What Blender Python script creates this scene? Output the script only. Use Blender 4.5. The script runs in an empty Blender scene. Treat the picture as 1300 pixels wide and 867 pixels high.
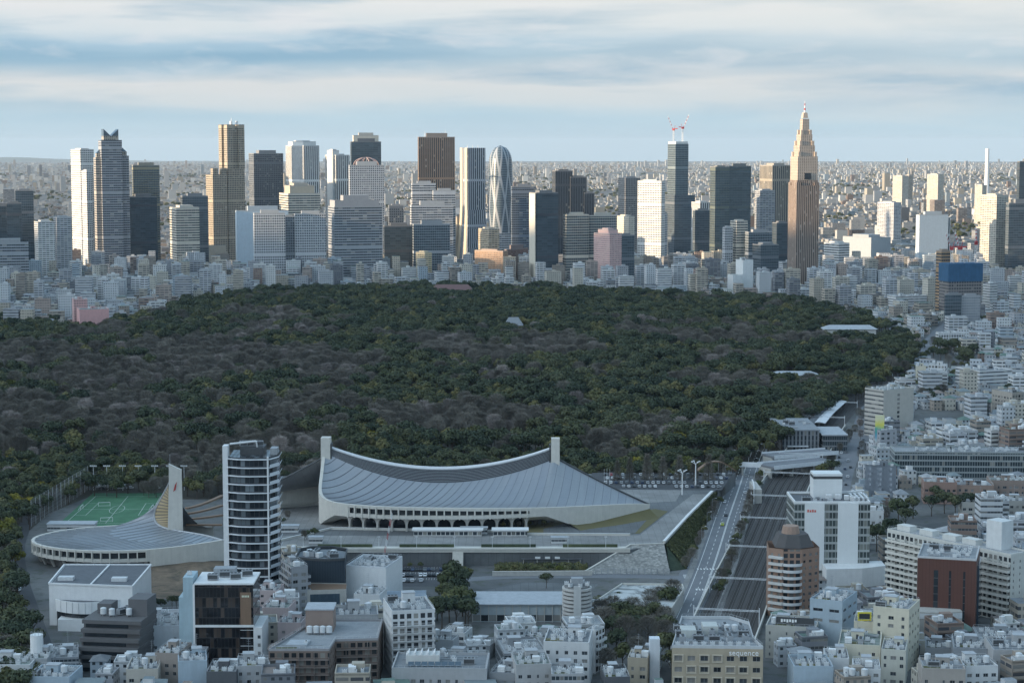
import bpy, bmesh, math, random
import numpy as np
from mathutils import Vector, Matrix, noise
R = math.radians
D = bpy.data
SC = bpy.context.scene
COL = SC.collection
random.seed(7)
rng = np.random.default_rng(11)

# ------------------------------------------------------------------ camera
EYE, PITCH, FOC = 213.0, R(5.6), 2527.8          # metres above the park, downward tilt, focal length in photo pixels
cd = D.cameras.new('camera'); cam = D.objects.new('camera', cd); COL.objects.link(cam)
cam.location = (0, 0, EYE); cam.rotation_euler = (R(90) - PITCH, 0, 0)
cd.lens = 70; cd.sensor_width = 36; cd.clip_start = 1; cd.clip_end = 200000
SC.camera = cam
# ------------------------------------------------------------------ sun, sky, exposure
SUN_EL = R(8.0)
SUN = Vector((-0.94 * math.cos(SUN_EL), -0.34 * math.cos(SUN_EL), math.sin(SUN_EL)))    # towards the sun
sl = D.lights.new('sun', 'SUN'); so = D.objects.new('sun', sl); COL.objects.link(so)
sl.energy = 4.8; sl.angle = R(0.5); sl.color = (1.0, 0.76, 0.50)
so.rotation_euler = SUN.to_track_quat('Z', 'Y').to_euler()
w = D.worlds.new('World'); SC.world = w; w.use_nodes = True
SC.view_settings.view_transform = 'Standard'; SC.view_settings.look = 'None'
SC.view_settings.exposure = 0.85; SC.view_settings.gamma = 1; SC.view_settings.use_curve_mapping = False
SC.cycles.use_denoising = True; SC.cycles.max_bounces = 5; SC.cycles.diffuse_bounces = 2
SC.cycles.glossy_bounces = 2; SC.cycles.transmission_bounces = 2; SC.cycles.volume_bounces = 0
SC.cycles.transparent_max_bounces = 4; SC.cycles.sample_clamp_indirect = 4


class NT:
    """small node-tree writer: values are numbers, tuples or sockets"""
    def __init__(s, tree): s.t = tree; s.n = tree.nodes; s.l = tree.links
    def set(s, sock, v):
        if v is None: return
        if isinstance(v, bpy.types.NodeSocket): s.l.new(v, sock)
        elif isinstance(v, (tuple, list)) and len(v) == 3 and sock.type == 'RGBA': sock.default_value = (*v, 1)
        else: sock.default_value = v
    def node(s, typ, out=0, _in=None, **kw):
        n = s.n.new(typ)
        for k, v in kw.items(): setattr(n, k, v)
        for k, v in (_in or {}).items(): s.set(n.inputs[k], v)
        return n.outputs[out]
    def m(s, op, a, b=None, c=None):
        n = s.n.new('ShaderNodeMath'); n.operation = op
        s.set(n.inputs[0], a); s.set(n.inputs[1], b); s.set(n.inputs[2], c); return n.outputs[0]
    def mix(s, f, a, b, bt='MIX'):
        n = s.n.new('ShaderNodeMix'); n.data_type = 'RGBA'; n.blend_type = bt
        s.set(n.inputs[0], f); s.set(n.inputs[6], a); s.set(n.inputs[7], b); return n.outputs[2]
    def ramp(s, f, stops):
        n = s.n.new('ShaderNodeValToRGB'); e = n.color_ramp.elements
        while len(e) < len(stops): e.new(0.5)
        for q, (p, c) in zip(e, stops):
            q.position = p; q.color = (*c, 1) if isinstance(c, (tuple, list)) else (c, c, c, 1)
        s.set(n.inputs[0], f); return n.outputs[0]
    def noise(s, vec, scale, detail=3, rough=.55, dist=0):
        n = s.n.new('ShaderNodeTexNoise'); s.set(n.inputs['Vector'], vec)
        n.inputs['Scale'].default_value = scale; n.inputs['Detail'].default_value = detail
        n.inputs['Roughness'].default_value = rough; n.inputs['Distortion'].default_value = dist
        return n.outputs[0]
    def xyz(s, v):
        n = s.n.new('ShaderNodeSeparateXYZ'); s.set(n.inputs[0], v); return n.outputs
    def vec(s, x, y, z):
        n = s.n.new('ShaderNodeCombineXYZ')
        for i, v in enumerate((x, y, z)): s.set(n.inputs[i], v)
        return n.outputs[0]


# sky: the Nishita sky with layers of winter cloud over it, all by direction
w.node_tree.nodes.clear()
T = NT(w.node_tree)
gen = T.node('ShaderNodeTexCoord', 'Generated')
dx, dy, dz = T.xyz(gen)
dzc = T.m('MAXIMUM', dz, 0.004)
sky = T.node('ShaderNodeTexSky', 0, {'Vector': T.vec(dx, dy, dzc)}, sky_type='NISHITA', sun_disc=False,
             sun_elevation=SUN_EL, sun_rotation=math.atan2(SUN.x, SUN.y), altitude=200, air_density=1.0, dust_density=0.6, ozone_density=2.2)
def lin(r, g_, b, k=1.0): return tuple(k * (((c + .055) / 1.055) ** 2.4) / 2 ** SC.view_settings.exposure for c in (r, g_, b))
blue = T.mix(0.5, T.mix(1.0, sky, (0.10, 0.10, 0.10), 'MULTIPLY'), (0.20, 0.48, 0.74))
el = T.m('DIVIDE', dzc, T.m('SQRT', T.m('ADD', T.m('MULTIPLY', dx, dx), T.m('MULTIPLY', dy, dy))))     # tan of elevation
az = T.m('ARCTAN2', dx, dy)
n0 = T.noise(T.vec(T.m('MULTIPLY', az, 3.2), T.m('MULTIPLY', el, 22), 2.3), 1.0, 3, .5, .3)
n1 = T.noise(T.vec(T.m('MULTIPLY', az, 7), T.m('MULTIPLY', el, 60), 5.1), 1.0, 5, .5, .25)
n2 = T.noise(T.vec(T.m('MULTIPLY', az, 24), T.m('MULTIPLY', el, 95), 7.7), 1.0, 6, .55, .35)
wel = T.m('ADD', el, T.m('ADD', T.m('MULTIPLY', T.m('SUBTRACT', n0, .5), .030), T.m('MULTIPLY', T.m('SUBTRACT', n1, .5), .020)))
bands = T.ramp(T.m('MULTIPLY', wel, 8.0), [(0.0, lin(.70, .80, .86)), (.10, lin(.74, .84, .89)), (.19, lin(.84, .87, .88)), (.265, lin(.87, .88, .88)), (.34, lin(.65, .77, .84)), (.41, lin(.69, .80, .87)), (.47, lin(.85, .89, .91)), (.56, lin(.91, .92, .92)), (.66, lin(.66, .77, .86)), (.76, lin(.76, .83, .89)), (1, lin(.5, .64, .79))])
puff = T.m('MULTIPLY', T.ramp(n2, [(.5, 0), (.75, .55)]), T.ramp(T.m('MULTIPLY', el, 10), [(.12, 0), (.42, 1)]))
gap = T.m('MULTIPLY', T.ramp(n1, [(.34, .95), (.56, 0)]), T.ramp(T.m('MULTIPLY', el, 10), [(.10, 0), (.3, .8)]))
c1 = T.mix(gap, bands, lin(.54, .70, .80)); c1 = T.mix(puff, c1, lin(.92, .92, .93))
right = T.ramp(T.m('ADD', T.m('MULTIPLY', az, 1.6), .5), [(.3, 0), (.8, .65)]); c1 = T.mix(T.m('MULTIPLY', right, T.ramp(T.m('MULTIPLY', el, 10), [(.3, 0), (.6, 1)])), c1, lin(.91, .92, .91))
high = T.ramp(el, [(.09, 0), (.35, .9)])
glow = T.m('POWER', T.m('MAXIMUM', T.node('ShaderNodeVectorMath', 1, {0: gen, 1: tuple(Vector((SUN.x, SUN.y, .30)).normalized())}, operation='DOT_PRODUCT'), 0.0), 3.0)
fin = T.mix(high, c1, T.mix(T.m('MULTIPLY', n0, .6), blue, lin(.86, .91, .96)))
fin = T.mix(1.0, fin, T.mix(1.0, T.vec(glow, glow, glow), (.92, .97, .98), 'MULTIPLY'), 'ADD')
bg = T.node('ShaderNodeBackground', 0, {'Color': fin, 'Strength': 1.0})
T.l.new(bg, T.node('ShaderNodeOutputWorld', 0) if False else T.n.new('ShaderNodeOutputWorld').inputs[0])

# ------------------------------------------------------------------ photo geometry
CP, SP = math.cos(PITCH), math.sin(PITCH)
def ray(px, py):
    u, v = (px - 650) / FOC, (433.5 - py) / FOC
    return Vector((u, CP + v * SP, -SP + v * CP))
def at(px, py, z=0.0):
    d = ray(px, py); t = (z - EYE) / d.z
    return Vector((d.x * t, d.y * t, z))
def zat(py, Y):                              # height of picture row py at depth Y
    d = ray(650, py); return EYE + d.z / d.y * Y
def xat(px, py, Y):
    d = ray(px, py); return d.x / d.y * Y
def pix(x, y, z):
    v = Vector((x, y, z - EYE)); f = v.y * CP - v.z * SP; u = v.y * SP + v.z * CP
    return 650 + x / f * FOC, 433.5 - u / f * FOC
def drop(d): return -max(0.0, d * d - 4500.0 ** 2) / 1.48e7            # the earth's curve, refraction included

# ------------------------------------------------------------------ objects
def tag(o, label=None, cat=None, group=None, kind=None):
    if label: o['label'] = label
    if cat: o['category'] = cat
    if group: o['group'] = group
    if kind: o['kind'] = kind
    return o
def thing(name, label, cat, loc=(0, 0, 0), rot=0.0, group=None):
    o = D.objects.new(name, None); COL.objects.link(o); o.empty_display_size = 1
    o.location = loc; o.rotation_euler = (0, 0, rot)
    return tag(o, label, cat, group)
def link(name, me, parent=None, loc=None, rot=None):
    o = D.objects.new(name, me); COL.objects.link(o)
    if parent is not None: o.parent = parent
    if loc is not None: o.location = loc
    if rot is not None: o.rotation_euler = (0, 0, rot)
    return o

class MB:
    """collects faces with metre UVs (u along the face, v up) and a colour; build() makes ONE mesh object"""
    def __init__(s): s.v = []; s.f = []; s.uv = []; s.mi = []; s.c = []; s.col = (1, 1, 1); s.mat = 0; s.smooth = False
    def face(s, pts, uv=None, mat=None):
        b = len(s.v); s.v.extend(tuple(p) for p in pts); s.f.append(tuple(range(b, b + len(pts))))
        if uv is None:
            p0 = Vector(pts[0]); n = (Vector(pts[1]) - p0).cross(Vector(pts[2]) - p0)
            if abs(n.z) > 0.7 * n.length: uv = [(p[0], p[1]) for p in pts]
            else:
                t = Vector((-n.y, n.x, 0)); t = t.normalized() if t.length > 1e-9 else Vector((1, 0, 0))
                uv = [((Vector(p) - p0).dot(t), p[2]) for p in pts]
        s.uv.extend(uv); s.mi.append(s.mat if mat is None else mat); s.c.append(s.col)
    def box(s, x0, x1, y0, y1, z0, z1, bottom=False, top=True, mat=None, tmat=None):
        P = [(x0, y0), (x1, y0), (x1, y1), (x0, y1)]
        s.prism(P, z0, z1, bottom, top, mat, tmat)
    def prism(s, P, z0, z1, bottom=False, top=True, mat=None, tmat=None, P2=None):
        n = len(P); Q = P2 or P; u = 0
        for i in range(n):
            a, b, c, d = P[i], P[(i + 1) % n], Q[(i + 1) % n], Q[i]
            L = math.hypot(b[0] - a[0], b[1] - a[1])
            s.face([(a[0], a[1], z0), (b[0], b[1], z0), (c[0], c[1], z1), (d[0], d[1], z1)], [(u, z0), (u + L, z0), (u + L, z1), (u, z1)], mat)
            u += L
        if top: s.face([(p[0], p[1], z1) for p in Q], None, mat if tmat is None else tmat)
        if bottom: s.face([(p[0], p[1], z0) for p in reversed(P)], None, mat)
    def tube(s, a, b, r, n=6, r2=None, cap=True, mat=None):
        a, b = Vector(a), Vector(b); d = (b - a)
        if d.length < 1e-6: return
        d.normalize(); q = d.to_track_quat('Z', 'Y').to_matrix(); r2 = r if r2 is None else r2
        A, B = [], []
        for i in range(n):
            t = 2 * math.pi * i / n; e = q @ Vector((math.cos(t), math.sin(t), 0)); A.append(a + e * r); B.append(b + e * r2)
        for i in range(n): s.face([A[i], A[(i + 1) % n], B[(i + 1) % n], B[i]], None, mat)
        if cap: s.face(B, None, mat); s.face(A[::-1], None, mat)
    def beam(s, a, b, wd, h, mat=None):            # a bar of rectangular section, h measured upwards
        a, b = Vector(a), Vector(b); t = Vector((-(b - a).y, (b - a).x, 0))
        t = t.normalized() * wd / 2 if t.length > 1e-6 else Vector((wd / 2, 0, 0)); k = Vector((0, 0, h))
        p = [a - t, b - t, b + t, a + t]; q = [x + k for x in p]
        for i in range(4): s.face([p[i], p[(i + 1) % 4], q[(i + 1) % 4], q[i]], None, mat)
        s.face(q, None, mat); s.face(p[::-1], None, mat)
    def grid(s, F, nu, nv, mat=None, uvs=None):
        V = [[Vector(F(i / nu, j / nv)) for j in range(nv + 1)] for i in range(nu + 1)]
        for i in range(nu):
            for j in range(nv):
                uv = None
                if uvs: uv = [(a / nu * uvs[0], b / nv * uvs[1]) for a, b in ((i, j), (i + 1, j), (i + 1, j + 1), (i, j + 1))]
                s.face([V[i][j], V[i + 1][j], V[i + 1][j + 1], V[i][j + 1]], uv, mat)
    def mesh(s, name, mats, weld=False):
        me = D.meshes.new(name); me.from_pydata(s.v, [], s.f)
        uvl = me.uv_layers.new(name='UVMap'); uvl.data.foreach_set('uv', np.array(s.uv, np.float32).ravel())
        ca = me.attributes.new('Col', 'FLOAT_COLOR', 'FACE')
        cc = np.ones((len(s.c), 4), np.float32); cc[:, :3] = np.array(s.c, np.float32).reshape(-1, 3); ca.data.foreach_set('color', cc.ravel())
        for m in mats if isinstance(mats, (list, tuple)) else [mats]: me.materials.append(m)
        me.polygons.foreach_set('material_index', np.array(s.mi, np.int32))
        if weld or s.smooth:
            b = bmesh.new(); b.from_mesh(me); bmesh.ops.remove_doubles(b, verts=b.verts, dist=0.004); b.to_mesh(me); b.free()
        if s.smooth: me.polygons.foreach_set('use_smooth', np.ones(len(me.polygons), bool))
        me.update(); return me
    def build(s, name, mats, parent=None, loc=None, rot=None, weld=False):
        return link(name, s.mesh(name, mats, weld), parent, loc, rot)

def rect(cx, cy, wd, dp, a=0.0):
    c, q = math.cos(a), math.sin(a)
    return [(cx + x * c - y * q, cy + x * q + y * c) for x, y in ((-wd / 2, -dp / 2), (wd / 2, -dp / 2), (wd / 2, dp / 2), (-wd / 2, dp / 2))]

# ------------------------------------------------------------------ materials
def newmat(name):
    m = D.materials.new(name); m.use_nodes = True; m.node_tree.nodes.clear()
    t = NT(m.node_tree); b = t.n.new('ShaderNodeBsdfPrincipled'); o = t.n.new('ShaderNodeOutputMaterial'); t.l.new(b.outputs[0], o.inputs[0])
    return m, t, b
def plain(name, col, rough=.7, metal=0.0, var=.18, scale=.35, spec=.4):
    m, t, b = newmat(name)
    p = t.node('ShaderNodeTexCoord', 'Object')
    f = t.noise(p, scale, 5, .65); px_, py_, pz_ = t.xyz(p)
    f = t.m('ADD', t.m('MULTIPLY', f, .6), t.m('MULTIPLY', t.noise(t.vec(t.m('MULTIPLY', px_, .9), t.m('MULTIPLY', py_, .9), t.m('MULTIPLY', pz_, .07)), 1.0, 4, .6), .4))
    c = t.mix(t.ramp(f, [(.32, 0), (.7, 1)]), tuple(x * (1 - var) for x in col), tuple(min(1, x * (1 + var * .6)) for x in col))
    t.set(b.inputs['Base Color'], c); b.inputs['Roughness'].default_value = rough; b.inputs['Metallic'].default_value = metal
    b.inputs['Specular IOR Level'].default_value = spec
    return m
def facade(name, wall=None, glass=(.035, .045, .055), pu=3.2, pv=3.3, fu=.55, fv=.5, rough=.75, grough=.12, lit=.18, streak=.25, bump=.35, mull=0, litcol=(.32, .31, .28), gmetal=0.0, plant=0):
    """wall with a grid of windows, from the metre UVs; fu/fv = window share of a bay/storey (1 = unbroken ribbon)"""
    m, t, b = newmat(name)
    uv = t.node('ShaderNodeUVMap', 0, uv_map='UVMap'); u, v, _ = t.xyz(uv)
    base = t.node('ShaderNodeAttribute', 'Color', attribute_name='Col') if wall is None else wall
    P = t.node('ShaderNodeTexCoord', 'Object')
    dirt = t.noise(t.vec(t.m('MULTIPLY', u, .5), t.m('MULTIPLY', v, .06), 0), 1.0, 4, .6)
    dirt2 = t.noise(P, .11, 3)
    shade = t.m('ADD', 1 - streak, t.m('MULTIPLY', t.m('ADD', dirt, dirt2), streak))
    wc = t.mix(1.0, base, t.vec(shade, shade, t.m('ADD', shade, .01)), 'MULTIPLY')
    a = t.m('DIVIDE', u, pu); c = t.m('DIVIDE', v, pv)
    fa, fc = t.m('FRACT', a), t.m('FRACT', c)
    def band(x, f): return 1.0 if f >= 1 else t.m('LESS_THAN', t.m('ABSOLUTE', t.m('SUBTRACT', x, .5)), f / 2)
    mk = t.m('MULTIPLY', band(fa, fu), band(fc, fv))
    if plant: mk = t.m('MULTIPLY', mk, t.m('GREATER_THAN', t.m('FRACT', t.m('DIVIDE', t.m('ADD', t.m('FLOOR', c), 5.5), plant)), 1.3 / plant))
    rnd = t.node('ShaderNodeTexWhiteNoise', 0, {'Vector': t.vec(t.m('FLOOR', a), t.m('FLOOR', c), 3.3)}, noise_dimensions='3D')
    rn2 = t.noise(t.vec(t.m('FLOOR', t.m('MULTIPLY', a, .34)), t.m('FLOOR', c), 1.7), 1.9, 1)
    gl = t.mix(t.m('MULTIPLY', t.m('GREATER_THAN', rnd, 1 - lit), t.m('ADD', .35, t.m('MULTIPLY', rn2, .6))), tuple(x for x in glass), litcol)
    gl = t.mix(1.0, gl, t.mix(rn2, (.35, .35, .35), (1.7, 1.7, 1.7)), 'MULTIPLY')
    if mull:
        mm = t.m('LESS_THAN', t.m('ABSOLUTE', t.m('SUBTRACT', t.m('FRACT', t.m('MULTIPLY', a, mull)), .5)), .44)
        gl = t.mix(mm, (.22, .23, .24), gl)
    t.set(b.inputs['Base Color'], t.mix(mk, wc, gl))
    t.set(b.inputs['Roughness'], t.m('ADD', rough, t.m('MULTIPLY', mk, grough - rough)))
    if gmetal: t.set(b.inputs['Metallic'], t.m('MULTIPLY', mk, gmetal))
    t.set(b.inputs['Specular IOR Level'], t.m('ADD', .3, t.m('MULTIPLY', mk, .35)))
    bp = t.n.new('ShaderNodeBump'); bp.inputs['Strength'].default_value = bump; bp.inputs['Distance'].default_value = .25
    t.set(bp.inputs['Height'], t.m('SUBTRACT', 1, mk)); t.l.new(bp.outputs[0], b.inputs['Normal'])
    return m
def colmat(name, rough=.8, var=.2, scale=.3):          # plain surface in the face's own colour
    m, t, b = newmat(name)
    base = t.node('ShaderNodeAttribute', 'Color', attribute_name='Col'); P = t.node('ShaderNodeTexCoord', 'Object')
    px_, py_, pz_ = t.xyz(P); f = t.m('ADD', t.m('MULTIPLY', t.noise(P, scale, 5, .65), .6), t.m('MULTIPLY', t.noise(t.vec(t.m('MULTIPLY', px_, .8), t.m('MULTIPLY', py_, .8), t.m('MULTIPLY', pz_, .06)), 1.0, 4, .6), .4))
    f = t.m('ADD', 1 - var * 1.3, t.m('MULTIPLY', f, 2.6 * var))
    t.set(b.inputs['Base Color'], t.mix(1.0, base, t.vec(f, f, f), 'MULTIPLY')); b.inputs['Roughness'].default_value = rough
    return m

M = {}
M['concrete'] = plain('concrete', (.46, .45, .42), .8)
M['pale_concrete'] = plain('pale_concrete', (.60, .58, .53), .8, var=.12)
M['dark_concrete'] = plain('dark_concrete', (.2, .2, .2), .85)
M['white'] = plain('white_paint', (.74, .75, .75), .55, var=.1)
M['white_metal'] = plain('white_metal', (.7, .72, .74), .45, var=.12)
M['steel'] = plain('steel', (.38, .4, .42), .45, .3)
M['dark_steel'] = plain('dark_steel', (.08, .085, .09), .5, .2)
M['roof_grey'] = plain('roof_grey', (.26, .28, .30), .85, var=.22)
M['roof_pale'] = plain('roof_pale', (.40, .43, .46), .8, var=.2)
M['roof_dark'] = plain('roof_dark', (.13, .14, .155), .8, var=.25)
M['roof_green'] = plain('roof_green', (.16, .27, .22), .8, var=.25)
M['glass'] = plain('dark_glass', (.025, .032, .04), .08, 0, var=.3, spec=.8)
M['blue_glass'] = plain('blue_glass', (.06, .09, .12), .1, 0, var=.3, spec=.8)
M['unit'] = plain('unit_white', (.62, .64, .65), .5, var=.15, scale=1.5)
M['unit_grey'] = plain('unit_grey', (.32, .34, .36), .55, var=.2, scale=1.5)
M['red_metal'] = plain('red_metal', (.45, .06, .06), .5)
M['wood_brown'] = plain('brown_panel', (.23, .15, .10), .6)
M['rubber'] = plain('rubber', (.02, .02, .02), .9)
M['timber'] = plain('bark', (.085, .065, .05), .95)
M['any'] = colmat('painted_surface')
M['anyroof'] = colmat('roof_surface', .85, .42, .22)
# window grids in each face's own wall colour
M['punched'] = facade('punched_windows', None, pu=2.9, pv=3.1, fu=.44, fv=.40, glass=(.06, .07, .08), lit=.35)
M['stone_sunlit'] = facade('stone_sunlit', None, pu=2.9, pv=4, fu=.22, fv=.8, lit=0, glass=(.09, .08, .07))  # paler facade for the spire tiers whose sunlight is painted in
M['ribbon'] = facade('ribbon_windows', None, pu=3.6, pv=3.2, fu=1, fv=.34, mull=2, lit=.4, glass=(.075, .085, .095))
M['balcony'] = facade('balcony_bands', None, pu=5.6, pv=3.0, fu=.86, fv=.46, glass=(.085, .09, .10), lit=.4)
M['curtain'] = facade('curtain_glazing', None, pu=1.6, pv=3.8, fu=.86, fv=.72, lit=.12, glass=(.04, .055, .065))
M['fins'] = facade('vertical_fins', None, pu=2.6, pv=3.6, fu=.48, fv=.9, lit=.1)
M['tower_grid'] = facade('tower_grid', None, pu=3.4, pv=3.9, fu=.62, fv=.55, lit=.06, plant=17)
M['tower_ribbon'] = facade('tower_ribbon', None, pu=6.4, pv=4.0, fu=.95, fv=.48, lit=.1, mull=2, plant=19)
M['tower_fins'] = facade('tower_fins', None, pu=4.2, pv=4.0, fu=.5, fv=1, lit=.03, plant=21)
M['tower_glass'] = facade('tower_glass', None, pu=3.0, pv=4.0, fu=.9, fv=.8, lit=0, plant=16, glass=(.085, .115, .135), grough=.1, gmetal=.35)
# a window pane of its own: curtains differ from object to object
m_, t_, b_ = newmat('window_pane')
rn_ = t_.node('ShaderNodeObjectInfo', 'Random'); P_ = t_.node('ShaderNodeTexCoord', 'Object')
cu_ = t_.m('GREATER_THAN', t_.m('FRACT', t_.m('MULTIPLY', rn_, 7.31)), .62)
wv_ = t_.noise(t_.vec(t_.m('MULTIPLY', t_.xyz(P_)[0], 9), rn_, 0), 1.0, 2)
cc_ = t_.mix(wv_, (.14, .14, .135), (.36, .35, .33))
t_.set(b_.inputs['Base Color'], t_.mix(cu_, t_.mix(rn_, (.014, .018, .022), (.06, .07, .08)), cc_))
b_.inputs['Roughness'].default_value = .12; b_.inputs['Specular IOR Level'].default_value = .7
M['pane'] = m_
# ================================================================== LAND
def ground_mat():
    m, t, b = newmat('town_ground')
    P = t.node('ShaderNodeTexCoord', 'Object')
    f = t.noise(P, .012, 6, .65); g = t.noise(P, .15, 4, .6)
    c = t.mix(t.ramp(f, [(.35, 0), (.65, 1)]), (.07, .075, .08), (.17, .17, .165))
    c = t.mix(t.ramp(g, [(.5, 0), (.68, .8)]), c, (.06, .07, .05))
    t.set(b.inputs['Base Color'], c); b.inputs['Roughness'].default_value = .9; return m
M['ground'] = ground_mat()
mb = MB()
radii = [0, 600, 1200, 2000, 3000, 4500, 6000, 8000, 11000, 15000, 20000, 26000, 34000, 44000, 56000, 70000]
NS = 72
for i in range(len(radii) - 1):
    for k in range(NS):
        a0, a1 = 2 * math.pi * k / NS, 2 * math.pi * (k + 1) / NS
        pts = [(r * math.cos(a), r * math.sin(a), drop(r)) for r, a in ((radii[i], a0), (radii[i + 1], a0), (radii[i + 1], a1), (radii[i], a1))]
        if i == 0: pts = [pts[0], pts[1], pts[2]]
        mb.face(pts)
tag(mb.build('ground', M['ground'], weld=True), kind='structure')

# distant mountain range, low and blue beyond the plain
M['hill'] = plain('wooded_hill', (.06, .08, .06), .95, scale=.0006)
mb = MB(); NX, NY = 110, 5
def hill(u, v):
    a = R(-34 + 68 * u); r = 52000 + 9000 * v
    prof = .55 * noise.noise((u * 9, 1.3, 0)) + .3 * noise.noise((u * 24, 5.1, 0)) + .16 * noise.noise((u * 60, 9.1, v))
    h = (-60 + 520 * max(0, 1 - u * 2.2) + 120 * prof) * math.sin(math.pi * min(1, v * .9 + .02)) ** .8
    return (r * math.sin(a), r * math.cos(a), drop(r) - 20 + max(0, h))
mb.smooth = True; mb.grid(hill, NX, NY)
tag(mb.build('hills', M['hill']), kind='structure')

# unseen cloud bank added in the south west to shade the near town
m_, t_, b_ = newmat('shade_cloud'); b_.inputs['Base Color'].default_value = (.8, .8, .8, 1); b_.inputs['Roughness'].default_value = 1
mb = MB(); mb.smooth = True
CX0, CX1, CY0, CY1 = -7600, -2300, -5200, 1600
def edge(x, y):
    n = noise.noise((x / 900, y / 900, 3.1)) * 330 + noise.noise((x / 260, y / 260, 7.7)) * 120
    return n
def cl_pt(u, v, sgn):
    x = CX0 + (CX1 - CX0) * u; y = CY0 + (CY1 - CY0) * v
    k = min(u, 1 - u, v, 1 - v) * 2; th = (k ** .45) * (70 + 50 * noise.noise((x / 500, y / 500, 0)))
    if v > .55: y += edge(x, 0) * (v - .55) / .45
    return (x, y, 660 + sgn * th + (30 * noise.noise((x / 220, y / 220, 4)) if 0 < k else 0))
mb.grid(lambda u, v: cl_pt(u, v, 1), 70, 80); mb.grid(lambda u, v: cl_pt(u, 1 - v, -1), 70, 80)
tag(mb.build('shade_cloud', m_), kind='structure')

# haze: one closed box of even thin air
m_ = D.materials.new('haze'); m_.use_nodes = True; nt_ = m_.node_tree; nt_.nodes.clear()
pv = nt_.nodes.new('ShaderNodeVolumePrincipled'); pv.inputs['Color'].default_value = (.62, .78, .94, 1)
pv.inputs['Density'].default_value = 1.4e-5; pv.inputs['Anisotropy'].default_value = .0
nt_.links.new(pv.outputs[0], nt_.nodes.new('ShaderNodeOutputMaterial').inputs['Volume'])
mb = MB(); mb.box(-62000, 62000, -3000, 75000, -420, 480, bottom=True)
HZ = tag(mb.build('haze', m_), kind='stuff')

# ------------------------------------------------------------------ sheets: roads, paths, yards
def asphalt(name, col, spots=.5):
    m, t, b = newmat(name); P = t.node('ShaderNodeTexCoord', 'Object')
    f = t.noise(P, .08, 5, .65); g = t.noise(P, 1.4, 3, .6)
    c = t.mix(f, tuple(x * .7 for x in col), tuple(x * 1.35 for x in col)); c = t.mix(t.m('MULTIPLY', g, .35), c, tuple(x * 1.6 for x in col))
    t.set(b.inputs['Base Color'], c); b.inputs['Roughness'].default_value = .85; return m
def slabs(name, col):                     # paving: large stained slabs with open joints
    m, t, b = newmat(name); P = t.node('ShaderNodeTexCoord', 'Object'); x, y, _ = t.xyz(P)
    f = t.noise(P, .05, 6, .7); g_ = t.noise(P, .6, 4, .6); rn = t.node('ShaderNodeTexWhiteNoise', 0, {'Vector': t.vec(t.m('FLOOR', t.m('DIVIDE', x, 4.0)), t.m('FLOOR', t.m('DIVIDE', y, 4.0)), 0)}, noise_dimensions='3D')
    j = t.m('MAXIMUM', t.m('LESS_THAN', t.m('FRACT', t.m('DIVIDE', x, 4.0)), .05), t.m('LESS_THAN', t.m('FRACT', t.m('DIVIDE', y, 4.0)), .05))
    c = t.mix(t.ramp(f, [(.33, 0), (.68, 1)]), tuple(v * .62 for v in col), tuple(v * 1.3 for v in col)); c = t.mix(t.m('MULTIPLY', rn, .25), c, tuple(v * .6 for v in col)); c = t.mix(t.m('MULTIPLY', g_, .3), c, tuple(v * 1.3 for v in col))
    t.set(b.inputs['Base Color'], t.mix(t.m('MULTIPLY', j, .6), c, tuple(v * .4 for v in col))); b.inputs['Roughness'].default_value = .8; return m
M['asphalt'] = asphalt('asphalt', (.055, .057, .062)); M['road'] = asphalt('road_asphalt', (.15, .157, .17))
M['paving'] = slabs('paving', (.24, .24, .235)); M['paving_dark'] = slabs('paving_dark', (.13, .138, .142))
M['ballast'] = asphalt('ballast', (.055, .05, .047)); M['earth'] = asphalt('bare_earth', (.15, .105, .07))
def earth_patch():
    m, t, b = newmat('patchy_earth'); P = t.node('ShaderNodeTexCoord', 'Object'); f = t.noise(P, .07, 6, .7, 1.0); q = t.noise(P, .25, 5, .7)
    c = t.mix(t.ramp(f, [(.36, 0), (.6, 1)]), (.075, .062, .045), (.20, .145, .10)); c = t.mix(t.ramp(q, [(.55, 0), (.7, .9)]), c, (.06, .06, .03))
    t.set(b.inputs['Base Color'], c); b.inputs['Roughness'].default_value = .95; return m
M['patchy'] = earth_patch()
M['lawn'] = asphalt('winter_lawn', (.12, .105, .045)); M['marking'] = plain('road_paint', (.72, .72, .7), .7)
def sheet(name, P, z, mat, thick=.5, kind='structure'):
    b = MB(); b.prism([(p[0], p[1]) for p in P], z - thick, z); 
    return tag(b.build(name, M[mat] if isinstance(mat, str) else mat), kind=kind)
def ccw(P):
    a = sum(P[i][0] * P[(i + 1) % len(P)][1] - P[(i + 1) % len(P)][0] * P[i][1] for i in range(len(P)))
    return P if a > 0 else P[::-1]
def px_poly(L, z=0.0): return ccw([at(x, y, z).to_2d().to_tuple() for x, y in L])

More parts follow.
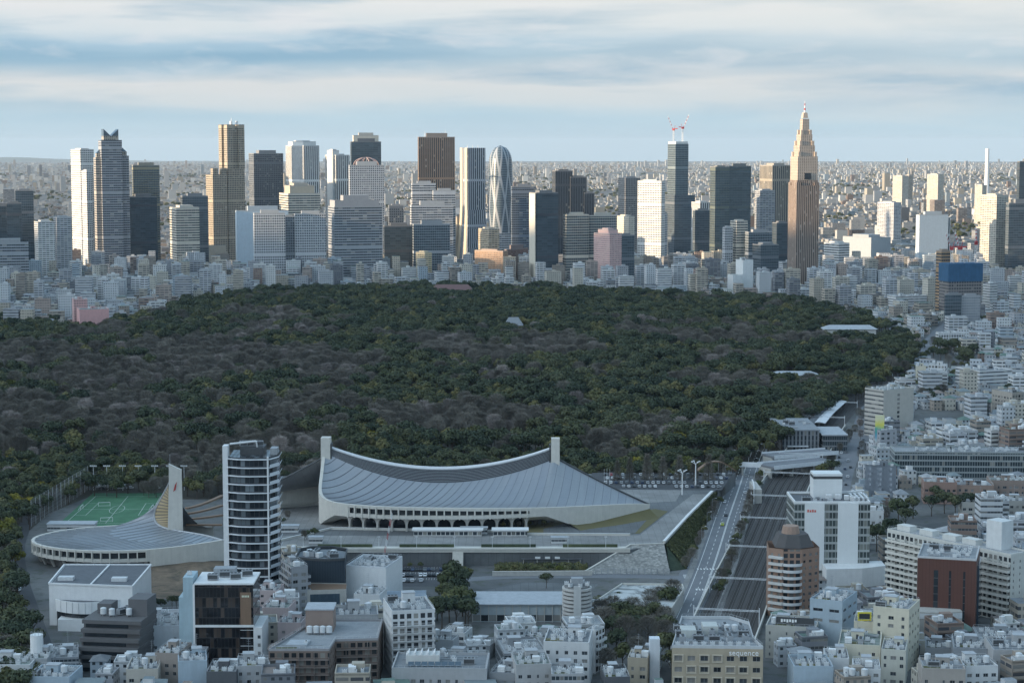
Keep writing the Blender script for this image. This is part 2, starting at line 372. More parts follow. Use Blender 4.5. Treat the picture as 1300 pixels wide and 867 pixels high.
def strip(pts, wd):                      # left and right edges of a road along a centreline
    Lp, Rp = [], []
    for i, p in enumerate(pts):
        a = Vector(pts[max(0, i - 1)]); b = Vector(pts[min(len(pts) - 1, i + 1)]); t = (b - a).normalized(); n = Vector((-t.y, t.x))
        Lp.append(Vector(p) + n * wd / 2); Rp.append(Vector(p) - n * wd / 2)
    return Lp, Rp
def road_sheet(name, pts, wd, z, mat, thick=.4):
    Lp, Rp = strip(pts, wd); b = MB()
    for i in range(len(pts) - 1):
        b.face([(*Rp[i], z), (*Rp[i + 1], z), (*Lp[i + 1], z), (*Lp[i], z)])
        for A, Bq in ((Rp[i], Rp[i + 1]), (Lp[i + 1], Lp[i])):
            b.face([(*A, z - thick), (*Bq, z - thick), (*Bq, z), (*A, z)])
    return tag(b.build(name, M[mat]), kind='structure')
def smooth(pts, n=8):
    out = []; P = [Vector(p) for p in pts]
    for i in range(len(P) - 1):
        p0, p1, p2, p3 = P[max(0, i - 1)], P[i], P[i + 1], P[min(len(P) - 1, i + 2)]
        for k in range(n):
            t = k / n
            out.append(.5 * ((2 * p1) + (p2 - p0) * t + (2 * p0 - 5 * p1 + 4 * p2 - p3) * t * t + (3 * p1 - p0 - 3 * p2 + p3) * t ** 3))
    out.append(P[-1]); return out
def g(px, py, z=0.0): return at(px, py, z).to_2d()

# the avenue beside the park and its lower continuation
AV = smooth([g(868, 812), g(884, 775), g(899, 738), g(912, 700), g(926, 655), g(938, 620), g(947, 592), g(955, 572), g(962, 556)])
road_sheet('road', AV, 17.5, .02, 'road')
for s in (-1, 1):
    Lp, Rp = strip(AV, 20.6); q = Lp if s < 0 else Rp
    road_sheet('pavement', [v for v in q], 3.0, .14, 'paving')
mk = MB()
def dashes(pts, off, on, gap, wdt, z=.032, a0=0.0):
    Lp, _ = strip(pts, 2 * abs(off) + 1e-6); _, Rp = strip(pts, 2 * abs(off) + 1e-6); line_ = Lp if off > 0 else Rp
    acc = 0; seg = []
    for i in range(len(line_) - 1):
        A, B = line_[i], line_[i + 1]; L = (B - A).length; k = 0
        while k < L:
            ph = (acc + k) % (on + gap)
            stp = min(L - k, (on - ph) if ph < on else (on + gap - ph)) + 1e-4
            if ph < on:
                a = A + (B - A) * (k / L); b = A + (B - A) * (min(L, k + stp) / L); n = Vector((-(b - a).y, (b - a).x)).normalized() * wdt / 2
                mk.face([(*(a - n), z), (*(b - n), z), (*(b + n), z), (*(a + n), z)][::1])
            k += stp
        acc += L
for off, on, gap, wdt in ((.25, 400, 1, .3), (-.25, 400, 1, .3), (3.6, 6, 6, .28), (-3.6, 6, 6, .28), (7.4, 400, 1, .28), (-7.4, 400, 1, .28)):
    dashes(AV[6:], off, on, gap, wdt)
# street that crosses below the stone wall, and the zebra crossings of the junction
XS = smooth([g(560, 738), g(640, 732), g(720, 731), g(800, 731), g(860, 733), g(897, 736)])
road_sheet('road', XS, 8.5, .016, 'road')
for (px, py, n, dx_, dy_, L, wd_) in ((872, 731, 6, 0, 1.5, 3.5, .7), (902, 748, 9, 1.5, 0, .7, 3.5), (904, 722, 9, 1.6, 0, .7, 3.5)):
    c = g(px, py)
    for k in range(n):
        x, y = c.x + dx_ * (k - n / 2), c.y + dy_ * (k - n / 2); mk.face([(x - L / 2, y - wd_ / 2, .033), (x + L / 2, y - wd_ / 2, .033), (x + L / 2, y + wd_ / 2, .033), (x - L / 2, y + wd_ / 2, .033)])
tag(mk.build('road_markings', M['marking']), kind='structure')

# ------------------------------------------------------------------ railway
M['rail'] = plain('rail_steel', (.16, .15, .15), .4, .4); M['sleeper'] = plain('sleeper', (.085, .08, .078), .9)
RL = smooth([g(897, 850), g(922, 795), g(947, 735), g(967, 690), g(985, 645), g(999, 615), g(1020, 585), g(1040, 552), g(1065, 522), g(1100, 495), g(1132, 473)], 6)
road_sheet('railway_bed', RL, 28, .05, 'ballast')
def tracks(off, name):
    Lp, Rp = strip(RL, 2 * abs(off) + 1e-5); c = Lp if off > 0 else Rp
    t = thing(name, None, 'railway track', (c[0].x, c[0].y, 0))
    r = MB(); sl_ = MB(); o = Vector((c[0].x, c[0].y))
    for i in range(len(c) - 1):
        a, b = c[i] - o, c[i + 1] - o; d = (b - a).normalized(); n = Vector((-d.y, d.x))
        for s in (-.72, .72): r.beam((*(a + n * s), .28), (*(b + n * s), .28), .11, .16)
        L = (b - a).length; k = 0
        if c[i].y < 1400:
            while k < L:
                q = a + d * k; sl_.beam((*(q - n * 1.2), .06), (*(q + n * 1.2), .06), .3, .16); k += 2.2
    r.build('rail', M['rail'], t); sl_.build('sleeper', M['sleeper'], t); return t
for k, off in enumerate((-10.5, -6.3, -2.1, 2.1, 6.3, 10.5)):
    o = tracks(off, 'railway_track')
    tag(o, 'long curving pair of rails in the dark ballast of the railway cutting', None, 'parallel tracks of the railway')
# overhead gantries
def gantry(c, d):
    n = Vector((-d.y, d.x)); t = thing('railway_gantry', None, 'gantry', (c.x, c.y, 0), math.atan2(n.y, n.x))
    b = MB()
    for s in (.0, .55): b.beam((-14.6, -.1, 7.2 + s), (14.6, -.1, 7.2 + s), .28, .2)
    for k in range(19): b.tube((-14.6 + k * 1.536, -.1, 7.3 + .55 * (k % 2)), (-14.6 + (k + 1) * 1.536, -.1, 7.3 + .55 * ((k + 1) % 2)), .06, 4, cap=False)
    b.build('crossbeam', M['white_metal'], t)
    for s in (-14.6, 14.6):
        p = MB(); p.tube((s, 0, 0), (s, 0, 9), .22, 6); p.build('post', M['white_metal'], t)
    for s in (-10.5, -6.3, -2.1, 2.1, 6.3, 10.5):
        p = MB(); p.tube((s, 0, 7.2), (s, 0, 5.6), .07, 4); p.build('insulator', M['steel'], t)
    return t
acc = 0; gi = 0
names = ['nearest the hotel roof', 'in front of the round balconied tower', 'beside the brick apartment tower', 'crossing the tracks by the avenue taxi', 'midway along the open cutting', 'beside the white slab tower', 'just before the road bridge', 'beyond the bridge by the station', 'past the station roofs', 'by the forest bend', 'farthest up the line by the forest', 'where the line leaves the forest', 'at the far end of the line']
last = None
for i in range(len(RL) - 1):
    if last is None or (RL[i] - last).length > 37 + .03 * RL[i].y:
        last = RL[i]; d = (RL[i + 1] - RL[i]).normalized()
        if RL[i].y > 2000 or gi >= len(names): break
        tag(gantry(RL[i], d), 'pale steel lattice gantry over the railway, ' + names[gi], None, 'overhead line gantries'); gi += 1

for sgn, lab in ((1, 'low grey wall along the avenue side of the railway cutting'), (-1, 'low grey wall along the town side of the railway cutting')):
    Lp, Rp = strip(RL, 30.6); q = Lp if sgn > 0 else Rp; t = thing('railway_wall', lab, 'wall', (q[0].x, q[0].y, 0)); o = Vector((q[0].x, q[0].y, 0)); b = MB()
    for i in range(len(q) - 1):
        if q[i].y < 1500: b.beam(Vector((*q[i], 0)) - o, Vector((*q[i + 1], 0)) - o, .5, 2.2)
    b.build('wall', M['concrete'], t); b = MB()
    for i in range(len(q) - 1):
        if q[i].y < 1500: b.beam(Vector((*q[i], 2.21)) - o, Vector((*q[i + 1], 2.21)) - o, .7, .25)
    b.build('coping', M['pale_concrete'], t)
for k, off in enumerate((-10.5, -6.3, -2.1, 2.1, 6.3, 10.5)):
    Lp, Rp = strip(RL, 2 * abs(off) + 1e-5); c = Lp if off > 0 else Rp; t = thing('overhead_wire', 'thin overhead contact wire hung between the railway gantries', 'wire', (c[0].x, c[0].y, 0), 0, 'overhead wires of the railway'); b = MB(); o = Vector((c[0].x, c[0].y, 0))
    for i in range(len(c) - 1): b.tube(Vector((*c[i], 5.6)) - o, Vector((*c[i + 1], 5.6)) - o, .045, 3, cap=False); b.tube(Vector((*c[i], 6.7)) - o, Vector((*c[i + 1], 6.7)) - o, .045, 3, cap=False)
    b.build('cable', M['dark_steel'], t)

# ------------------------------------------------------------------ park terrace, stone rampart, green bank, promenade
TZ = 8.0
terr = px_poly([(330, 698), (800, 698), (842, 690), (904, 626), (934, 600), (345, 604)], TZ)
sheet('terrace', terr, TZ, 'paving_dark', TZ + .5)
# paving of the promenade and ramp (paler strips), the lawn bank, the sunken court
sheet('path', px_poly([(345, 697), (800, 697), (842, 689.5), (902, 627), (880, 627), (812, 679), (345, 680)], TZ), TZ + .05, 'paving', .3)
sheet('path', px_poly([(352, 672), (500, 668), (500, 640), (352, 640)], TZ), TZ + .046, 'paving', .3)
sheet('path', px_poly([(760, 621), (866, 622), (858, 636), (800, 640), (752, 630)], TZ), TZ + .05, 'paving', .3)
sheet('lawn', px_poly([(632, 672), (690, 664), (760, 655), (832, 646), (848, 649), (812, 677), (700, 679), (640, 678)], TZ), TZ + .09, 'lawn', .3)
sheet('courtyard', px_poly([(690, 671), (742, 659), (822, 659), (806, 677), (690, 678)], TZ), TZ + .14, 'paving_dark', .3)
sheet('pavement', px_poly([(860, 745), (905, 745), (912, 700), (884, 700), (862, 728)]), .022, 'road', .3)

def stone_mat():
    m, t, b = newmat('rubble_stone'); P = t.node('ShaderNodeTexCoord', 'Object')
    v = t.n.new('ShaderNodeTexVoronoi'); v.inputs['Scale'].default_value = .75; t.set(v.inputs['Vector'], P)
    c = t.mix(t.ramp(v.outputs['Color'], [(.2, 0), (.8, 1)]), (.24, .24, .23), (.45, .44, .41)); e = t.ramp(v.outputs['Distance'], [(.0, 1), (.65, .72)])
    c = t.mix(1.0, c, e, 'MULTIPLY'); c = t.mix(t.ramp(t.noise(P, .1, 4), [(.45, 0), (.7, .5)]), c, (.16, .16, .15))
    t.set(b.inputs['Base Color'], c); b.inputs['Roughness'].default_value = .9; return m
M['stone'] = stone_mat()
wl = thing('rampart_wall', 'sloping grey stone rampart wall closing the end of the promenade deck', 'wall', at(800, 727))
o = wl.location.copy()
a, b2, c2, d2 = at(738, 728), at(851, 728), at(843, 690, TZ + 1.2), at(800, 691.5, TZ + 1.2)
mb = MB(); P4 = [a - o, b2 - o, c2 - o, d2 - o]; mb.face(P4)
bk = [at(780, 717), at(868, 705)]; e1 = at(800, 689, TZ + 1.2) - o
mb.face([a - o, d2 - o, Vector((d2.x - o.x, d2.y + 3 - o.y, TZ + 1.2)), Vector((a.x - o.x + 22, d2.y + 3 - o.y, 0))])
mb.face([d2 - o, c2 - o, c2 - o + Vector((0, 1.1, 0)), d2 - o + Vector((0, 1.1, 0))])
mb.build('stone_face', M['stone'], wl)
mb = MB(); mb.beam(d2 - o + Vector((0, .2, .0)), c2 - o + Vector((0, .2, .0)), .9, .35); mb.beam(a - o, d2 - o, .9, .4)
mb.build('coping', M['pale_concrete'], wl)
rp = thing('ramp_parapet', 'pale stone parapet running up the ramp above the green bank', 'parapet', at(843, 690, TZ))
o = rp.location.copy(); mb = MB()
RP = [at(843, 690, TZ), at(873, 657, TZ), at(904, 626, TZ)]
for i in range(2): mb.beam(RP[i] - o, RP[i + 1] - o, 1.1, 1.35)
mb.build('wall', M['pale_concrete'], rp)
mb = MB()
for i in range(2): mb.beam(RP[i] - o + Vector((0, 0, 1.352)), RP[i + 1] - o + Vector((0, 0, 1.352)), 1.5, .25)
mb.build('coping', M['white'], rp)
# the green bank: leafy slope from parapet down to the avenue
bt = [at(846, 692, TZ), at(874, 658.5, TZ), at(906, 627, TZ)]; bb = [at(850, 725), at(871, 722.5), at(884, 690), at(899, 660), at(916, 626)]
def leafmat(name, a, b_, sc=.5, rough=.8, hue=1.0):
    m, t, b = newmat(name); P = t.node('ShaderNodeTexCoord', 'Object')
    f = t.noise(P, sc, 5, .7); rn = t.node('ShaderNodeObjectInfo', 'Random')
    c = t.mix(t.ramp(f, [(.3, 0), (.72, 1)]), a, b_)
    k = t.m('ADD', .72, t.m('MULTIPLY', rn, .56)); c = t.mix(1.0, c, t.vec(k, k, k) if hue == 0 else t.vec(t.m('MULTIPLY', k, t.m('ADD', .55, t.m('MULTIPLY', k, .45))), k, t.m('ADD', .3, t.m('MULTIPLY', k, .6))), 'MULTIPLY')
    t.set(b.inputs['Base Color'], c); b.inputs['Roughness'].default_value = rough; b.inputs['Specular IOR Level'].default_value = .25; return m
M['ever'] = leafmat('evergreen_leaves', (.038, .050, .026), (.135, .145, .068), .16)
M['ever2'] = leafmat('olive_leaves', (.056, .063, .031), (.185, .18, .085), .16)
M['ever3'] = leafmat('deep_leaves', (.027, .038, .026), (.095, .113, .066), .16)
M['twig'] = leafmat('bare_twigs', (.11, .103, .088), (.255, .235, .20), .12, .9, 0)
M['twig2'] = leafmat('pale_twigs', (.21, .185, .17), (.46, .41, .385), .12, .9, 0)
M['rust'] = leafmat('rusty_needles', (.075, .045, .028), (.2, .12, .065), .2)
M['yellow'] = leafmat('yellow_green_leaves', (.07, .075, .014), (.24, .22, .04), .2)
gb = thing('hedge_bank', 'steep dark green planted bank between the ramp parapet and the avenue', 'hedge', bb[1])
o = gb.location.copy()
def bank(u, v):
    def lerpL(L, t):
        k = t * (len(L) - 1); i = min(int(k), len(L) - 2); return L[i].lerp(L[i + 1], k - i)
    a, b = lerpL(bt, u), lerpL([bb[1], bb[2], bb[3], bb[4]], u); p = a.lerp(b, v); p.z += 1.1 * math.sin(math.pi * v)
    return p - o
mb = MB(); mb.grid(bank, 40, 12); mb.face([bb[0] - o, bb[1] - o, bt[0] - o]); mb.build('soil', M['ever3'], gb)
mb = MB(); rr = random.Random(3)
for k in range(9000):
    u, v = rr.random(), rr.random(); p = Vector(bank(u, v)) + Vector((0, 0, .12)); s = rr.uniform(.4, .9)
    q = Vector((rr.uniform(-1, 1), rr.uniform(-1, 1), rr.uniform(-.4, .9))).normalized(); e = q.orthogonal().normalized(); e2 = q.cross(e)
    mb.face([p + e * s, p + e2 * s, p - e * s, p - e2 * s])
mb.build('foliage', M['ever2'], gb)

# promenade deck on columns, facing the lower car park
def promenade():
    x0, x1 = at(352, 698, TZ).x, at(800, 698, TZ).x; yf = at(600, 698, TZ).y; L = x1 - x0
    t = thing('promenade_deck', 'long pale concrete walkway deck on columns in front of the big swooping roof', 'walkway', (x0, yf, 0))
    b = MB(); b.box(0, L, -.6, 9, TZ - 1.1, TZ + .1, bottom=True); b.build('deck', M['pale_concrete'], t)
    b = MB(); b.box(0, L, -.9, -.3, TZ + .102, TZ + 1.15); b.build('parapet', M['pale_concrete'], t)
    n = 26
    for k in range(n):
        c = MB(); c.box(-.35, .35, -.35, .35, 0, TZ - 1.1); c.build('column', M['pale_concrete'], t, (3 + k * (L - 6) / (n - 1), .5, 0))
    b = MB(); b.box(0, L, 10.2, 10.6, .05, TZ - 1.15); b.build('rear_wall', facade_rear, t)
    x = at(640, 700, TZ).x - x0
    for k in range(4):
        pl = MB(); xx = 20 + k * 42; pl.box(xx, xx + 28, 6.6, 8.2, TZ + .11, TZ + 1.5); pl.build('planter_hedge', M['ever3'], t)
    st = MB(); xs = at(575, 705, 4).x - x0
    for k in range(16): st.box(xs, xs + 5.5, -.95 - .55 * (k + 1), -.95 - .55 * k, 0, TZ - .5 * (k + 1))
    st.build('stair', M['pale_concrete'], t)
    for k in range(9):
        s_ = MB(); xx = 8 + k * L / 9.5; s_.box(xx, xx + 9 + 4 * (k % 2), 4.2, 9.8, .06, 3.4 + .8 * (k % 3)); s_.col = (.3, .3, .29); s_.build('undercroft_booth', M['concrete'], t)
    return t
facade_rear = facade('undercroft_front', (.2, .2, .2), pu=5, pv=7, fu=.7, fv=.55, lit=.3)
promenade()
# ================================================================== THE TWO ARENAS WITH HANGING ROOFS
def roof_mat():
    m, t, b = newmat('welded_steel_roof'); u, v, _ = t.xyz(t.node('ShaderNodeUVMap', 0, uv_map='UVMap'))
    fu = t.m('FRACT', u); line_ = t.m('LESS_THAN', fu, .035); fv = t.m('FRACT', v); l2 = t.m('LESS_THAN', fv, .03)
    st = t.noise(t.vec(t.m('MULTIPLY', u, .8), t.m('MULTIPLY', v, .14), 0), 1.6, 5, .65)
    rn = t.node('ShaderNodeTexWhiteNoise', 0, {'Vector': t.vec(t.m('FLOOR', u), 0, 0)}, noise_dimensions='3D')
    c = t.mix(st, (.27, .285, .305), (.39, .405, .425)); c = t.mix(t.m('MULTIPLY', rn, .3), c, (.24, .27, .33))
    c = t.mix(t.m('MULTIPLY', line_, .28), c, (.09, .095, .11)); c = t.mix(t.m('MULTIPLY', l2, .15), c, (.12, .13, .15))
    t.set(b.inputs['Base Color'], c); b.inputs['Roughness'].default_value = .38; b.inputs['Metallic'].default_value = .45
    bp = t.n.new('ShaderNodeBump'); bp.inputs['Strength'].default_value = .5; bp.inputs['Distance'].default_value = .3
    t.set(bp.inputs['Height'], t.m('ADD', t.m('MULTIPLY', fu, .6), t.m('MULTIPLY', st, .12))); t.l.new(bp.outputs[0], b.inputs['Normal'])
    return m
M['gymroof'] = roof_mat()
def louvre_mat():
    m, t, b = newmat('ridge_louvres'); u, v, _ = t.xyz(t.node('ShaderNodeUVMap', 0, uv_map='UVMap'))
    s = t.m('LESS_THAN', t.m('FRACT', v), .5)
    t.set(b.inputs['Base Color'], t.mix(s, (.022, .024, .03), (.10, .11, .125))); b.inputs['Roughness'].default_value = .5; return m
M['louvre'] = louvre_mat()

def curve(pts):
    P = [Vector(p) for p in smooth([Vector(p) for p in pts], 12)]; L = [0]
    for i in range(len(P) - 1): L.append(L[-1] + (P[i + 1] - P[i]).length)
    def f(t):
        q = max(0, min(1, t)) * L[-1]
        i = int(np.searchsorted(L, q)); i = max(1, min(len(P) - 1, i)); d = L[i] - L[i - 1]
        return P[i - 1].lerp(P[i], (q - L[i - 1]) / d if d > 0 else 0)
    return f

M['seam'] = plain('roof_seam_steel', (.19, .20, .22), .45, .3)
def big_arena():
    cx, cy = -39.8, 1099.0
    root = thing('arena', 'large arena with a swooping grey roof slung between two concrete pylons', 'arena', (cx, cy, TZ), R(-1.6))
    S = 64.0; ZT = 43.5
    # local frame: x along the axis, y away from the camera, z from the terrace
    def half(sgn):
        part_rot = 0 if sgn > 0 else math.pi
        lens = lambda x: 3.0 * (1 - (x / S) ** 2)
        def ridge(x):                       # lower edge of the louvres: roof hangs from here
            if x <= S: k = x / S; return Vector((x, -1.4 - 2.4 * lens(x), 19.5 + 15.5 * k * k if k < 0 else 19.5 + 13.0 * k * k))
            q = (x - S) / 52.0; return Vector((x, -1.2 * (1 - q), 32.5 * (1 - q) + 6.3 * q - 3.0 * q * (1 - q)))
        rim = curve([(-S - 1.0, -3.0, 33), (-S - 1.2, -12, 24), (-S - .6, -23, 17.2), (-S + 3, -33, 14.5), (-S + 11, -40.5, 13.4), (-S + 25, -46, 13.1), (-20, -50, 13.0),
                     (10, -50, 12.6), (36, -46.5, 12.0), (62, -38, 11.0), (86, -24, 9.6), (104, -10, 8.0), (S + 52, -.2, 6.3)])
        NU, NV = 132, 18
        def surf(u, v):
            xr = -S + (2 * S + 52) * (u ** .92); a = ridge(min(S + 52, xr)); b = rim(u); p = a.lerp(b, v)
            sag = .17 * (a - b).length * (1 - .5 * max(0, (xr - S) / 52)); p.z -= sag * 4 * v * (1 - v) * .62; return p
        mb = MB(); mb.smooth = True; mb.grid(lambda u, v: surf(u, v), NU, NV, uvs=(40, 5))
        roof = mb.build('roof', M['gymroof'], root, rot=part_rot)
        # steel seams standing proud of the plates
        sm = MB()
        for k in range(1, 40):
            for j in range(12):
                a = surf(k / 40, j / 12 + .005) + Vector((0, 0, .04)); b = surf(k / 40, (j + 1) / 12) + Vector((0, 0, .04)); sm.beam(a, b, .16, max(.04, .30 - .5 * k / 40))
        sm.build('roof_seam', M['seam'], roof)
        # louvred skylight between the main cables
        def louv(u, v):
            x = -S + 2 * S * u; a = ridge(x); k = abs(x / S); top = Vector((x, -.7 - 1.0 * lens(x) * .5, 26.0 + 12.5 * k * k)); return a.lerp(top, v)
        mb = MB(); mb.grid(louv, 60, 9, uvs=(30, 9)); mb.build('skylight', M['louvre'], root, rot=part_rot)
        cb = MB()
        for i in range(60):
            cb.tube(louv(i / 60, 1) + Vector((0, 0, .2)), louv((i + 1) / 60, 1) + Vector((0, 0, .2)), .62, 7, cap=False)
        cb.build('main_cable', M['white_metal'], root, rot=part_rot)
        sl = MB()
        for j in range(1, 9):
            for i in range(60):
                a, b = louv(i / 60, j / 9) + Vector((0, -.25, 0)), louv((i + 1) / 60, j / 9) + Vector((0, -.25, 0)); sl.beam(a, b, .5, .12)
        sl.build('louvre_blade', M['steel'], root, rot=part_rot)
        bs = MB()
        for i in range(16):
            bs.tube(ridge(S + 52 * i / 16) + Vector((0, 0, .3)), ridge(S + 52 * (i + 1) / 16) + Vector((0, 0, .3)), .55, 6, cap=False)
        bs.build('backstay', M['dark_steel'], root, rot=part_rot)
        # concrete rim: parapet, gallery band with bays, solid tail wall to the prow
        mb = MB(); N = 150; ga = MB(); gl = MB()
        inn = lambda p: Vector((0, 0, 0))
        U0, U1 = .235, .655          # gallery with windows
        rimL = [(i / N, rim(i / N)) for i in range(N + 1)]
        cen = Vector((0, -12, 0))
        for i in range(N):
            (u0, a), (u1, b) = rimL[i], rimL[i + 1]; t = (b - a); n = Vector((t.y, -t.x, 0)).normalized()
            up = Vector((0, 0, 1))
            lowz = lambda u, p: (7.0 if u > .20 else 7.0 - 7 * min(1, (.2 - u) / .06)) if u < .70 else max(0.2, 7.0 - 9 * min(1, (u - .70) / .10)) + 3.6 * max(0, (u - .82) / .18) 
            la, lb = lowz(u0, a), lowz(u1, b)
            oa, ob = a + n * .9, b + n * .9; ia, ib = a - n * .8, b - n * .8
            # coping
            mb.face([oa + up * .5, ob + up * .5, ib + up * .5, ia + up * .5]); mb.face([ia + up * .5, ib + up * .5, ib - up * .6, ia - up * .6])
            def q(p, z): return Vector((p.x, p.y, z))
            if U0 < u0 < U1:
                mb.face([oa - up * 1.1, ob - up * 1.1, ob + up * .5, oa + up * .5])
                ra, rb = a - n * .9, b - n * .9
                mb.face([q(ra, a.z - 1.1), q(rb, b.z - 1.1), ob - up * 1.1, oa - up * 1.1][::-1])
                gl.face([q(ra, la + 1.9), q(rb, lb + 1.9), q(rb, b.z - 1.1), q(ra, a.z - 1.1)])
                mb.face([q(oa, la), q(ob, lb), q(ob, lb + 1.9), q(oa, la + 1.9)]); mb.face([q(oa, la + 1.9), q(ob, lb + 1.9), q(rb, lb + 1.9), q(ra, la + 1.9)])
                mb.face([q(ra - n * 6, la + .8), q(rb - n * 6, lb + .8), q(ob, lb), q(oa, la)])
            else:
                mb.face([q(oa, la), q(ob, lb), ob + up * .5, oa + up * .5])
                mb.face([q(a - n * 5, la * .6), q(b - n * 5, lb * .6), q(ob, lb), q(oa, la)])
        mb.build('stand_rim', M['pale_concrete'], root, rot=part_rot)
        gl.build('gallery_glazing', M['glass'], root, rot=part_rot)
        nb = 24
        for k in range(nb + 1):
            u = U0 + (U1 - U0) * k / nb; a = rim(u); t = rim(u + .004) - rim(u - .004); n = Vector((t.y, -t.x, 0)).normalized()
            p = MB(); p.beam(Vector((0, 0, 6.7)) + n * -.9, Vector((0, 0, 6.7)) + n * 1.25, .7, a.z - 6.4)
            rt = Matrix.Rotation(part_rot, 4, 'Z') @ Vector((a.x, a.y, 0)); p.build('gallery_fin', M['pale_concrete'], root, rt, part_rot)
            if k % 2 == 0:                      # raking frame below, with an arched haunch
                c = MB()
                for q_ in range(6):
                    w0 = 1.0 + 2.6 * (q_ / 5) ** 3; tt = Vector((n.y, -n.x, 0)) * 0
                    c.beam(-n * (6.2 - .4 * q_), -n * (1.2 - .25 * q_), .8 + 1.1 * (q_ / 5) ** 3 * 2, .1) if False else None
                tx = Vector((-n.y, n.x, 0)); prof = [(0, .55), (3.2, .5), (5.0, .9), (6.0, 1.7), (6.7, 3.2), (7.15, 5.2)]
                for (z0, w0), (z1, w1) in zip(prof, prof[1:]):
                    A = [-n * 3.2 - tx * w0, -n * .9 - tx * w0, -n * .9 + tx * w0, -n * 3.2 + tx * w0]; B = [-n * 3.2 - tx * w1, -n * .9 - tx * w1, -n * .9 + tx * w1, -n * 3.2 + tx * w1]
                    for i in range(4): c.face([A[i] + Vector((0, 0, z0)), A[(i + 1) % 4] + Vector((0, 0, z0)), B[(i + 1) % 4] + Vector((0, 0, z1)), B[i] + Vector((0, 0, z1))])
                c.build('arch_column', M['concrete'], root, rt, part_rot)
        bw = MB()
        for k in range(40):
            u, u2 = U0 + (U1 - U0) * k / 40, U0 + (U1 - U0) * (k + 1) / 40; a, b = rim(u), rim(u2); c_ = Vector((0, 9, 0))
            bw.face([Vector((a.x, a.y + 8, 0)), Vector((b.x, b.y + 8, 0)), Vector((b.x, b.y + 8, 8)), Vector((a.x, a.y + 8, 8))])
        bw.build('lobby_wall', M['glass'], root, rot=part_rot)
        # planted bank rising against the tail wall
        lb_ = MB(); lb_.smooth = True
        def lawn(u, v):
            q = .76 + .24 * u; a = rim(q); t = rim(min(1, q + .004)) - rim(q - .004); n = Vector((t.y, -t.x, 0)).normalized(); k = max(.3, 7.0 - 9 * min(1, (q - .70) / .10)) + 3.6 * max(0, (q - .82) / .18)
            p = a + n * (.6 + (13 - 5 * u) * v); return Vector((p.x, p.y, (k + .35) * (1 - v) ** 1.2 + .1))
        lb_.grid(lawn, 24, 6); lb_.build('grass_bank', M['lawn'], root, rot=part_rot)
    half(1); half(-1)
    for s in (-1, 1):
        p = MB(); x = s * S; q = 1 if s < 0 else .9
        p.prism(rect(x, 0, 5.6 * q, 8.2), -.3, 14, P2=rect(x, 0, 5.4 * q, 7.4)); p.prism(rect(x, 0, 5.4 * q, 7.4), 14.002, ZT, P2=rect(x, 0, 5.2 * q, 6.6))
        py = p.build('pylon', M['pale_concrete'], root)
        sd = MB(); sd.box(x - s * 3.4, x - s * 2.62, -3.2, 3.2, 24, 40); sd.build('cable_saddle', M['dark_steel'], py)
    pv_ = MB()
    for k, xx in enumerate((-30, -12, 6)): pv_.box(xx, xx + 15, -64 - k * 0, -58, .1, 3.4); 
    return root
big_arena()
# low entrance pavilions in front of the stands
for k, (x0, x1, lab) in enumerate(((-52, -16, 'long low white glazed pavilion under the arches of the stand'), (-10, 8, 'short low white glazed pavilion beside the stair head'))):
    t = thing('entrance_pavilion', lab, 'pavilion', (x0, 1037, TZ)); L = x1 - x0
    b = MB(); b.box(0, L, 0, 6, .1, 3.0); b.build('wall', facade('pavilion_front', (.6, .6, .58), pu=2.4, pv=3, fu=.85, fv=.6, lit=.3) if k == 0 else D.materials['pavilion_front'], t)
    b = MB(); b.box(-.8, L + .8, -.8, 6.8, 3.004, 3.6, bottom=True); b.build('roof', M['white'], t)

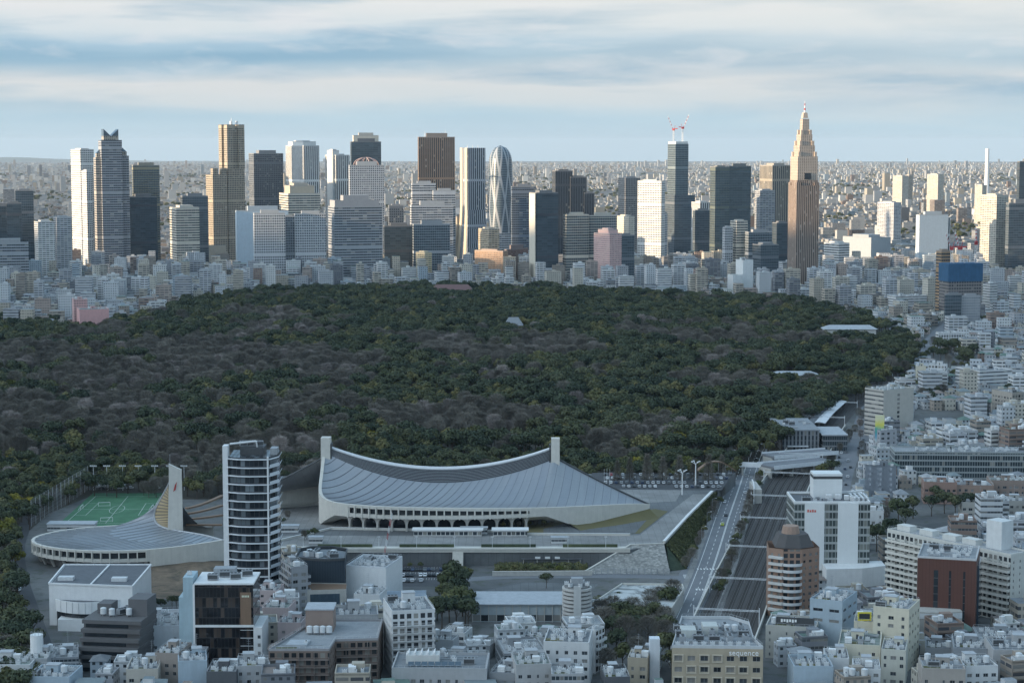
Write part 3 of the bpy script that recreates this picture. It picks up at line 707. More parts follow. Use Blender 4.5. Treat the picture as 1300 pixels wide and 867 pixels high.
def small_arena():
    root = thing('small_arena', 'round arena whose grey roof spirals up to a single pale mast', 'arena', (-204, 1019, 0))
    o = root.location.copy(); L3 = lambda px, py, z: at(px, py, z) - o
    inner = curve([L3(216, 611, 37), L3(207, 628, 29), L3(199, 643, 22.5), L3(196, 655, 17.5), L3(199, 664, 14.6), L3(208, 669.5, 13.2), L3(222, 673, 12.6), L3(240, 676, 12.4), L3(262, 680, 12.2), L3(284, 686, 12)])
    outer = curve([Vector((44, 31, 10.6)), Vector((30, 35, 10.5)), Vector((8, 35.5, 10.4)), Vector((-14, 31, 10.4)), Vector((-31, 22, 10.4)), Vector((-41, 9, 10.4)), Vector((-43.5, -4, 10.4)), Vector((-38, -17, 10.4)),
                   Vector((-24, -28, 10.4)), Vector((-5, -33.5, 10.4)), Vector((16, -32.5, 10.5)), Vector((34, -26, 10.9)), Vector((48, -18, 11.4)), Vector((60, -9, 11.9))])
    def surf(u, v):
        a, b = inner(max(0, u - .10) / .90 if u > .1 else 0), outer(u); p = a.lerp(b, v); p.z -= (a.z - b.z) * .55 * v * (1 - v) * 1.9 + 1.2 * 4 * v * (1 - v) * .6; return p
    mb = MB(); mb.smooth = True; mb.grid(surf, 140, 20, uvs=(46, 6)); roof = mb.build('roof', M['gymroof'], root)
    sm = MB()
    for k in range(1, 46):
        for j in range(10):
            if j < 4 and k % 2: continue
            hgt = .25 if j < 7 else .25 + .5 * (j - 6) / 4
            sm.beam(surf(k / 46, j / 10) + Vector((0, 0, .03)), surf(k / 46, (j + 1) / 10) + Vector((0, 0, .03)), .26, hgt if k < 30 else .2)
    sm.build('roof_seam', M['steel'], roof)
    mb = MB(); gl = MB(); N = 150; U0, U1 = .18, .80
    for i in range(N):
        u0, u1 = i / N, (i + 1) / N; a, b = outer(u0), outer(u1); t = b - a; n = -Vector((t.y, -t.x, 0)).normalized(); n = -n
        if n.dot(a - Vector((5, 0, 0))) < 0: n = -n
        up = Vector((0, 0, 1)); oa, ob, ia, ib = a + n * .9, b + n * .9, a - n * .7, b - n * .7; q = lambda p, z: Vector((p.x, p.y, z)); ra, rb = a - n * .6, b - n * .6
        mb.face([oa + up * .6, ob + up * .6, ib + up * .6, ia + up * .6]); mb.face([ia + up * .6, ib + up * .6, ib - up * .5, ia - up * .5])
        if U0 < u0 < U1:
            mb.face([oa - up * .6, ob - up * .6, ob + up * .6, oa + up * .6]); gl.face([q(ra, 6.7), q(rb, 6.7), rb - up * .6, ra - up * .6])
            mb.face([q(oa, 5.0), q(ob, 5.0), q(ob, 6.7), q(oa, 6.7)]); mb.face([q(oa, 6.7), q(ob, 6.7), q(rb, 6.7), q(ra, 6.7)]); mb.face([q(a - n * 5, 5.4), q(b - n * 5, 5.4), q(ob, 5), q(oa, 5)])
        else:
            k = 1.5 if u0 > U1 else 5; mb.face([q(oa, k), q(ob, k), ob + up * .6, oa + up * .6])
    mb.build('stand_rim', M['pale_concrete'], root); gl.build('gallery_glazing', M['glass'], root)
    bw = MB()
    for i in range(60): a, b = outer(i / 60), outer((i + 1) / 60); f = .86; bw.face([(a.x * f, a.y * f, 0), (b.x * f, b.y * f, 0), (b.x * f, b.y * f, 6), (a.x * f, a.y * f, 6)])
    bw.build('lobby_wall', M['dark_concrete'], root)
    for k in range(33):
        u = U0 + (U1 - U0) * k / 32; a = outer(u); t = outer(u + .004) - outer(u - .004); n = Vector((-t.y, t.x, 0)).normalized()
        if n.dot(a) < 0: n = -n
        p = MB(); p.beam(-n * .7 + Vector((0, 0, 4.9)), n * 1.2 + Vector((0, 0, 4.9)), .6, 6.0); p.build('gallery_fin', M['pale_concrete'], root, (a.x, a.y, 0))
        if k % 2 == 0:
            c = MB(); c.tube((-n.x * 4, -n.y * 4, 0), (-n.x * 1.5, -n.y * 1.5, 5.2), .7, 6, .9); c.build('raking_leg', M['concrete'], root, (a.x, a.y, 0))
    # mast with its fin-like blade, and the slatted light slot beside it
    m0 = L3(222.5, 672, 12.5); ms = MB()
    A = rect(m0.x, m0.y, 8.2, 4.2, R(8)); Bq = rect(m0.x + .5, m0.y, 6.6, 3.6, R(8))
    ms.prism(A, 6, 40, P2=Bq, top=False); T2 = [(p[0], p[1]) for p in Bq]
    ms.face([(T2[0][0], T2[0][1], 40), (T2[1][0], T2[1][1], 40), (T2[1][0], T2[1][1], 44.2), (T2[0][0], T2[0][1], 47.5)]); ms.face([(T2[2][0], T2[2][1], 40), (T2[3][0], T2[3][1], 40), (T2[3][0], T2[3][1], 47.5), (T2[2][0], T2[2][1], 44.2)])
    ms.face([(T2[3][0], T2[3][1], 40), (T2[0][0], T2[0][1], 40), (T2[0][0], T2[0][1], 47.5), (T2[3][0], T2[3][1], 47.5)]); ms.face([(T2[1][0], T2[1][1], 40), (T2[2][0], T2[2][1], 40), (T2[2][0], T2[2][1], 44.2), (T2[1][0], T2[1][1], 44.2)])
    ms.face([(T2[0][0], T2[0][1], 47.5), (T2[1][0], T2[1][1], 44.2), (T2[2][0], T2[2][1], 44.2), (T2[3][0], T2[3][1], 47.5)])
    mast = ms.build('mast', M['pale_concrete'], root)
    em = MB(); em.face([m0 + Vector((-.4, -2.35, 20.5)), m0 + Vector((.9, -2.2, 21.5)), m0 + Vector((1.7, -2.2, 26)), m0 + Vector((.6, -2.35, 24))]); em.build('slot_opening', M['red_metal'], mast)
    rod = MB(); rod.tube(m0 + Vector((-2.2, 0, 34)), m0 + Vector((-2.2, 0, 40)), .12, 5); rod.build('lightning_rod', M['steel'], mast)
    lv = MB(); c1 = lambda t: inner(t * .42); c2 = lambda t: Vector((m0.x - 3.4 + 2.2 * t, m0.y, 36 - 23.5 * t))
    lm, lt, lb = newmat('ochre_louvres'); uu, vv, _ = lt.xyz(lt.node('ShaderNodeUVMap', 0, uv_map='UVMap'))
    lt.set(lb.inputs['Base Color'], lt.mix(lt.m('LESS_THAN', lt.m('FRACT', uu), .4), (.34, .26, .14), (.12, .10, .07)))
    lv.grid(lambda u, v: c1(u).lerp(c2(u), v), 26, 3, uvs=(17, 1)); lv.build('skylight', lm, root)
    sp = MB()
    for i in range(40): sp.tube(inner(i / 40), inner((i + 1) / 40), .55, 6, cap=False)
    sp.build('spine_pipe', M['steel'], root)
    for k in range(4):
        tr = MB()
        for i in range(14):
            t0, t1 = i / 14, (i + 1) / 14; f = lambda t: L3(236 + 46 * t, 667 - 7 * k - 16 * t ** 1.4 * (k / 3), 12 + .9 * k)
            tr.beam(f(t0), f(t1), 2.2, .9)
        tr.build('approach_terrace', M['wood_brown'], root)
    return root
small_arena()
# earth bank in front of the small arena
eb = MB(); eb.smooth = True
def bankp(u, v):
    p = at(163 + 122 * u, 772 - (60 + 6 * u) * v, 0); e = math.sin(math.pi * min(1, max(0, u)))
    p.z = -.3 + 4.6 * v ** 1.6 * (.35 + .65 * e ** .5) + .5 * noise.noise((u * 7, v * 9, 0)) * v; return p
eb.grid(bankp, 40, 26); tag(eb.build('ground_bank', M['patchy']), kind='structure')
# ================================================================== TREES
def crown_mesh(name, mat, rad, hgt, n, leaf, seed, base=3.0, lobes=11, flat=.75):
    """leaf-clump faces spread through a cluster of uneven lobes; no two crowns of the same outline"""
    r = random.Random(seed); b = MB(); L = []
    for k in range(lobes):
        a = 2 * math.pi * (k * .618 + r.random() * .25); q = math.sqrt((k + .3) / lobes) * .68 * rad
        zz = base + (hgt - base) * (.36 + .40 * (1 - (q / rad) ** 2) + r.uniform(-.12, .12))
        L.append((Vector((q * math.cos(a), q * math.sin(a), zz)), rad * r.uniform(.30, .46)))
    for i in range(n):
        c, s = L[r.randrange(lobes)]
        v = Vector((r.gauss(0, 1), r.gauss(0, 1), r.gauss(.35, .9))).normalized()
        p = c + Vector((v.x, v.y, v.z * flat)) * s * (r.random() ** .16) * 1.08
        q = (v * 1.6 + Vector((r.gauss(0, .5), r.gauss(0, .5), r.gauss(.15, .5)))).normalized(); e = q.orthogonal().normalized(); e = Matrix.Rotation(r.uniform(0, 6.28), 3, q) @ e; f = q.cross(e)
        l = leaf * r.uniform(.55, 1.2); l2 = l * r.uniform(.5, .9)
        b.face([p + e * l, p + f * l2, p - e * l * .8, p - f * l2])
    return b
def trunk_into(b, hgt, r0, seed, mat=0, limbs=5, rad=3.0, base=3.0):
    r = random.Random(seed); b.mat = mat
    p = Vector((0, 0, -.3)); top = Vector((r.uniform(-.4, .4), r.uniform(-.4, .4), hgt * .62)); b.tube(p, top, r0, 6, r0 * .5)
    for k in range(limbs):
        a = 2 * math.pi * (k + r.random() * .6) / limbs; q = p.lerp(top, r.uniform(.5, .98)); e = Vector((math.cos(a) * rad * .62, math.sin(a) * rad * .62, hgt * r.uniform(.66, .86)))
        b.tube(q, e, r0 * .42, 5, r0 * .12)
    b.mat = 0
def twigs_into(b, rad, hgt, n, seed, base, wd=.085, mat=0):
    r = random.Random(seed); b.mat = mat
    for i in range(n):
        a = r.uniform(0, 6.28); u = r.random() ** .5; z = r.random() ** .7
        env = math.sin(math.pi * min(1, .16 + .84 * (1 - z) ** .85 * 1.0)) if False else math.sqrt(max(0, 1 - (abs(z - .42) / .62) ** 2.2))
        lump = .82 + .3 * noise.noise((math.cos(a) * 1.7 + seed, math.sin(a) * 1.7, z * 2.4))
        env *= .55 + .55 * z if seed % 2 else 1; q = rad * u * env * lump; p = Vector((q * math.cos(a), q * math.sin(a), base + (hgt - base) * z))
        d = Vector((math.cos(a) * (.35 + u), math.sin(a) * (.35 + u), r.uniform(.25, 1.3))) + Vector((r.gauss(0, .35), r.gauss(0, .35), r.gauss(0, .3))); d.normalize()
        t = d.orthogonal().normalized(); t = Matrix.Rotation(r.uniform(0, 6.28), 3, d) @ t; l = r.uniform(.9, 2.1)
        b.face([p - t * wd, p + t * wd, p + d * l + t * wd * .25, p + d * l - t * wd * .25])
    b.mat = 0
def cone_crown(mat, rad, hgt, n, leaf, seed, base=1.5, twig=False):
    r = random.Random(seed); b = MB()
    for i in range(n):
        z = r.random() ** 1.25; a = r.uniform(0, 6.28); q = rad * (1 - z) ** .8 * (r.random() ** .35) * (.85 + .25 * math.sin(z * 40)) + .1
        p = Vector((q * math.cos(a), q * math.sin(a), base + (hgt - base) * z)); d = Vector((math.cos(a), math.sin(a), r.uniform(-.3, .5) if not twig else r.uniform(.3, 1.2))).normalized()
        t = d.orthogonal().normalized(); t = Matrix.Rotation(r.uniform(0, 6.28), 3, d) @ t; l = leaf * r.uniform(.6, 1.3); wd = leaf * .42 if not twig else .09
        b.face([p - t * wd, p + t * wd, p + d * l + t * wd * .4, p + d * l - t * wd * .4])
    return b
KINDS = []       # (kind, crown mesh, trunk mesh, whole mesh for the mass, radius)
def add_kind(kind, crown, mats, hgt, rad, r0, seed, base):
    cm = crown.mesh(kind + '_crown', mats)
    tb = MB(); trunk_into(tb, hgt, r0, seed, 0, 6, rad, base); tm = tb.mesh(kind + '_trunk', [M['timber']])
    wb = MB(); wb.v = list(crown.v); wb.f = list(crown.f); wb.uv = list(crown.uv); wb.mi = list(crown.mi); wb.c = list(crown.c); trunk_into(wb, hgt, r0, seed, 1, 4, rad, base)
    wm = wb.mesh(kind + '_whole', list(mats) + [M['timber']])
    KINDS.append((kind, cm, tm, wm, rad))
for i, (mt, rad, hgt) in enumerate((('ever', 6.2, 13), ('ever', 5.2, 12), ('ever3', 6.6, 14), ('ever2', 5.0, 11.5), ('ever3', 5.4, 15), ('ever', 4.4, 10.5))):
    add_kind('evergreen_tree', crown_mesh('c', None, rad, hgt, 1000, .72, 20 + i, base=2.5, lobes=10 + i), [M[mt]], hgt, rad, .34, 40 + i, 2.5)
for i, (mt, rad, hgt) in enumerate((('twig', 5.8, 13.5), ('twig', 4.8, 12), ('twig', 6.4, 14), ('twig2', 5.2, 12.5))):
    b_ = MB(); twigs_into(b_, rad, hgt, 1500, 60 + i, 3.0); add_kind('bare_tree', b_, [M[mt]], hgt, rad, .26, 70 + i, 3)
add_kind('conical_tree', cone_crown(None, 3.2, 15, 1100, .75, 5, twig=False), [M['rust']], 15, 1.5, .25, 90, 1)
add_kind('conical_tree', cone_crown(None, 3.4, 15, 1300, 1.4, 6, twig=True), [M['twig']], 15, 1.5, .25, 91, 1)
add_kind('yellowing_tree', crown_mesh('c', None, 5.6, 11.5, 1000, .6, 33, base=2.2, lobes=12), [M['yellow']], 11.5, 5.6, .3, 95, 2)
EV, BR, CO, YE = [0, 1, 2, 3, 4, 5], [6, 7, 8, 9], [10, 11], [12]

def tree(ki, x, y, z, s, a, label, group):
    kind, cm, tm, wm, rad = KINDS[ki]
    t = thing(kind, label, 'tree', (x, y, z), a, group); t.scale = (s, s, s)
    link('crown', cm, t); link('trunk', tm, t); return t

# the wooded park as ground: its outline at treetop height, traced on the plan
FP = px_poly([(-40, 404), (40, 408), (78, 411), (120, 412), (150, 399), (190, 394), (232, 379), (300, 369), (362, 363), (450, 363), (560, 358), (650, 362), (700, 361), (765, 366), (850, 369), (950, 373),
              (1005, 378), (1050, 385), (1108, 399), (1150, 416), (1162, 434), (1160, 452), (1130, 470), (1098, 486), (1060, 505), (1022, 530), (985, 555), (950, 566), (930, 582), (880, 590), (800, 590), (700, 585),
              (600, 586), (430, 590), (350, 596), (300, 604), (205, 605), (112, 602), (60, 622), (25, 652), (24, 700), (40, 760), (52, 830), (20, 880), (-60, 880)], 14)
def inside(P, x, y):
    c = False; j = len(P) - 1
    for i in range(len(P)):
        if (P[i][1] > y) != (P[j][1] > y) and x < (P[j][0] - P[i][0]) * (y - P[i][1]) / (P[j][1] - P[i][1]) + P[i][0]: c = not c
        j = i
    return c
fl = MB(); fl.face([(p[0], p[1], .03) for p in FP])
M['forest_floor'] = asphalt('forest_floor', (.04, .036, .026)); tag(fl.build('forest_floor', M['forest_floor']), kind='structure')
CLEAR = [(1078, 426, 60, 46), (575, 374, 50, 26), (652, 417, 22, 26), (1008, 480, 46, 40), (650, 555, 18, 22), (940, 560, 20, 8)]   # clearings with roofs: px, py, half-widths in metres
CLR = [(at(px, py, 6), a, c) for px, py, a, c in CLEAR]
def bareness(px, py, x, y):
    G = lambda cx, cy, sx, sy: math.exp(-((px - cx) / sx) ** 2 - ((py - cy) / sy) ** 2)
    b = .95 * G(150, 500, 260, 45) + .75 * G(330, 410, 60, 16) + .8 * G(230, 455, 150, 22) + .6 * G(610, 525, 90, 22) + .45 * G(640, 440, 240, 26) + .55 * G(480, 470, 150, 20) + .7 * G(60, 560, 130, 40) + .5 * G(480, 570, 200, 18) + .5 * G(1045, 405, 22, 10) + .5 * G(900, 540, 60, 18) + .4 * G(880, 430, 120, 16)
    b -= .5 * G(430, 395, 170, 12) + .3 * G(820, 390, 200, 12) + .3 * G(40, 410, 70, 10)
    return b * .72 + .85 * noise.noise((x / 70, y / 110, 1.5)) + .55 * noise.noise((x / 26, y / 34, 8.5)) - .02
xs_ = [p[0] for p in FP]; ys_ = [p[1] for p in FP]; PTS = []
sp = 10.4; rr = random.Random(5); yy = min(ys_)
while yy < max(ys_):
    xx = min(xs_)
    while xx < max(xs_):
        x, y = xx + rr.uniform(-.6, .6) * sp, yy + rr.uniform(-.6, .6) * sp; xx += sp
        if not inside(FP, x, y): continue
        px, py = pix(x, y, 9)
        if px < -25 or px > 1330 or py > 905: continue
        if any(abs(x - c.x) < a and abs(y - c.y) < d for c, a, d in CLR): continue
        bb_ = bareness(px, py, x, y); hz = 1 + .16 * noise.noise((x / 130, y / 130, 4)) + rr.uniform(-.36, .42)
        if bb_ > .34: k = rr.choice(BR[:3]) if rr.random() > .04 + .75 * max(0, noise.noise((x / 60, y / 60, 9))) else BR[3]
        else: k = rr.choice(EV) if rr.random() > .02 else YE[0]
        if k == YE[0] and not (py > 540 or px < 90): k = EV[3]
        if k in EV: k = EV[int((noise.noise((x / 45, y / 55, 21)) * .5 + .5) * 5.99 * .7 + rr.random() * 1.79) % 6]
        if y < 1330: hz = min(hz, .92)
        PTS.append((y, x, k, .98 * hz if k in BR else 1.08 * hz, rr.uniform(0, 6.28)))
    yy += sp
PTS.sort()
N_SINGLE = 165
for y, x, k, s, a in PTS[:N_SINGLE]:
    px, py = pix(x, y, 8); zone = 'along the strip beside the curved street' if px < 120 and py > 640 else 'on the near edge of the park forest behind the sports field' if px < 340 else 'on the near edge of the park forest behind the arena roof' if px < 740 else 'on the near edge of the park forest above the upper car park'
    kd = {'evergreen_tree': 'dark round evergreen tree', 'bare_tree': 'leafless grey brown tree', 'yellowing_tree': 'yellow green bushy tree', 'conical_tree': 'pointed tree'}[KINDS[k][0]]
    tree(k, x, y, 0, s, a, f'{kd} {zone}', f'{kd}s {zone}')
# the rest of the wood: one mass, instanced from the same trees
def forest_mass(pts):
    me = D.meshes.new('forest'); me.from_pydata([(p[1], p[0], .0) for p in pts], [], [])
    for nm, vals, ty in (('kind_index', [p[2] for p in pts], 'INT'), ('size', [p[3] for p in pts], 'FLOAT'), ('turn', [p[4] for p in pts], 'FLOAT')):
        at_ = me.attributes.new(nm, ty, 'POINT'); at_.data.foreach_set('value', np.array(vals, np.int32 if ty == 'INT' else np.float32))
    o = link('forest', me); tag(o, 'broad mass of evergreen and leafless treetops filling the park', None, None, 'stuff')
    ng = D.node_groups.new('forest_nodes', 'GeometryNodeTree')
    ng.interface.new_socket('Geometry', in_out='INPUT', socket_type='NodeSocketGeometry'); ng.interface.new_socket('Geometry', in_out='OUTPUT', socket_type='NodeSocketGeometry')
    n, l = ng.nodes, ng.links; gi_ = n.new('NodeGroupInput'); go = n.new('NodeGroupOutput'); jn = n.new('GeometryNodeJoinGeometry')
    def attr(nm, ty):
        a = n.new('GeometryNodeInputNamedAttribute'); a.data_type = ty; a.inputs[0].default_value = nm; return a.outputs[0]
    ki, sz, tn = attr('kind_index', 'INT'), attr('size', 'FLOAT'), attr('turn', 'FLOAT')
    cx = n.new('ShaderNodeCombineXYZ'); l.new(tn, cx.inputs[2]); cs = n.new('ShaderNodeCombineXYZ')
    for i in range(3): l.new(sz, cs.inputs[i])
    for i, kd in enumerate(KINDS):
        if not any(p[2] == i for p in pts): continue
        src = D.objects.new('tree_source', kd[3]); src.use_fake_user = True
        oi = n.new('GeometryNodeObjectInfo'); oi.inputs['Object'].default_value = src; oi.inputs['As Instance'].default_value = True
        cmp = n.new('FunctionNodeCompare'); cmp.data_type = 'INT'; cmp.operation = 'EQUAL'; l.new(ki, cmp.inputs[2]); cmp.inputs[3].default_value = i
        ip = n.new('GeometryNodeInstanceOnPoints'); l.new(gi_.outputs[0], ip.inputs['Points']); l.new(cmp.outputs[0], ip.inputs['Selection'])
        l.new(oi.outputs['Geometry'], ip.inputs['Instance']); l.new(cs.outputs[0], ip.inputs['Scale'])
        er = n.new('FunctionNodeEulerToRotation'); l.new(cx.outputs[0], er.inputs[0]); l.new(er.outputs[0], ip.inputs['Rotation']); l.new(ip.outputs[0], jn.inputs[0])
    l.new(jn.outputs[0], go.inputs[0]); md = o.modifiers.new('trees', 'NODES'); md.node_group = ng
forest_mass(PTS[N_SINGLE:])

# trees one can name: the avenue, the yellow pair, the conical row, gardens between the houses
def row(L, kinds, s, label, group, z=0.0, jit=1.0):
    for px, py in L:
        p = at(px, py, z); tree(rr.choice(kinds), p.x + rr.uniform(-jit, jit), p.y + rr.uniform(-jit, jit), z, s * rr.uniform(.85, 1.15), rr.uniform(0, 6.28), label, group)
def between(a, b, n): return [(a[0] + (b[0] - a[0]) * i / (n - 1), a[1] + (b[1] - a[1]) * i / (n - 1)) for i in range(n)]
row([(30, 652), (14, 655), (52, 634), (62, 628)], YE, .95, 'yellow green bushy tree at the corner of the sports field fence', 'yellow trees by the sports field')
row([(782, 612), (800, 611), (822, 612), (843, 611), (862, 611), (880, 610), (898, 612)], [11], 1.0, 'bare pointed tree in the row behind the upper car park', 'row of bare pointed trees', TZ)
row([(937, 588)], [10], .95, 'rusty pointed tree standing alone by the road bridge', None)
row([(916, 606)], [11], 1.05, 'dark bare pointed tree before the curved footbridge', None)
row(between((872, 722), (935, 598), 15), BR + [0, 3], .5, 'small street tree between the green bank and the avenue', 'street trees under the green bank')
row(between((914, 758), (966, 604), 24), [3, 6, 7, 1, 8], .55, 'small street tree between the avenue and the railway', 'street trees above the railway')
row([(580, 796), (570, 776), (590, 794), (585, 757), (555, 788), (572, 790), (586, 782), (580, 766), (566, 772), (560, 800), (592, 800), (575, 752), (588, 748), (568, 757)], [0, 2, 4, 4], .98, 'dark evergreen tree in the clump beside the long pale hall', 'evergreen clump beside the hall')
row([(692, 746), (762, 772), (786, 770)], [1, 2], .62, 'round evergreen tree between the long hall and the paved yard', 'round trees by the paved yard')
row([(785, 800), (795, 806), (814, 803), (836, 808), (778, 818), (808, 812), (832, 796), (760, 845), (790, 850), (815, 852), (848, 842), (846, 812), (765, 798), (775, 790), (805, 792), (828, 790), (845, 800), (770, 810), (795, 822), (822, 818), (842, 822), (780, 836), (805, 845), (838, 840), (850, 858), (822, 862), (770, 858), (850, 778)], [0, 2, 4, 7, 6, 8], .85, 'dark tree in the garden below the round grey tower', 'garden trees below the round tower')
row([(838, 772), (852, 768), (826, 778)], BR, .8, 'leafless tree at the corner of the paved yard', 'leafless trees by the paved yard')
row(between((168, 778), (226, 772), 7), [0, 2, 4], .42, 'low dark tree below the brown earth bank', 'trees below the earth bank')
row([(640, 728), (655, 727), (668, 727), (682, 728), (697, 727), (712, 728), (726, 727), (738, 728)], [3, 12, 1], .42, 'clipped olive shrub tree in the hedge before the promenade', 'hedge trees before the promenade')
row([(352, 662), (358, 668), (366, 660), (384, 686), (392, 684), (400, 683)], [1, 2, 7], .4, 'small tree in the paved court beside the big pylon', 'court trees beside the big pylon', TZ)
row(between((640, 671), (700, 668), 7), [3, 7], .34, 'low bush tree along the lawn below the stand', 'bushes below the stand', TZ)
row([(505, 722), (520, 722), (535, 722)], [3, 1], .3, 'low shrub by the parking lot before the promenade', 'shrubs by the parking lot')
row([(1045, 610), (1055, 607)], [2, 0], .8, 'dark evergreen tree on the station square', 'station square trees')
row([(1122, 668), (1140, 662), (1160, 658), (1182, 655), (1200, 652), (1130, 690), (1112, 700), (1150, 672), (1212, 656), (1228, 655), (1245, 655)], [2, 4, 0, 7], .95, 'dark tree behind the long white apartment slab', 'trees behind the apartment slab')
row([(1186, 640), (1200, 634), (1178, 633)], [2, 4], .85, 'dark evergreen tree among the low brick blocks', 'evergreens among brick blocks')
row([(1200, 455), (1212, 452), (1195, 462), (1222, 462), (1236, 458), (1190, 450), (1228, 470)], [2, 4], 1.35, 'tall dark evergreen tree among the houses east of the wood', 'tall evergreens among the houses')
row([(1275, 512), (1285, 505), (1290, 520)], [2, 4], 1.0, 'dark evergreen tree below the banded office block', 'evergreens below the banded office')
row(between((1068, 575), (1130, 490), 12), BR, .62, 'leafless street tree along the station boulevard', 'boulevard trees by the station')
row([(1150, 470), (1160, 462), (1168, 450), (1174, 442), (1156, 476), (1165, 470), (1172, 460), (1140, 480)], [0, 2, 7], .8, 'dark tree at the wood corner where the street bends', 'trees at the wood corner')
row([(x + 36, y) for x, y in between((945, 760), (1000, 640), 16)], [6, 7, 3, 1], .5, 'small tree on the town side of the railway cutting', 'trees on the town side of the railway')
row(between((1095, 585), (1090, 530), 5), BR, .55, 'leafless tree before the boulevard offices', 'trees before the boulevard offices')
# ================================================================== SKYLINE
WH, CR, BE, BN, GY, LG, DK, DG, BL, PK = (.66, .66, .64), (.60, .55, .46), (.47, .40, .31), (.27, .19, .135), (.33, .35, .37), (.50, .51, .52), (.075, .082, .092), (.15, .165, .18), (.25, .33, .40), (.62, .43, .40)
ROOFC = [(.27, .285, .30), (.20, .215, .23), (.33, .34, .35), (.14, .15, .165), (.20, .24, .22)]
VMATS = ['tower_grid', 'tower_ribbon', 'tower_fins', 'tower_glass', 'punched', 'balcony', 'any']
def shape(px0, px1, pyt, Y, lf, rot, pyref=None):
    """plan and height of a block from its outline in the photo; lf = share of the outline that is its left face"""
    X0, X1 = xat(px0, pyt, Y), xat(px1, pyt, Y); Wd = X1 - X0; s, c = math.sin(rot), math.cos(rot)
    wd = (1 - lf) * Wd / c; dp = lf * Wd / s if s > .02 else max(14, .7 * wd)
    # nearest corner at Y: front-left corner
    fx = X0 + lf * Wd
    cx = fx + wd / 2 * c - dp / 2 * s; cy = Y + wd / 2 * s + dp / 2 * c
    return cx, cy, wd, dp, zat(pyt, Y)
def mech(parent, wd, dp, h, seed, nm='plant_room', mat=None):
    r = random.Random(seed); b = MB(); b.col = (.4, .42, .44)
    b.box(-wd * .3, wd * .3, -dp * .28, dp * .28, h + .02, h + max(3, wd * .12)); b.build(nm, M['any'], parent)
def tower(label, vols, Y, rot=20, cat='office tower', roofs=True, mast=None, name='office_tower', group=None):
    root = None; a = R(rot)
    for i, v in enumerate(vols):
        px0, px1, pyt, lf, st, col = v[:6]; dY = v[6] if len(v) > 6 else 0
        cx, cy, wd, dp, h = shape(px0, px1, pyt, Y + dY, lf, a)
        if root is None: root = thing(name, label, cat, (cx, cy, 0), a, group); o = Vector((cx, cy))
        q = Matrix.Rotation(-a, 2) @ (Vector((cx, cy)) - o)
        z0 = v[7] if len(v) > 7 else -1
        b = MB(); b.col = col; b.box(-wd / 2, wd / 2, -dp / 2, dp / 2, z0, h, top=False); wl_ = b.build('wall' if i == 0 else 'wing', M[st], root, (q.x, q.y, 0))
        rb = MB(); rb.col = tuple(.55 * x + .14 for x in col); k = min(1.2, wd * .05)
        for (x0, x1, y0, y1) in ((-wd / 2, wd / 2, -dp / 2, -dp / 2 + k), (-wd / 2, wd / 2, dp / 2 - k, dp / 2), (-wd / 2, -wd / 2 + k, -dp / 2 + k, dp / 2 - k), (wd / 2 - k, wd / 2, -dp / 2 + k, dp / 2 - k)):
            rb.box(x0, x1, y0, y1, h, h + 1.6)
        rb.col = (.3, .32, .34); rb.face([(-wd / 2 + k, -dp / 2 + k, h + .2), (wd / 2 - k, -dp / 2 + k, h + .2), (wd / 2 - k, dp / 2 - k, h + .2), (-wd / 2 + k, dp / 2 - k, h + .2)])
        rf = rb.build('roof', M['any'], root, (q.x, q.y, 0))
        if roofs and wd > 9:
            m = MB(); m.col = tuple(.6 * x + .12 for x in col); m.box(-wd * .28, wd * .3, -dp * .26, dp * .3, h + .22, h + max(3.5, min(9, wd * .13))); m.build('plant_room', M['any'], rf)
        if mast and i == 0:
            for mx, hh in mast:
                m = MB(); m.tube((mx * wd, 0, h), (mx * wd, 0, h + hh), .5, 5, .15); m.build('antenna', M['white_metal'], rf)
    return root

tower('pale cream slab tower at the far left of the skyline with a white sunlit end', [(83, 117, 191, .55, 'tower_grid', WH), (100, 116, 218, .6, 'tower_grid', WH, -30)], 3560, 32, mast=[(.1, 5)])
tower('dark glass block with a lower step at the very edge of the skyline', [(-20, 12, 262, .2, 'tower_glass', DK), (12, 41, 243, .25, 'tower_glass', DG, 60), (4, 26, 259, .2, 'tower_glass', DK, -30)], 3050, 15)
tower('low wide blue grey office in front of the dark glass block', [(-20, 33, 310, .1, 'tower_ribbon', GY)], 2880, 15)
tower('white balconied apartment tower, near twin of the cluster below the tall pale slab', [(38, 67, 283, .35, 'balcony', WH)], 3000, 25, 'apartment tower', name='apartment_tower')
tower('blue grey balconied apartment tower, far twin of the cluster below the tall pale slab', [(64, 89, 277, .3, 'balcony', LG)], 3080, 25, 'apartment tower', name='apartment_tower')
tower('glass tower reflecting yellow sky high up, beside the three step tower', [(166, 200, 211, .08, 'tower_glass', (.30, .27, .19)), (161, 197, 251, .1, 'tower_glass', DK, -40)], 3500, 22)  # yellow sky reflection put into the wall colour of the taller volume
tower('banded beige tower with a sunlit narrow end before the twin topped tower', [(210, 251, 265, .33, 'tower_ribbon', CR), (228, 262, 250, .1, 'tower_glass', DG, 120)], 3200, 24)
tower('dark lattice fronted tower between the twin topped tower and the white drum topped tower', [(312, 358, 196, .22, 'tower_grid', DG)], 3720, 20, roofs=True)
tower('broad white tower crowned by a row of white roof drums', [(358, 404, 186, .6, 'tower_fins', WH), (362, 400, 181, .6, 'any', WH, 6)], 3640, 34, mast=[(.2, 6), (-.2, 5)])
tower('low beige hall like tower with banded front below the white drum topped tower', [(349, 405, 247, .30, 'tower_ribbon', CR), (358, 398, 237, .25, 'any', BE, 14)], 3330, 20)
tower('pale blue box of a building with blank walls before the dark lattice tower', [(297, 364, 269, .05, 'any', (.50, .58, .64))], 3260, 16)
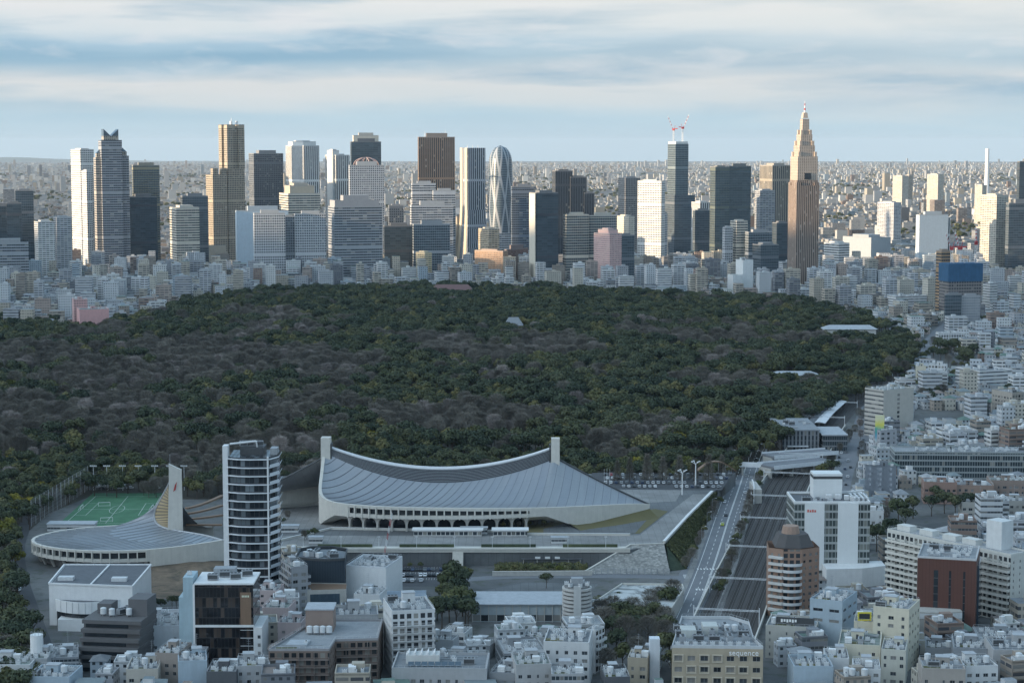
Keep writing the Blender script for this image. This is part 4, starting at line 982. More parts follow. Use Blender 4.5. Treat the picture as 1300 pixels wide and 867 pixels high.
tower('grey white office with punched windows and dark flat roof, near half of a linked pair', [(320, 361, 272, .06, 'tower_grid', LG), (359, 374, 276, .05, 'tower_grid', GY, 30)], 3020, 12)
tower('grey white office with punched windows, further half of a linked pair', [(372, 413, 273, .06, 'tower_grid', LG)], 3045, 12)
tower('large grey office with rounded roof edge and fine banded front', [(413, 484, 264, .16, 'tower_ribbon', GY), (416, 480, 256, .14, 'any', (.33, .33, .34), 5)], 3060, 17)
tower('slim white tower of vertical ribs with a rounded sunlit crown', [(410, 443, 198, .5, 'tower_fins', WH), (414, 430, 192, .5, 'any', WH, 3)], 3740, 30)
tower('dark glass tower with a pale cap behind the dome topped office', [(444, 483, 181, .05, 'tower_glass', DK), (447, 480, 173, .05, 'any', CR, 4)], 3900, 18)
tower('white grid fronted office with a framework dome on its roof', [(442, 487, 211, .04, 'tower_grid', LG)], 3500, 14, mast=[(0, 14)])
tower('dark brown tower with two roof aerials and a sunlit ribbed edge', [(530, 577, 175, .03, 'tower_fins', BN)], 3900, 16, mast=[(-.32, 13), (.25, 16), (-.2, 7)])
tower('stepped white office with long window bands before the brown tower', [(522, 553, 234, .04, 'tower_ribbon', LG), (549, 578, 243, .03, 'tower_ribbon', LG, -14), (520, 575, 262, .04, 'tower_ribbon', LG, -40)], 3380, 14)
tower('low pale office with a dark glass front at the foot of the stepped white office', [(523, 571, 286, .05, 'tower_glass', GY)], 3150, 12)
tower('dark low office beside the foot of the large rounded office', [(486, 524, 288, .05, 'tower_glass', DK), (492, 512, 262, .1, 'tower_grid', DG, 40)], 3180, 12)
tower('blue grey office slab between the woven tower and the dark banded tower', [(649, 681, 238, .03, 'tower_ribbon', (.16, .19, .23))], 3450, 12)
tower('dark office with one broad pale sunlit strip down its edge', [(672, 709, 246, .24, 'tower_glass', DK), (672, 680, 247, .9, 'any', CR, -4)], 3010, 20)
tower('near black stepped tower falling in steps on one side', [(701, 727, 218, .16, 'tower_fins', DK), (722, 745, 226, .1, 'tower_fins', DK, 5), (741, 755, 246, .05, 'tower_fins', DK, 10)], 3240, 16, mast=[(.1, 5)])
tower('beige slab glimpsed behind the near black stepped tower', [(701, 716, 220, .3, 'any', CR)], 3500, 18)
tower('broad beige glass fronted office at the foot of the near black tower', [(715, 748, 274, .12, 'tower_glass', CR), (746, 784, 275, .06, 'tower_glass', CR, 18)], 3020, 18)
tower('pinkish office with rows of punched windows in front of the beige glass office', [(755, 790, 298, .55, 'punched', PK), (760, 785, 293, .5, 'any', PK, 6)], 2950, 34)
tower('dark glass block below the yellow tinted tower', [(780, 806, 300, .1, 'tower_glass', DG)], 2960, 18)
tower('yellow tinted tower with square windows above the dark glass block', [(784, 806, 276, .65, 'punched', CR)], 3080, 30)
tower('grey beige tower with sunlit narrow end behind the white balconied tower', [(786, 813, 227, .3, 'tower_grid', (.26, .25, .24))], 3800, 20)
tower('bright white tower of fine balconies standing alone in the sun', [(811, 845, 231, .84, 'tower_grid', WH), (842, 848, 272, .2, 'tower_grid', LG, 20)], 3350, 52, 'apartment tower', name='apartment_tower')
tower('low dark block with a white upper storey by the crane tower', [(880, 904, 268, .1, 'tower_glass', DG), (880, 902, 258, .4, 'tower_fins', WH, 30)], 3500, 20)
tower('dark green glass tower of two joined volumes', [(903, 927, 213, .22, 'tower_glass', (.13, .15, .13)), (923, 955, 212, .05, 'tower_glass', (.09, .11, .11), 12)], 3360, 20)
tower('dark tower with a cream sunlit end behind the stepped spire tower', [(968, 1006, 211, .35, 'tower_fins', (.34, .30, .24))], 3720, 26)
tower('low blue grey apartment tower before the dark tower with cream end', [(960, 985, 243, .2, 'balcony', GY)], 3450, 20, 'apartment tower', name='apartment_tower')
tower('beige banded office beside the foot of the dark green glass tower', [(929, 950, 282, .3, 'tower_ribbon', CR), (947, 982, 296, .1, 'tower_glass', GY, -15), (918, 931, 290, .2, 'tower_grid', LG, -5)], 3120, 20)
tower('dark office block at the foot of the stepped spire tower', [(982, 1003, 284, .2, 'tower_glass', DK), (958, 990, 312, .25, 'tower_glass', DG, -60)], 3060, 20)
tower('dark sliver of a tower at the edge of the skyline beyond the chimney', [(1293, 1325, 206, .05, 'tower_glass', DK)], 3500, 15)
tower('cream apartment tower with balconies near the white chimney', [(1251, 1283, 249, .45, 'balcony', CR)], 3330, 30, 'apartment tower', name='apartment_tower')
tower('dark glass office beside the cream apartment tower', [(1279, 1325, 259, .05, 'tower_glass', DG)], 3300, 16)
tower('large pale blue box like building with a tall blank front', [(1165, 1206, 274, .06, 'any', (.46, .52, .56)), (1199, 1207, 277, .2, 'tower_fins', WH, 25)], 3280, 14)
tower('long low grey industrial hall beyond the spire tower', [(1078, 1134, 303, .5, 'any', (.33, .37, .40))], 3320, 30, 'hall', name='industrial_hall')
tower('pale office with white bands beyond the long grey hall', [(1050, 1080, 310, .5, 'tower_ribbon', WH)], 3200, 30)
tower('distant pale apartment slab on the plain beyond the spire tower', [(1118, 1146, 258, .6, 'balcony', LG)], 4300, 38, 'apartment tower', name='apartment_tower')
tower('distant twin topped beige apartment slab on the plain', [(1136, 1155, 224, .5, 'balcony', CR), (1150, 1160, 223, .4, 'balcony', BE, 60)], 7000, 35, 'apartment tower', name='apartment_tower')
tower('distant grey beige apartment tower before the white chimney', [(1180, 1200, 222, .55, 'balcony', CR)], 6200, 38, 'apartment tower', name='apartment_tower')
tower('cream office close below the white chimney', [(1240, 1254, 236, .5, 'balcony', CR)], 5200, 35)
tower('beige apartment tower in the plain left of the white sunlit tower gap', [(548, 572, 286, .5, 'balcony', CR), (560, 600, 276, .5, 'any', BE, 30)], 3700, 32, 'apartment tower', name='apartment_tower')
tower('sand coloured apartment block standing before the woven tower', [(607, 634, 292, .5, 'balcony', (.58, .47, .33))], 3180, 32, 'apartment tower', name='apartment_tower')
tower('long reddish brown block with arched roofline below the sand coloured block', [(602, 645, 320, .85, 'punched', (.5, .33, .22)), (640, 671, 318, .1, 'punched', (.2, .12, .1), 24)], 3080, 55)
tower('small yellowish block with sunlit balconies among the low roofs by the wood', [(527, 548, 322, .6, 'balcony', (.62, .52, .33))], 3050, 36)

def placed(px, py, Y): return Vector((xat(px, py, Y), Y, 0))
def px_m(Y): return Y * 1.0 / FOC
def threesteps():                                      # three joined shafts with glass pyramid tops
    Y = 3380; k = px_m(Y); c = placed(137, 250, Y); a = R(20); z = lambda py: zat(py, Y)
    t = thing('step_top_tower', 'tall grey tower of three joined shafts ending in glass pyramids', 'office tower', (c.x, Y + 40, 0), a)
    for i, (x, y, wd, dp, yt) in enumerate(((-15, 3, 13, 20, 200), (-2, 0, 26, 26, 178), (14, 3.02, 13, 20, 198))):
        h = z(yt); b = MB(); b.col = (.33, .335, .35) if i else (.40, .36, .31); b.box((x - wd / 2) * k, (x + wd / 2) * k, (y - dp / 2) * k, (y + dp / 2) * k, -1, h, top=True); b.build('shaft', M['tower_ribbon'], t)
        q = wd * .36 * k; b = MB(); b.col = (.42, .37, .3); X, Yc = x * k, y * k
        hb = h + 5 * k; b.box(X - q, X + q, Yc - q, Yc + q, h + .01, hb, top=False); b.build('crown_wall', M['tower_grid'], t)
        g2 = MB(); cap = hb + (9 if i == 1 else 5) * k
        if i == 1:
            for s in (-1, 1): g2.prism([(X - q if s < 0 else X + .3, Yc - q), (X - .3 if s < 0 else X + q, Yc - q), (X - .3 if s < 0 else X + q, Yc + q), (X - q if s < 0 else X + .3, Yc + q)], hb, cap, top=False, P2=[(X + s * q, Yc - q), (X + s * (q - .1), Yc - q), (X + s * (q - .1), Yc + q), (X + s * q, Yc + q)])
        else: g2.prism([(X - q, Yc - q), (X + q, Yc - q), (X + q, Yc + q), (X - q, Yc + q)], hb, cap, top=False, P2=[(X - .1, Yc - .1), (X + .1, Yc - .1), (X + .1, Yc + .1), (X - .1, Yc + .1)])
        g2.build('glass_pyramid', M['blue_glass'], t)
threesteps()
def twintop():
    Y = 3560; k = px_m(Y); a = R(34); z = lambda py: zat(py, Y)
    t = thing('twin_top_tower', 'tallest beige stone tower with notched flat top and a lower twin shaft', 'office tower', (placed(289, 250, Y).x, Y + 50, 0), a)
    col = (.40, .34, .26)
    def shaft(x, y, wd, yb, yt, nm): 
        b = MB(); b.col = col; b.box((x - wd / 2) * k, (x + wd / 2) * k, (y - wd / 2) * k, (y + wd / 2) * k, -1 if yb is None else z(yb) + .01, z(yt)); return b.build(nm, M['tower_grid'], t)
    shaft(4, 6, 24, None, 215, 'shaft'); 
    for x, y in ((-4, -2), (12, -2.03), (-4.03, 14), (12.03, 14.03)): shaft(x, y, 8.6, 215, 158, 'corner_turret')
    shaft(4.01, 6.01, 19, 215, 160, 'upper_shaft')
    shaft(-20, 2, 20, None, 222, 'low_shaft'); 
    for x in (-26, -14): shaft(x, -4.5, 7, 222, 214, 'corner_turret')
    b = MB(); b.tube((4 * k, 6 * k, z(160)), (4 * k, 6 * k, z(149)), 1.0, 6, .3); b.build('antenna', M['white_metal'], t)
    dsh = MB()
    for x in (0, 8): dsh.tube((x * k, -1 * k, z(158)), (x * k, -1.2 * k, z(158) + 6), 2.6, 8)
    dsh.build('dish', M['white_metal'], t)
twintop()
def flared():
    Y = 3700; k = px_m(Y); a = R(24); z = lambda py: zat(py, Y)
    t = thing('flared_tower', 'slender pale tower flaring outward at its foot with a sunlit cream end', 'office tower', (placed(600, 250, Y).x, Y + 20, 0), a)
    W_, D_ = 24 * k, 26 * k; b = MB(); b.col = (.42, .44, .47)
    prof = [(-1, 1.42), (25, 1.28), (60, 1.12), (95, 1.0), (z(188), 1.0)]
    for (z0, s0), (z1, s1) in zip(prof, prof[1:]):
        b.prism(rect(0, 0, W_ * (1 + (s0 - 1) * .8), D_ * s0), z0, z1, top=(z1 > 150), P2=rect(0, 0, W_ * (1 + (s1 - 1) * .8), D_ * s1))
    b.build('wall', M['tower_fins'], t)
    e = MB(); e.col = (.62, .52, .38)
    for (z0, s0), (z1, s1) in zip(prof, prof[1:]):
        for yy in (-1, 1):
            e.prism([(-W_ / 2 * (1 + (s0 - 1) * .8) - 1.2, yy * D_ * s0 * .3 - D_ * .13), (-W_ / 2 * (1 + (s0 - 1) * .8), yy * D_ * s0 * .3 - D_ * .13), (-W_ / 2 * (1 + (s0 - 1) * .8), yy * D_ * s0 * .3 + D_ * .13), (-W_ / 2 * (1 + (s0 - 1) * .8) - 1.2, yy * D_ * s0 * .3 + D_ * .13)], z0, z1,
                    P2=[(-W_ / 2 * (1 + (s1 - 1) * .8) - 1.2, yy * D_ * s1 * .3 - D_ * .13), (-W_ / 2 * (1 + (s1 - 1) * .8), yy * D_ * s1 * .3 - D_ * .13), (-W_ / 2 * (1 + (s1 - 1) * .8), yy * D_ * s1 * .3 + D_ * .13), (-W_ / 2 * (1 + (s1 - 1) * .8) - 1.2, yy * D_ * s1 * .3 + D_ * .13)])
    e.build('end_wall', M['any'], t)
    for x in (-.3, .0, .3):
        m = MB(); m.tube((x * W_, 0, z(188)), (x * W_, 0, z(184)), .7, 5, .2); m.build('antenna', M['white_metal'], t)
flared()
def woven():                                           # the cocoon-shaped tower with woven white bands
    m, tt, b = newmat('woven_glass'); u, v, _ = tt.xyz(tt.node('ShaderNodeUVMap', 0, uv_map='UVMap'))
    def lines(sign, n, off):
        return tt.m('LESS_THAN', tt.m('ABSOLUTE', tt.m('SUBTRACT', tt.m('FRACT', tt.m('ADD', tt.m('ADD', tt.m('MULTIPLY', u, n), tt.m('MULTIPLY', v, sign)), off)), .5)), .10)
    mk = tt.m('MAXIMUM', lines(2.2, 7, 0), lines(-1.7, 8, .3))
    f = tt.m('LESS_THAN', tt.m('FRACT', tt.m('MULTIPLY', v, 50)), .6)
    tt.set(b.inputs['Base Color'], tt.mix(mk, tt.mix(f, (.06, .08, .1), (.13, .17, .2)), (.36, .38, .40))); b.inputs['Roughness'].default_value = .25
    Y = 3620; k = px_m(Y); c = placed(635, 250, Y); H = zat(184, Y)
    t = thing('woven_tower', 'rounded cocoon shaped tower wrapped in woven white bands over dark glass', 'office tower', (c.x, Y + 20, 0), R(20)); mb = MB(); mb.smooth = True
    def F(u, v):
        a = 2 * math.pi * u; w = 14.4 * k * (.80 + .28 * math.sin(math.pi * (.12 + .70 * v))) * (max(0, 1 - max(0, (v - .86) / .14) ** 2.1)) ** .5
        lob = 1 + .06 * math.cos(3 * a); return (w * lob * math.cos(a), w * lob * math.sin(a), H * v - 1)
    mb.grid(F, 48, 44, uvs=(1, 1)); mb.build('facade', m, t)
    e = MB(); e.smooth = True; r_ = 7 * k
    e.grid(lambda u, v: (12.5 * k * math.cos(-1.2 + .0) + r_ * .6 * math.cos(2 * math.pi * u) * (1 - v) * .8, -9.2 * k - 1.5 + 0 * v, H * .74 + r_ * 2.0 * math.sin(2 * math.pi * u) * (1 - v)), 24, 3); e.build('dark_opening', M['dark_steel'], t)
    p = MB(); p.col = LG; p.box(-24 * k, 10 * k, -22 * k, -15.5 * k, -1, zat(296, Y)); p.build('podium', M['tower_ribbon'], t)
woven()
def spire():
    Y = 2875; k = px_m(Y); a = R(14); c = placed(1023, 250, Y); z = lambda py: zat(py, Y)
    t = thing('spire_tower', 'tall stepped brown stone tower tapering in tiers to a slim spire', 'office tower', (c.x, Y + 22, 0), a)
    col = (.33, .26, .215); up = (.46, .385, .32)  # up: the same stone painted paler, standing for sun on the upper tiers
    def tier(w0, d0, yb, yt, nm, st='stone_sunlit', cl_=up, wt=None):
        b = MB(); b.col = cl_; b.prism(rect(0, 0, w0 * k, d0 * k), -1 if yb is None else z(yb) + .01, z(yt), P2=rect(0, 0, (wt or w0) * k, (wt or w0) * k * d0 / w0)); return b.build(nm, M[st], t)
    ts = facade('stone_fins', None, pu=2.9, pv=4, fu=.42, fv=1, lit=.05, glass=(.045, .04, .036)); M['stone_fins'] = ts
    tier(31, 28, None, 236, 'shaft', 'stone_fins', col); tier(28, 25, None, 229, 'side_shaft', 'stone_fins', col)
    for x in (-1, 1):
        for y in (-1, 1):
            b = MB(); b.col = col; b.box(x * 12 * k - 3.3 * k, x * 12 * k + 3.3 * k, y * 10.4 * k - 3.3 * k, y * 10.4 * k + 3.3 * k, -1, z(232)); b.build('corner_pier', M['stone_fins'], t)
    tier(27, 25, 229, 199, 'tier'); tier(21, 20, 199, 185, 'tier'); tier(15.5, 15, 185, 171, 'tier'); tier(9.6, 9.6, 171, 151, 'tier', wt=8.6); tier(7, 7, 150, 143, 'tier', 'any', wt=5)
    for yb, s in ((199, 25), (185, 19.6), (171, 14.6)):
        for x in (-1, 1):
            for y in (-1, 1):
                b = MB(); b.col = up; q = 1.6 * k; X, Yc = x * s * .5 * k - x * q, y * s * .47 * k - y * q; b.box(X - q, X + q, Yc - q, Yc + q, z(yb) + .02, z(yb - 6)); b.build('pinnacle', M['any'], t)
    ck = MB(); ck.box(-4.2 * k, 4.2 * k, -13.3 * k, -12.4 * k, z(228), z(220), bottom=True); ck.build('clock', M['glass'], t)
    for i in range(5):
        m = MB(); m.tube((0, 0, z(143 - 3 * i)), (0, 0, z(140 - 3 * i)), (2.3 - .4 * i) * k * .55, 7, (2.0 - .4 * i) * k * .55); m.build('spire', M['red_metal'] if i % 2 else M['white'], t)
spire()
def cranetower():
    Y = 3620; k = px_m(Y); a = R(22); c = placed(861, 250, Y); z = lambda py: zat(py, Y)
    t = thing('unfinished_tower', 'slim glass tower under construction with two red and white cranes on top', 'office tower', (c.x, Y + 18, 0), a)
    b = MB(); b.col = (.2, .24, .25); b.box(-8.6 * k, 9.6 * k, -11 * k, 11 * k, -1, z(183)); b.build('wall', M['tower_glass'], t)
    b = MB(); b.col = DG; b.box(-11 * k, 18 * k, -14 * k, 16 * k, -1, z(248)); b.build('podium', M['tower_glass'], t)
    b = MB(); b.col = WH; b.box(-8 * k, 9 * k, -10.4 * k, 10.4 * k, z(183) + .02, z(180)); b.build('roof_screen', M['any'], t)
    return c, Y, z, k
cc, cY, cz, ck_ = cranetower()
def crane(label, loc, hm, jib, az, el=60, s=1.0):
    t = thing('tower_crane', label, 'crane', loc, az)
    b = MB()
    n = max(3, int(hm / (3 * s)))
    for i in range(n):
        z0, z1 = hm * i / n, hm * (i + 1) / n; q = .9 * s
        for x, y in ((-q, -q), (q, -q), (q, q), (-q, q)): b.tube((x, y, z0), (x, y, z1), .16 * s, 4, cap=False)
        b.tube((-q, -q, z0), (q, -q, z1), .12 * s, 4, cap=False); b.tube((q, q, z0), (-q, q, z1), .12 * s, 4, cap=False); b.tube((-q, q, z0), (-q, -q, z1), .12 * s, 4, cap=False)
    b.build('mast', M['white'], t)
    c2_ = MB(); c2_.box(-1.6 * s, 1.9 * s, -1.6 * s, 1.6 * s, hm, hm + 3.2 * s); c2_.build('cab', M['red_metal'], t)
    e = Vector((math.cos(R(el)) * jib, 0, math.sin(R(el)) * jib + hm + 2 * s)); s0 = Vector((1.5 * s, 0, hm + 2 * s))
    j = MB(); m2 = MB()
    for i in range(8):
        A, B = s0.lerp(e, i / 8), s0.lerp(e, (i + 1) / 8); tgt = j if i % 2 == 0 else m2
        for y in (-.6 * s, .6 * s): tgt.tube(A + Vector((0, y, 0)), B + Vector((0, y, 0)), .17 * s, 4, cap=False)
        tgt.tube(A + Vector((-.5 * s, 0, .9 * s)), B + Vector((-.5 * s, 0, .9 * s)), .17 * s, 4, cap=False); tgt.tube(A + Vector((0, -.6 * s, 0)), B + Vector((0, .6 * s, 0)), .11 * s, 4, cap=False)
    jb = j.build('jib', M['red_metal'], t); m2.build('jib_section', M['white'], jb)
    ar = MB(); ar.beam((-1.5 * s, 0, hm + 2 * s), (-6.5 * s, 0, hm + 2.5 * s), 2.2 * s, 1.2 * s); ar.tube((-1 * s, 0, hm + 3 * s), (-2.5 * s, 0, hm + 8 * s), .3 * s, 5); ar.build('counter_jib', M['red_metal'], t)
    return t
zt = cz(180)
crane('red and white crane on the slim unfinished tower, jib leaning towards the twin towers', (cc.x - 8, cY + 14, zt), 20, 26, R(160), 64, 1.15)
crane('red and white crane on the slim unfinished tower, jib leaning towards the spire', (cc.x + 9, cY + 22, zt), 23, 26, R(15), 62, 1.15)
t_ = thing('dome_frame', 'pink scaffold frame dome on the roof of the white grid fronted office', 'framework', (xat(464, 205, 3525), 3540, zat(211, 3525) + 1.8))
fb = MB()
for k in range(10):
    a_ = 2 * math.pi * k / 10
    for i in range(5): 
        f = lambda q: Vector((22 * math.cos(a_) * math.cos(q * 1.5), 22 * math.sin(a_) * math.cos(q * 1.5), 13 * math.sin(q * 1.5))); fb.tube(f(i / 5), f((i + 1) / 5), .7, 4, cap=False)
fb.build('rib', plain('pink_frame', (.5, .36, .33)), t_)
# white chimney on the plain
cp = placed(1252.5, 240, 6000); ch = thing('chimney', 'tall slim white chimney standing alone on the far plain', 'chimney', (cp.x, 6000, drop(6000)))
b = MB(); b.tube((0, 0, 0), (0, 0, zat(189, 6000) - drop(6000)), 8.2, 12, 5.6); b.build('stack', M['white'], ch)
b = MB(); b.col = LG; b.box(-40, 20, -30, 30, 0, 26); b.build('boiler_house', M['any'], ch)
# building site with blue netting and three cranes, east of the wood
Y = 2460; k = px_m(Y); c = placed(1224, 360, Y); z = lambda py: zat(py, Y)
t = thing('construction_site_block', 'unfinished building wrapped in blue netting and scaffolding', 'building', (c.x, Y + 20, 0), R(14))
b = MB(); b.box(-24 * k, 24 * k, -14 * k, 14 * k, z(358), z(335), bottom=True); b.build('netting', plain('blue_netting', (.035, .11, .21), .7, var=.3, scale=.15), t)
b = MB(); b.col = (.22, .2, .19); b.box(-23 * k, 23 * k, -13.4 * k, 13.4 * k, -1, z(358) + .5); b.build('frame_wall', M['tower_grid'], t)
for x in (-12, 3, 18):
    b = MB(); b.tube((x * k, -4 * k, z(335) - 2), (x * k, -4 * k, z(335) + 5), .8, 5); b.build('column', M['steel'], t)
for i, (px, lab, az_) in enumerate(((1213, 'red and white crane on the blue netted site, nearest the spire tower', 170), (1225, 'red and white crane in the middle of the blue netted site', 140), (1246, 'red and white crane on the blue netted site, nearest the big forest patch', 80))):
    crane(lab, (placed(px, 330, Y).x, Y + 22 + 4 * i, z(335) + .05), 16 if i < 2 else 22, 20, R(az_), 66, 1.3)
tower('brown banded tower standing behind the blue netted building site', [(1191, 1208, 320, .25, 'tower_ribbon', (.36, .24, .14))], 2500, 20)
tower('dark framed office with grey side in front of the blue netted site', [(1200, 1222, 375, .04, 'tower_glass', DG), (1220, 1246, 377, .05, 'punched', GY, 8)], 2320, 12)
# ================================================================== NEAR BUILDINGS
BOXES = []                                             # footprints taken: (x, y, radius)
_pm = {}
def pane_mesh(wd, ht):
    k = (round(wd, 1), round(ht, 1))
    if k not in _pm:
        b = MB(); x, z = k[0] / 2, k[1] / 2; b.mat = 0; b.face([(-x, 0, -z), (x, 0, -z), (x, 0, z), (-x, 0, z)]); b.mat = 1; f = .07
        for (x0, x1, z0, z1) in ((-x, x, -z, -z + f), (-x, x, z - f, z), (-x, -x + f, -z + f, z - f), (x - f, x, -z + f, z - f), (-.04, .04, -z + f, z - f)):
            b.face([(x0, -.03, z0), (x1, -.03, z0), (x1, -.03, z1), (x0, -.03, z1)])
        _pm[k] = b.mesh('window', [M['pane'], M['steel']])
    return _pm[k]
def win_face(root, mb, extra, p0, p1, z0, z1, fh=3.3, cw=3.2, ww=1.8, wh=1.5, sill=.95, rev=.28, skip=None, nm='window'):
    """a wall with real recessed openings and a window object in each"""
    d = p1 - p0; L = d.length
    if L < .5: return
    vr = random.Random(int(abs(p0.x * 31 + p0.y * 17 + L * 101 + root.location.x * 7)) + 5)
    t = d / L; n = Vector((t.y, -t.x)); nc = max(1, int(L / cw)); wid = [max(.7, ww * vr.choice((.55, .8, 1, 1, 1.25))) for _ in range(64)] if skip is None and nm == 'window' and ww < 2.3 else None; drop_ = vr.choice((0, .05, .12)) if wid else 0; nf = max(1, int((z1 - z0) / fh)); c = L / nc; ww = min(ww, c - .4)
    def q(u, z, o=0): v = p0 + t * u - n * o; return (v.x, v.y, z)
    top0 = z0 + nf * fh
    if z1 - top0 > .02: mb.face([q(0, top0), q(L, top0), q(L, z1), q(0, z1)])
    ang = math.atan2(t.y, t.x); pm = pane_mesh(ww, wh)
    for j in range(nf):
        a, b = z0 + j * fh + sill, z0 + j * fh + sill + wh
        mb.face([q(0, z0 + j * fh), q(L, z0 + j * fh), q(L, a), q(0, a)]); mb.face([q(0, b), q(L, b), q(L, z0 + (j + 1) * fh), q(0, z0 + (j + 1) * fh)])
        e = 0
        for i in range(nc):
            w2 = min(wid[i % 64], c - .4) if wid else ww; u0, u1 = (i + .5) * c - w2 / 2, (i + .5) * c + w2 / 2
            if (skip and skip(i, j, nc, nf)) or (drop_ and vr.random() < drop_): continue
            if wid: pm = pane_mesh(w2, wh)
            mb.face([q(e, a), q(u0, a), q(u0, b), q(e, b)]); e = u1
            mb.face([q(u0, a), q(u1, a), q(u1, a, rev), q(u0, a, rev)]); mb.face([q(u0, b, rev), q(u1, b, rev), q(u1, b), q(u0, b)])
            mb.face([q(u0, a), q(u0, a, rev), q(u0, b, rev), q(u0, b)]); mb.face([q(u1, a, rev), q(u1, a), q(u1, b), q(u1, b, rev)])
            m = p0 + t * ((u0 + u1) / 2) - n * (rev - .02)
            if extra['n'] < 96: link(nm, pm, root, (m.x, m.y, (a + b) / 2), ang); extra['n'] += 1
            else:
                b2 = extra.setdefault('mb', MB()); b2.face([q(u0, a, rev - .02), q(u1, a, rev - .02), q(u1, b, rev - .02), q(u0, b, rev - .02)])
        mb.face([q(e, a), q(L, a), q(L, b), q(e, b)])
def balc_face(root, mb, p0, p1, z0, z1, fh=3.0, out=1.35, bays=0, solid=True, col=None, first=1, inset=.25, rail='white'):
    """storeys of balconies; each storey's slab and parapet is a part of its own"""
    d = p1 - p0; L = d.length
    if L < 1: return
    t = d / L; n = Vector((t.y, -t.x)); ang = math.atan2(t.y, t.x); nf = max(1, int((z1 - z0) / fh))
    mb.mat = 1; mb.face([(p0.x, p0.y, z0), (p1.x, p1.y, z0), (p1.x, p1.y, z1), (p0.x, p0.y, z1)], [(0, 0), (L, 0), (L, z1 - z0), (0, z1 - z0)]); mb.mat = 0
    b = MB(); b.col = col or mb.col; x0, x1 = inset, L - inset
    b.box(x0, x1, -out, -.003, -.18, 0, bottom=True)
    if solid: b.box(x0, x1, -out - .1, -out - .001, -.18, 1.05, bottom=True)
    else:
        b.box(x0, x1, -out - .06, -out - .001, .95, 1.05, bottom=True)
        k = x0
        while k < x1: b.box(k, k + .06, -out - .05, -out - .011, 0, .95); k += .55
    b.box(x0, x0 + .1, -out, -.003, 0, 1.05); b.box(x1 - .1, x1, -out, -.003, 0, 1.05)
    if bays:
        for i in range(1, bays): x = L * i / bays; b.box(x - .08, x + .08, -out + .02, -.003, .001, fh - .2)
    me = b.mesh('balcony', [M['any']])
    for j in range(first, nf): link('balcony', me, root, (p0.x, p0.y, z0 + j * fh), ang)
_um = {}
def unit_mesh(kind):
    if kind in _um: return _um[kind]
    b = MB()
    if kind == 'air_conditioner':
        b.box(-.9, .9, -.6, .6, .15, 1.7, bottom=True); b.mat = 1
        for x in (-.45, .45): b.tube((x, 0, 1.66), (x, 0, 1.74), .38, 8)
        for x in (-.8, .8): b.box(x - .06, x + .06, -.5, .5, 0, .149)
        m = [M['unit'], M['dark_steel']]
    elif kind == 'chiller':
        b.box(-2.2, 2.2, -1.1, 1.1, .3, 2.6, bottom=True); b.mat = 1
        for x in (-1.4, 0, 1.4): b.tube((x, 0, 2.5), (x, 0, 2.85), .55, 9)
        b.box(-2.0, 2.0, -1.115, -1.102, .6, 2.2); m = [M['unit_grey'], M['dark_steel']]
    elif kind == 'water_tank':
        b.tube((0, 0, .8), (0, 0, 3.2), 1.25, 12); b.tube((0, 0, 3.2), (0, 0, 3.55), 1.25, 12, .35); b.mat = 1
        for x, y in ((-.8, -.8), (.8, -.8), (.8, .8), (-.8, .8)): b.tube((x, y, 0), (x, y, .8), .09, 5)
        m = [M['unit'], M['steel']]
    elif kind == 'box_tank':
        b.box(-1.4, 1.4, -1.1, 1.1, .5, 2.6, bottom=True); b.mat = 1; b.box(-1.3, 1.3, -1, 1, 0, .499)
        for z in (1.2, 1.9): b.box(-1.43, 1.43, -1.13, 1.13, z, z + .06, bottom=True)
        m = [M['white'], M['steel']]
    elif kind == 'duct':
        b.box(-2.6, 2.6, -.35, .35, .4, 1.1, bottom=True); b.box(2.0, 2.6, .351, 2.2, .4, 1.1, bottom=True)
        for x in (-2, 0, 2): b.box(x - .06, x + .06, -.3, .3, 0, .399)
        m = [M['steel'], M['steel']]
    elif kind == 'antenna':
        b.tube((0, 0, 0), (0, 0, 5.5), .06, 5)
        for z in (3.6, 4.4, 5.2): b.tube((-.7, 0, z), (.7, 0, z), .035, 4)
        m = [M['steel']]
    _um[kind] = b.mesh(kind, m); return _um[kind]
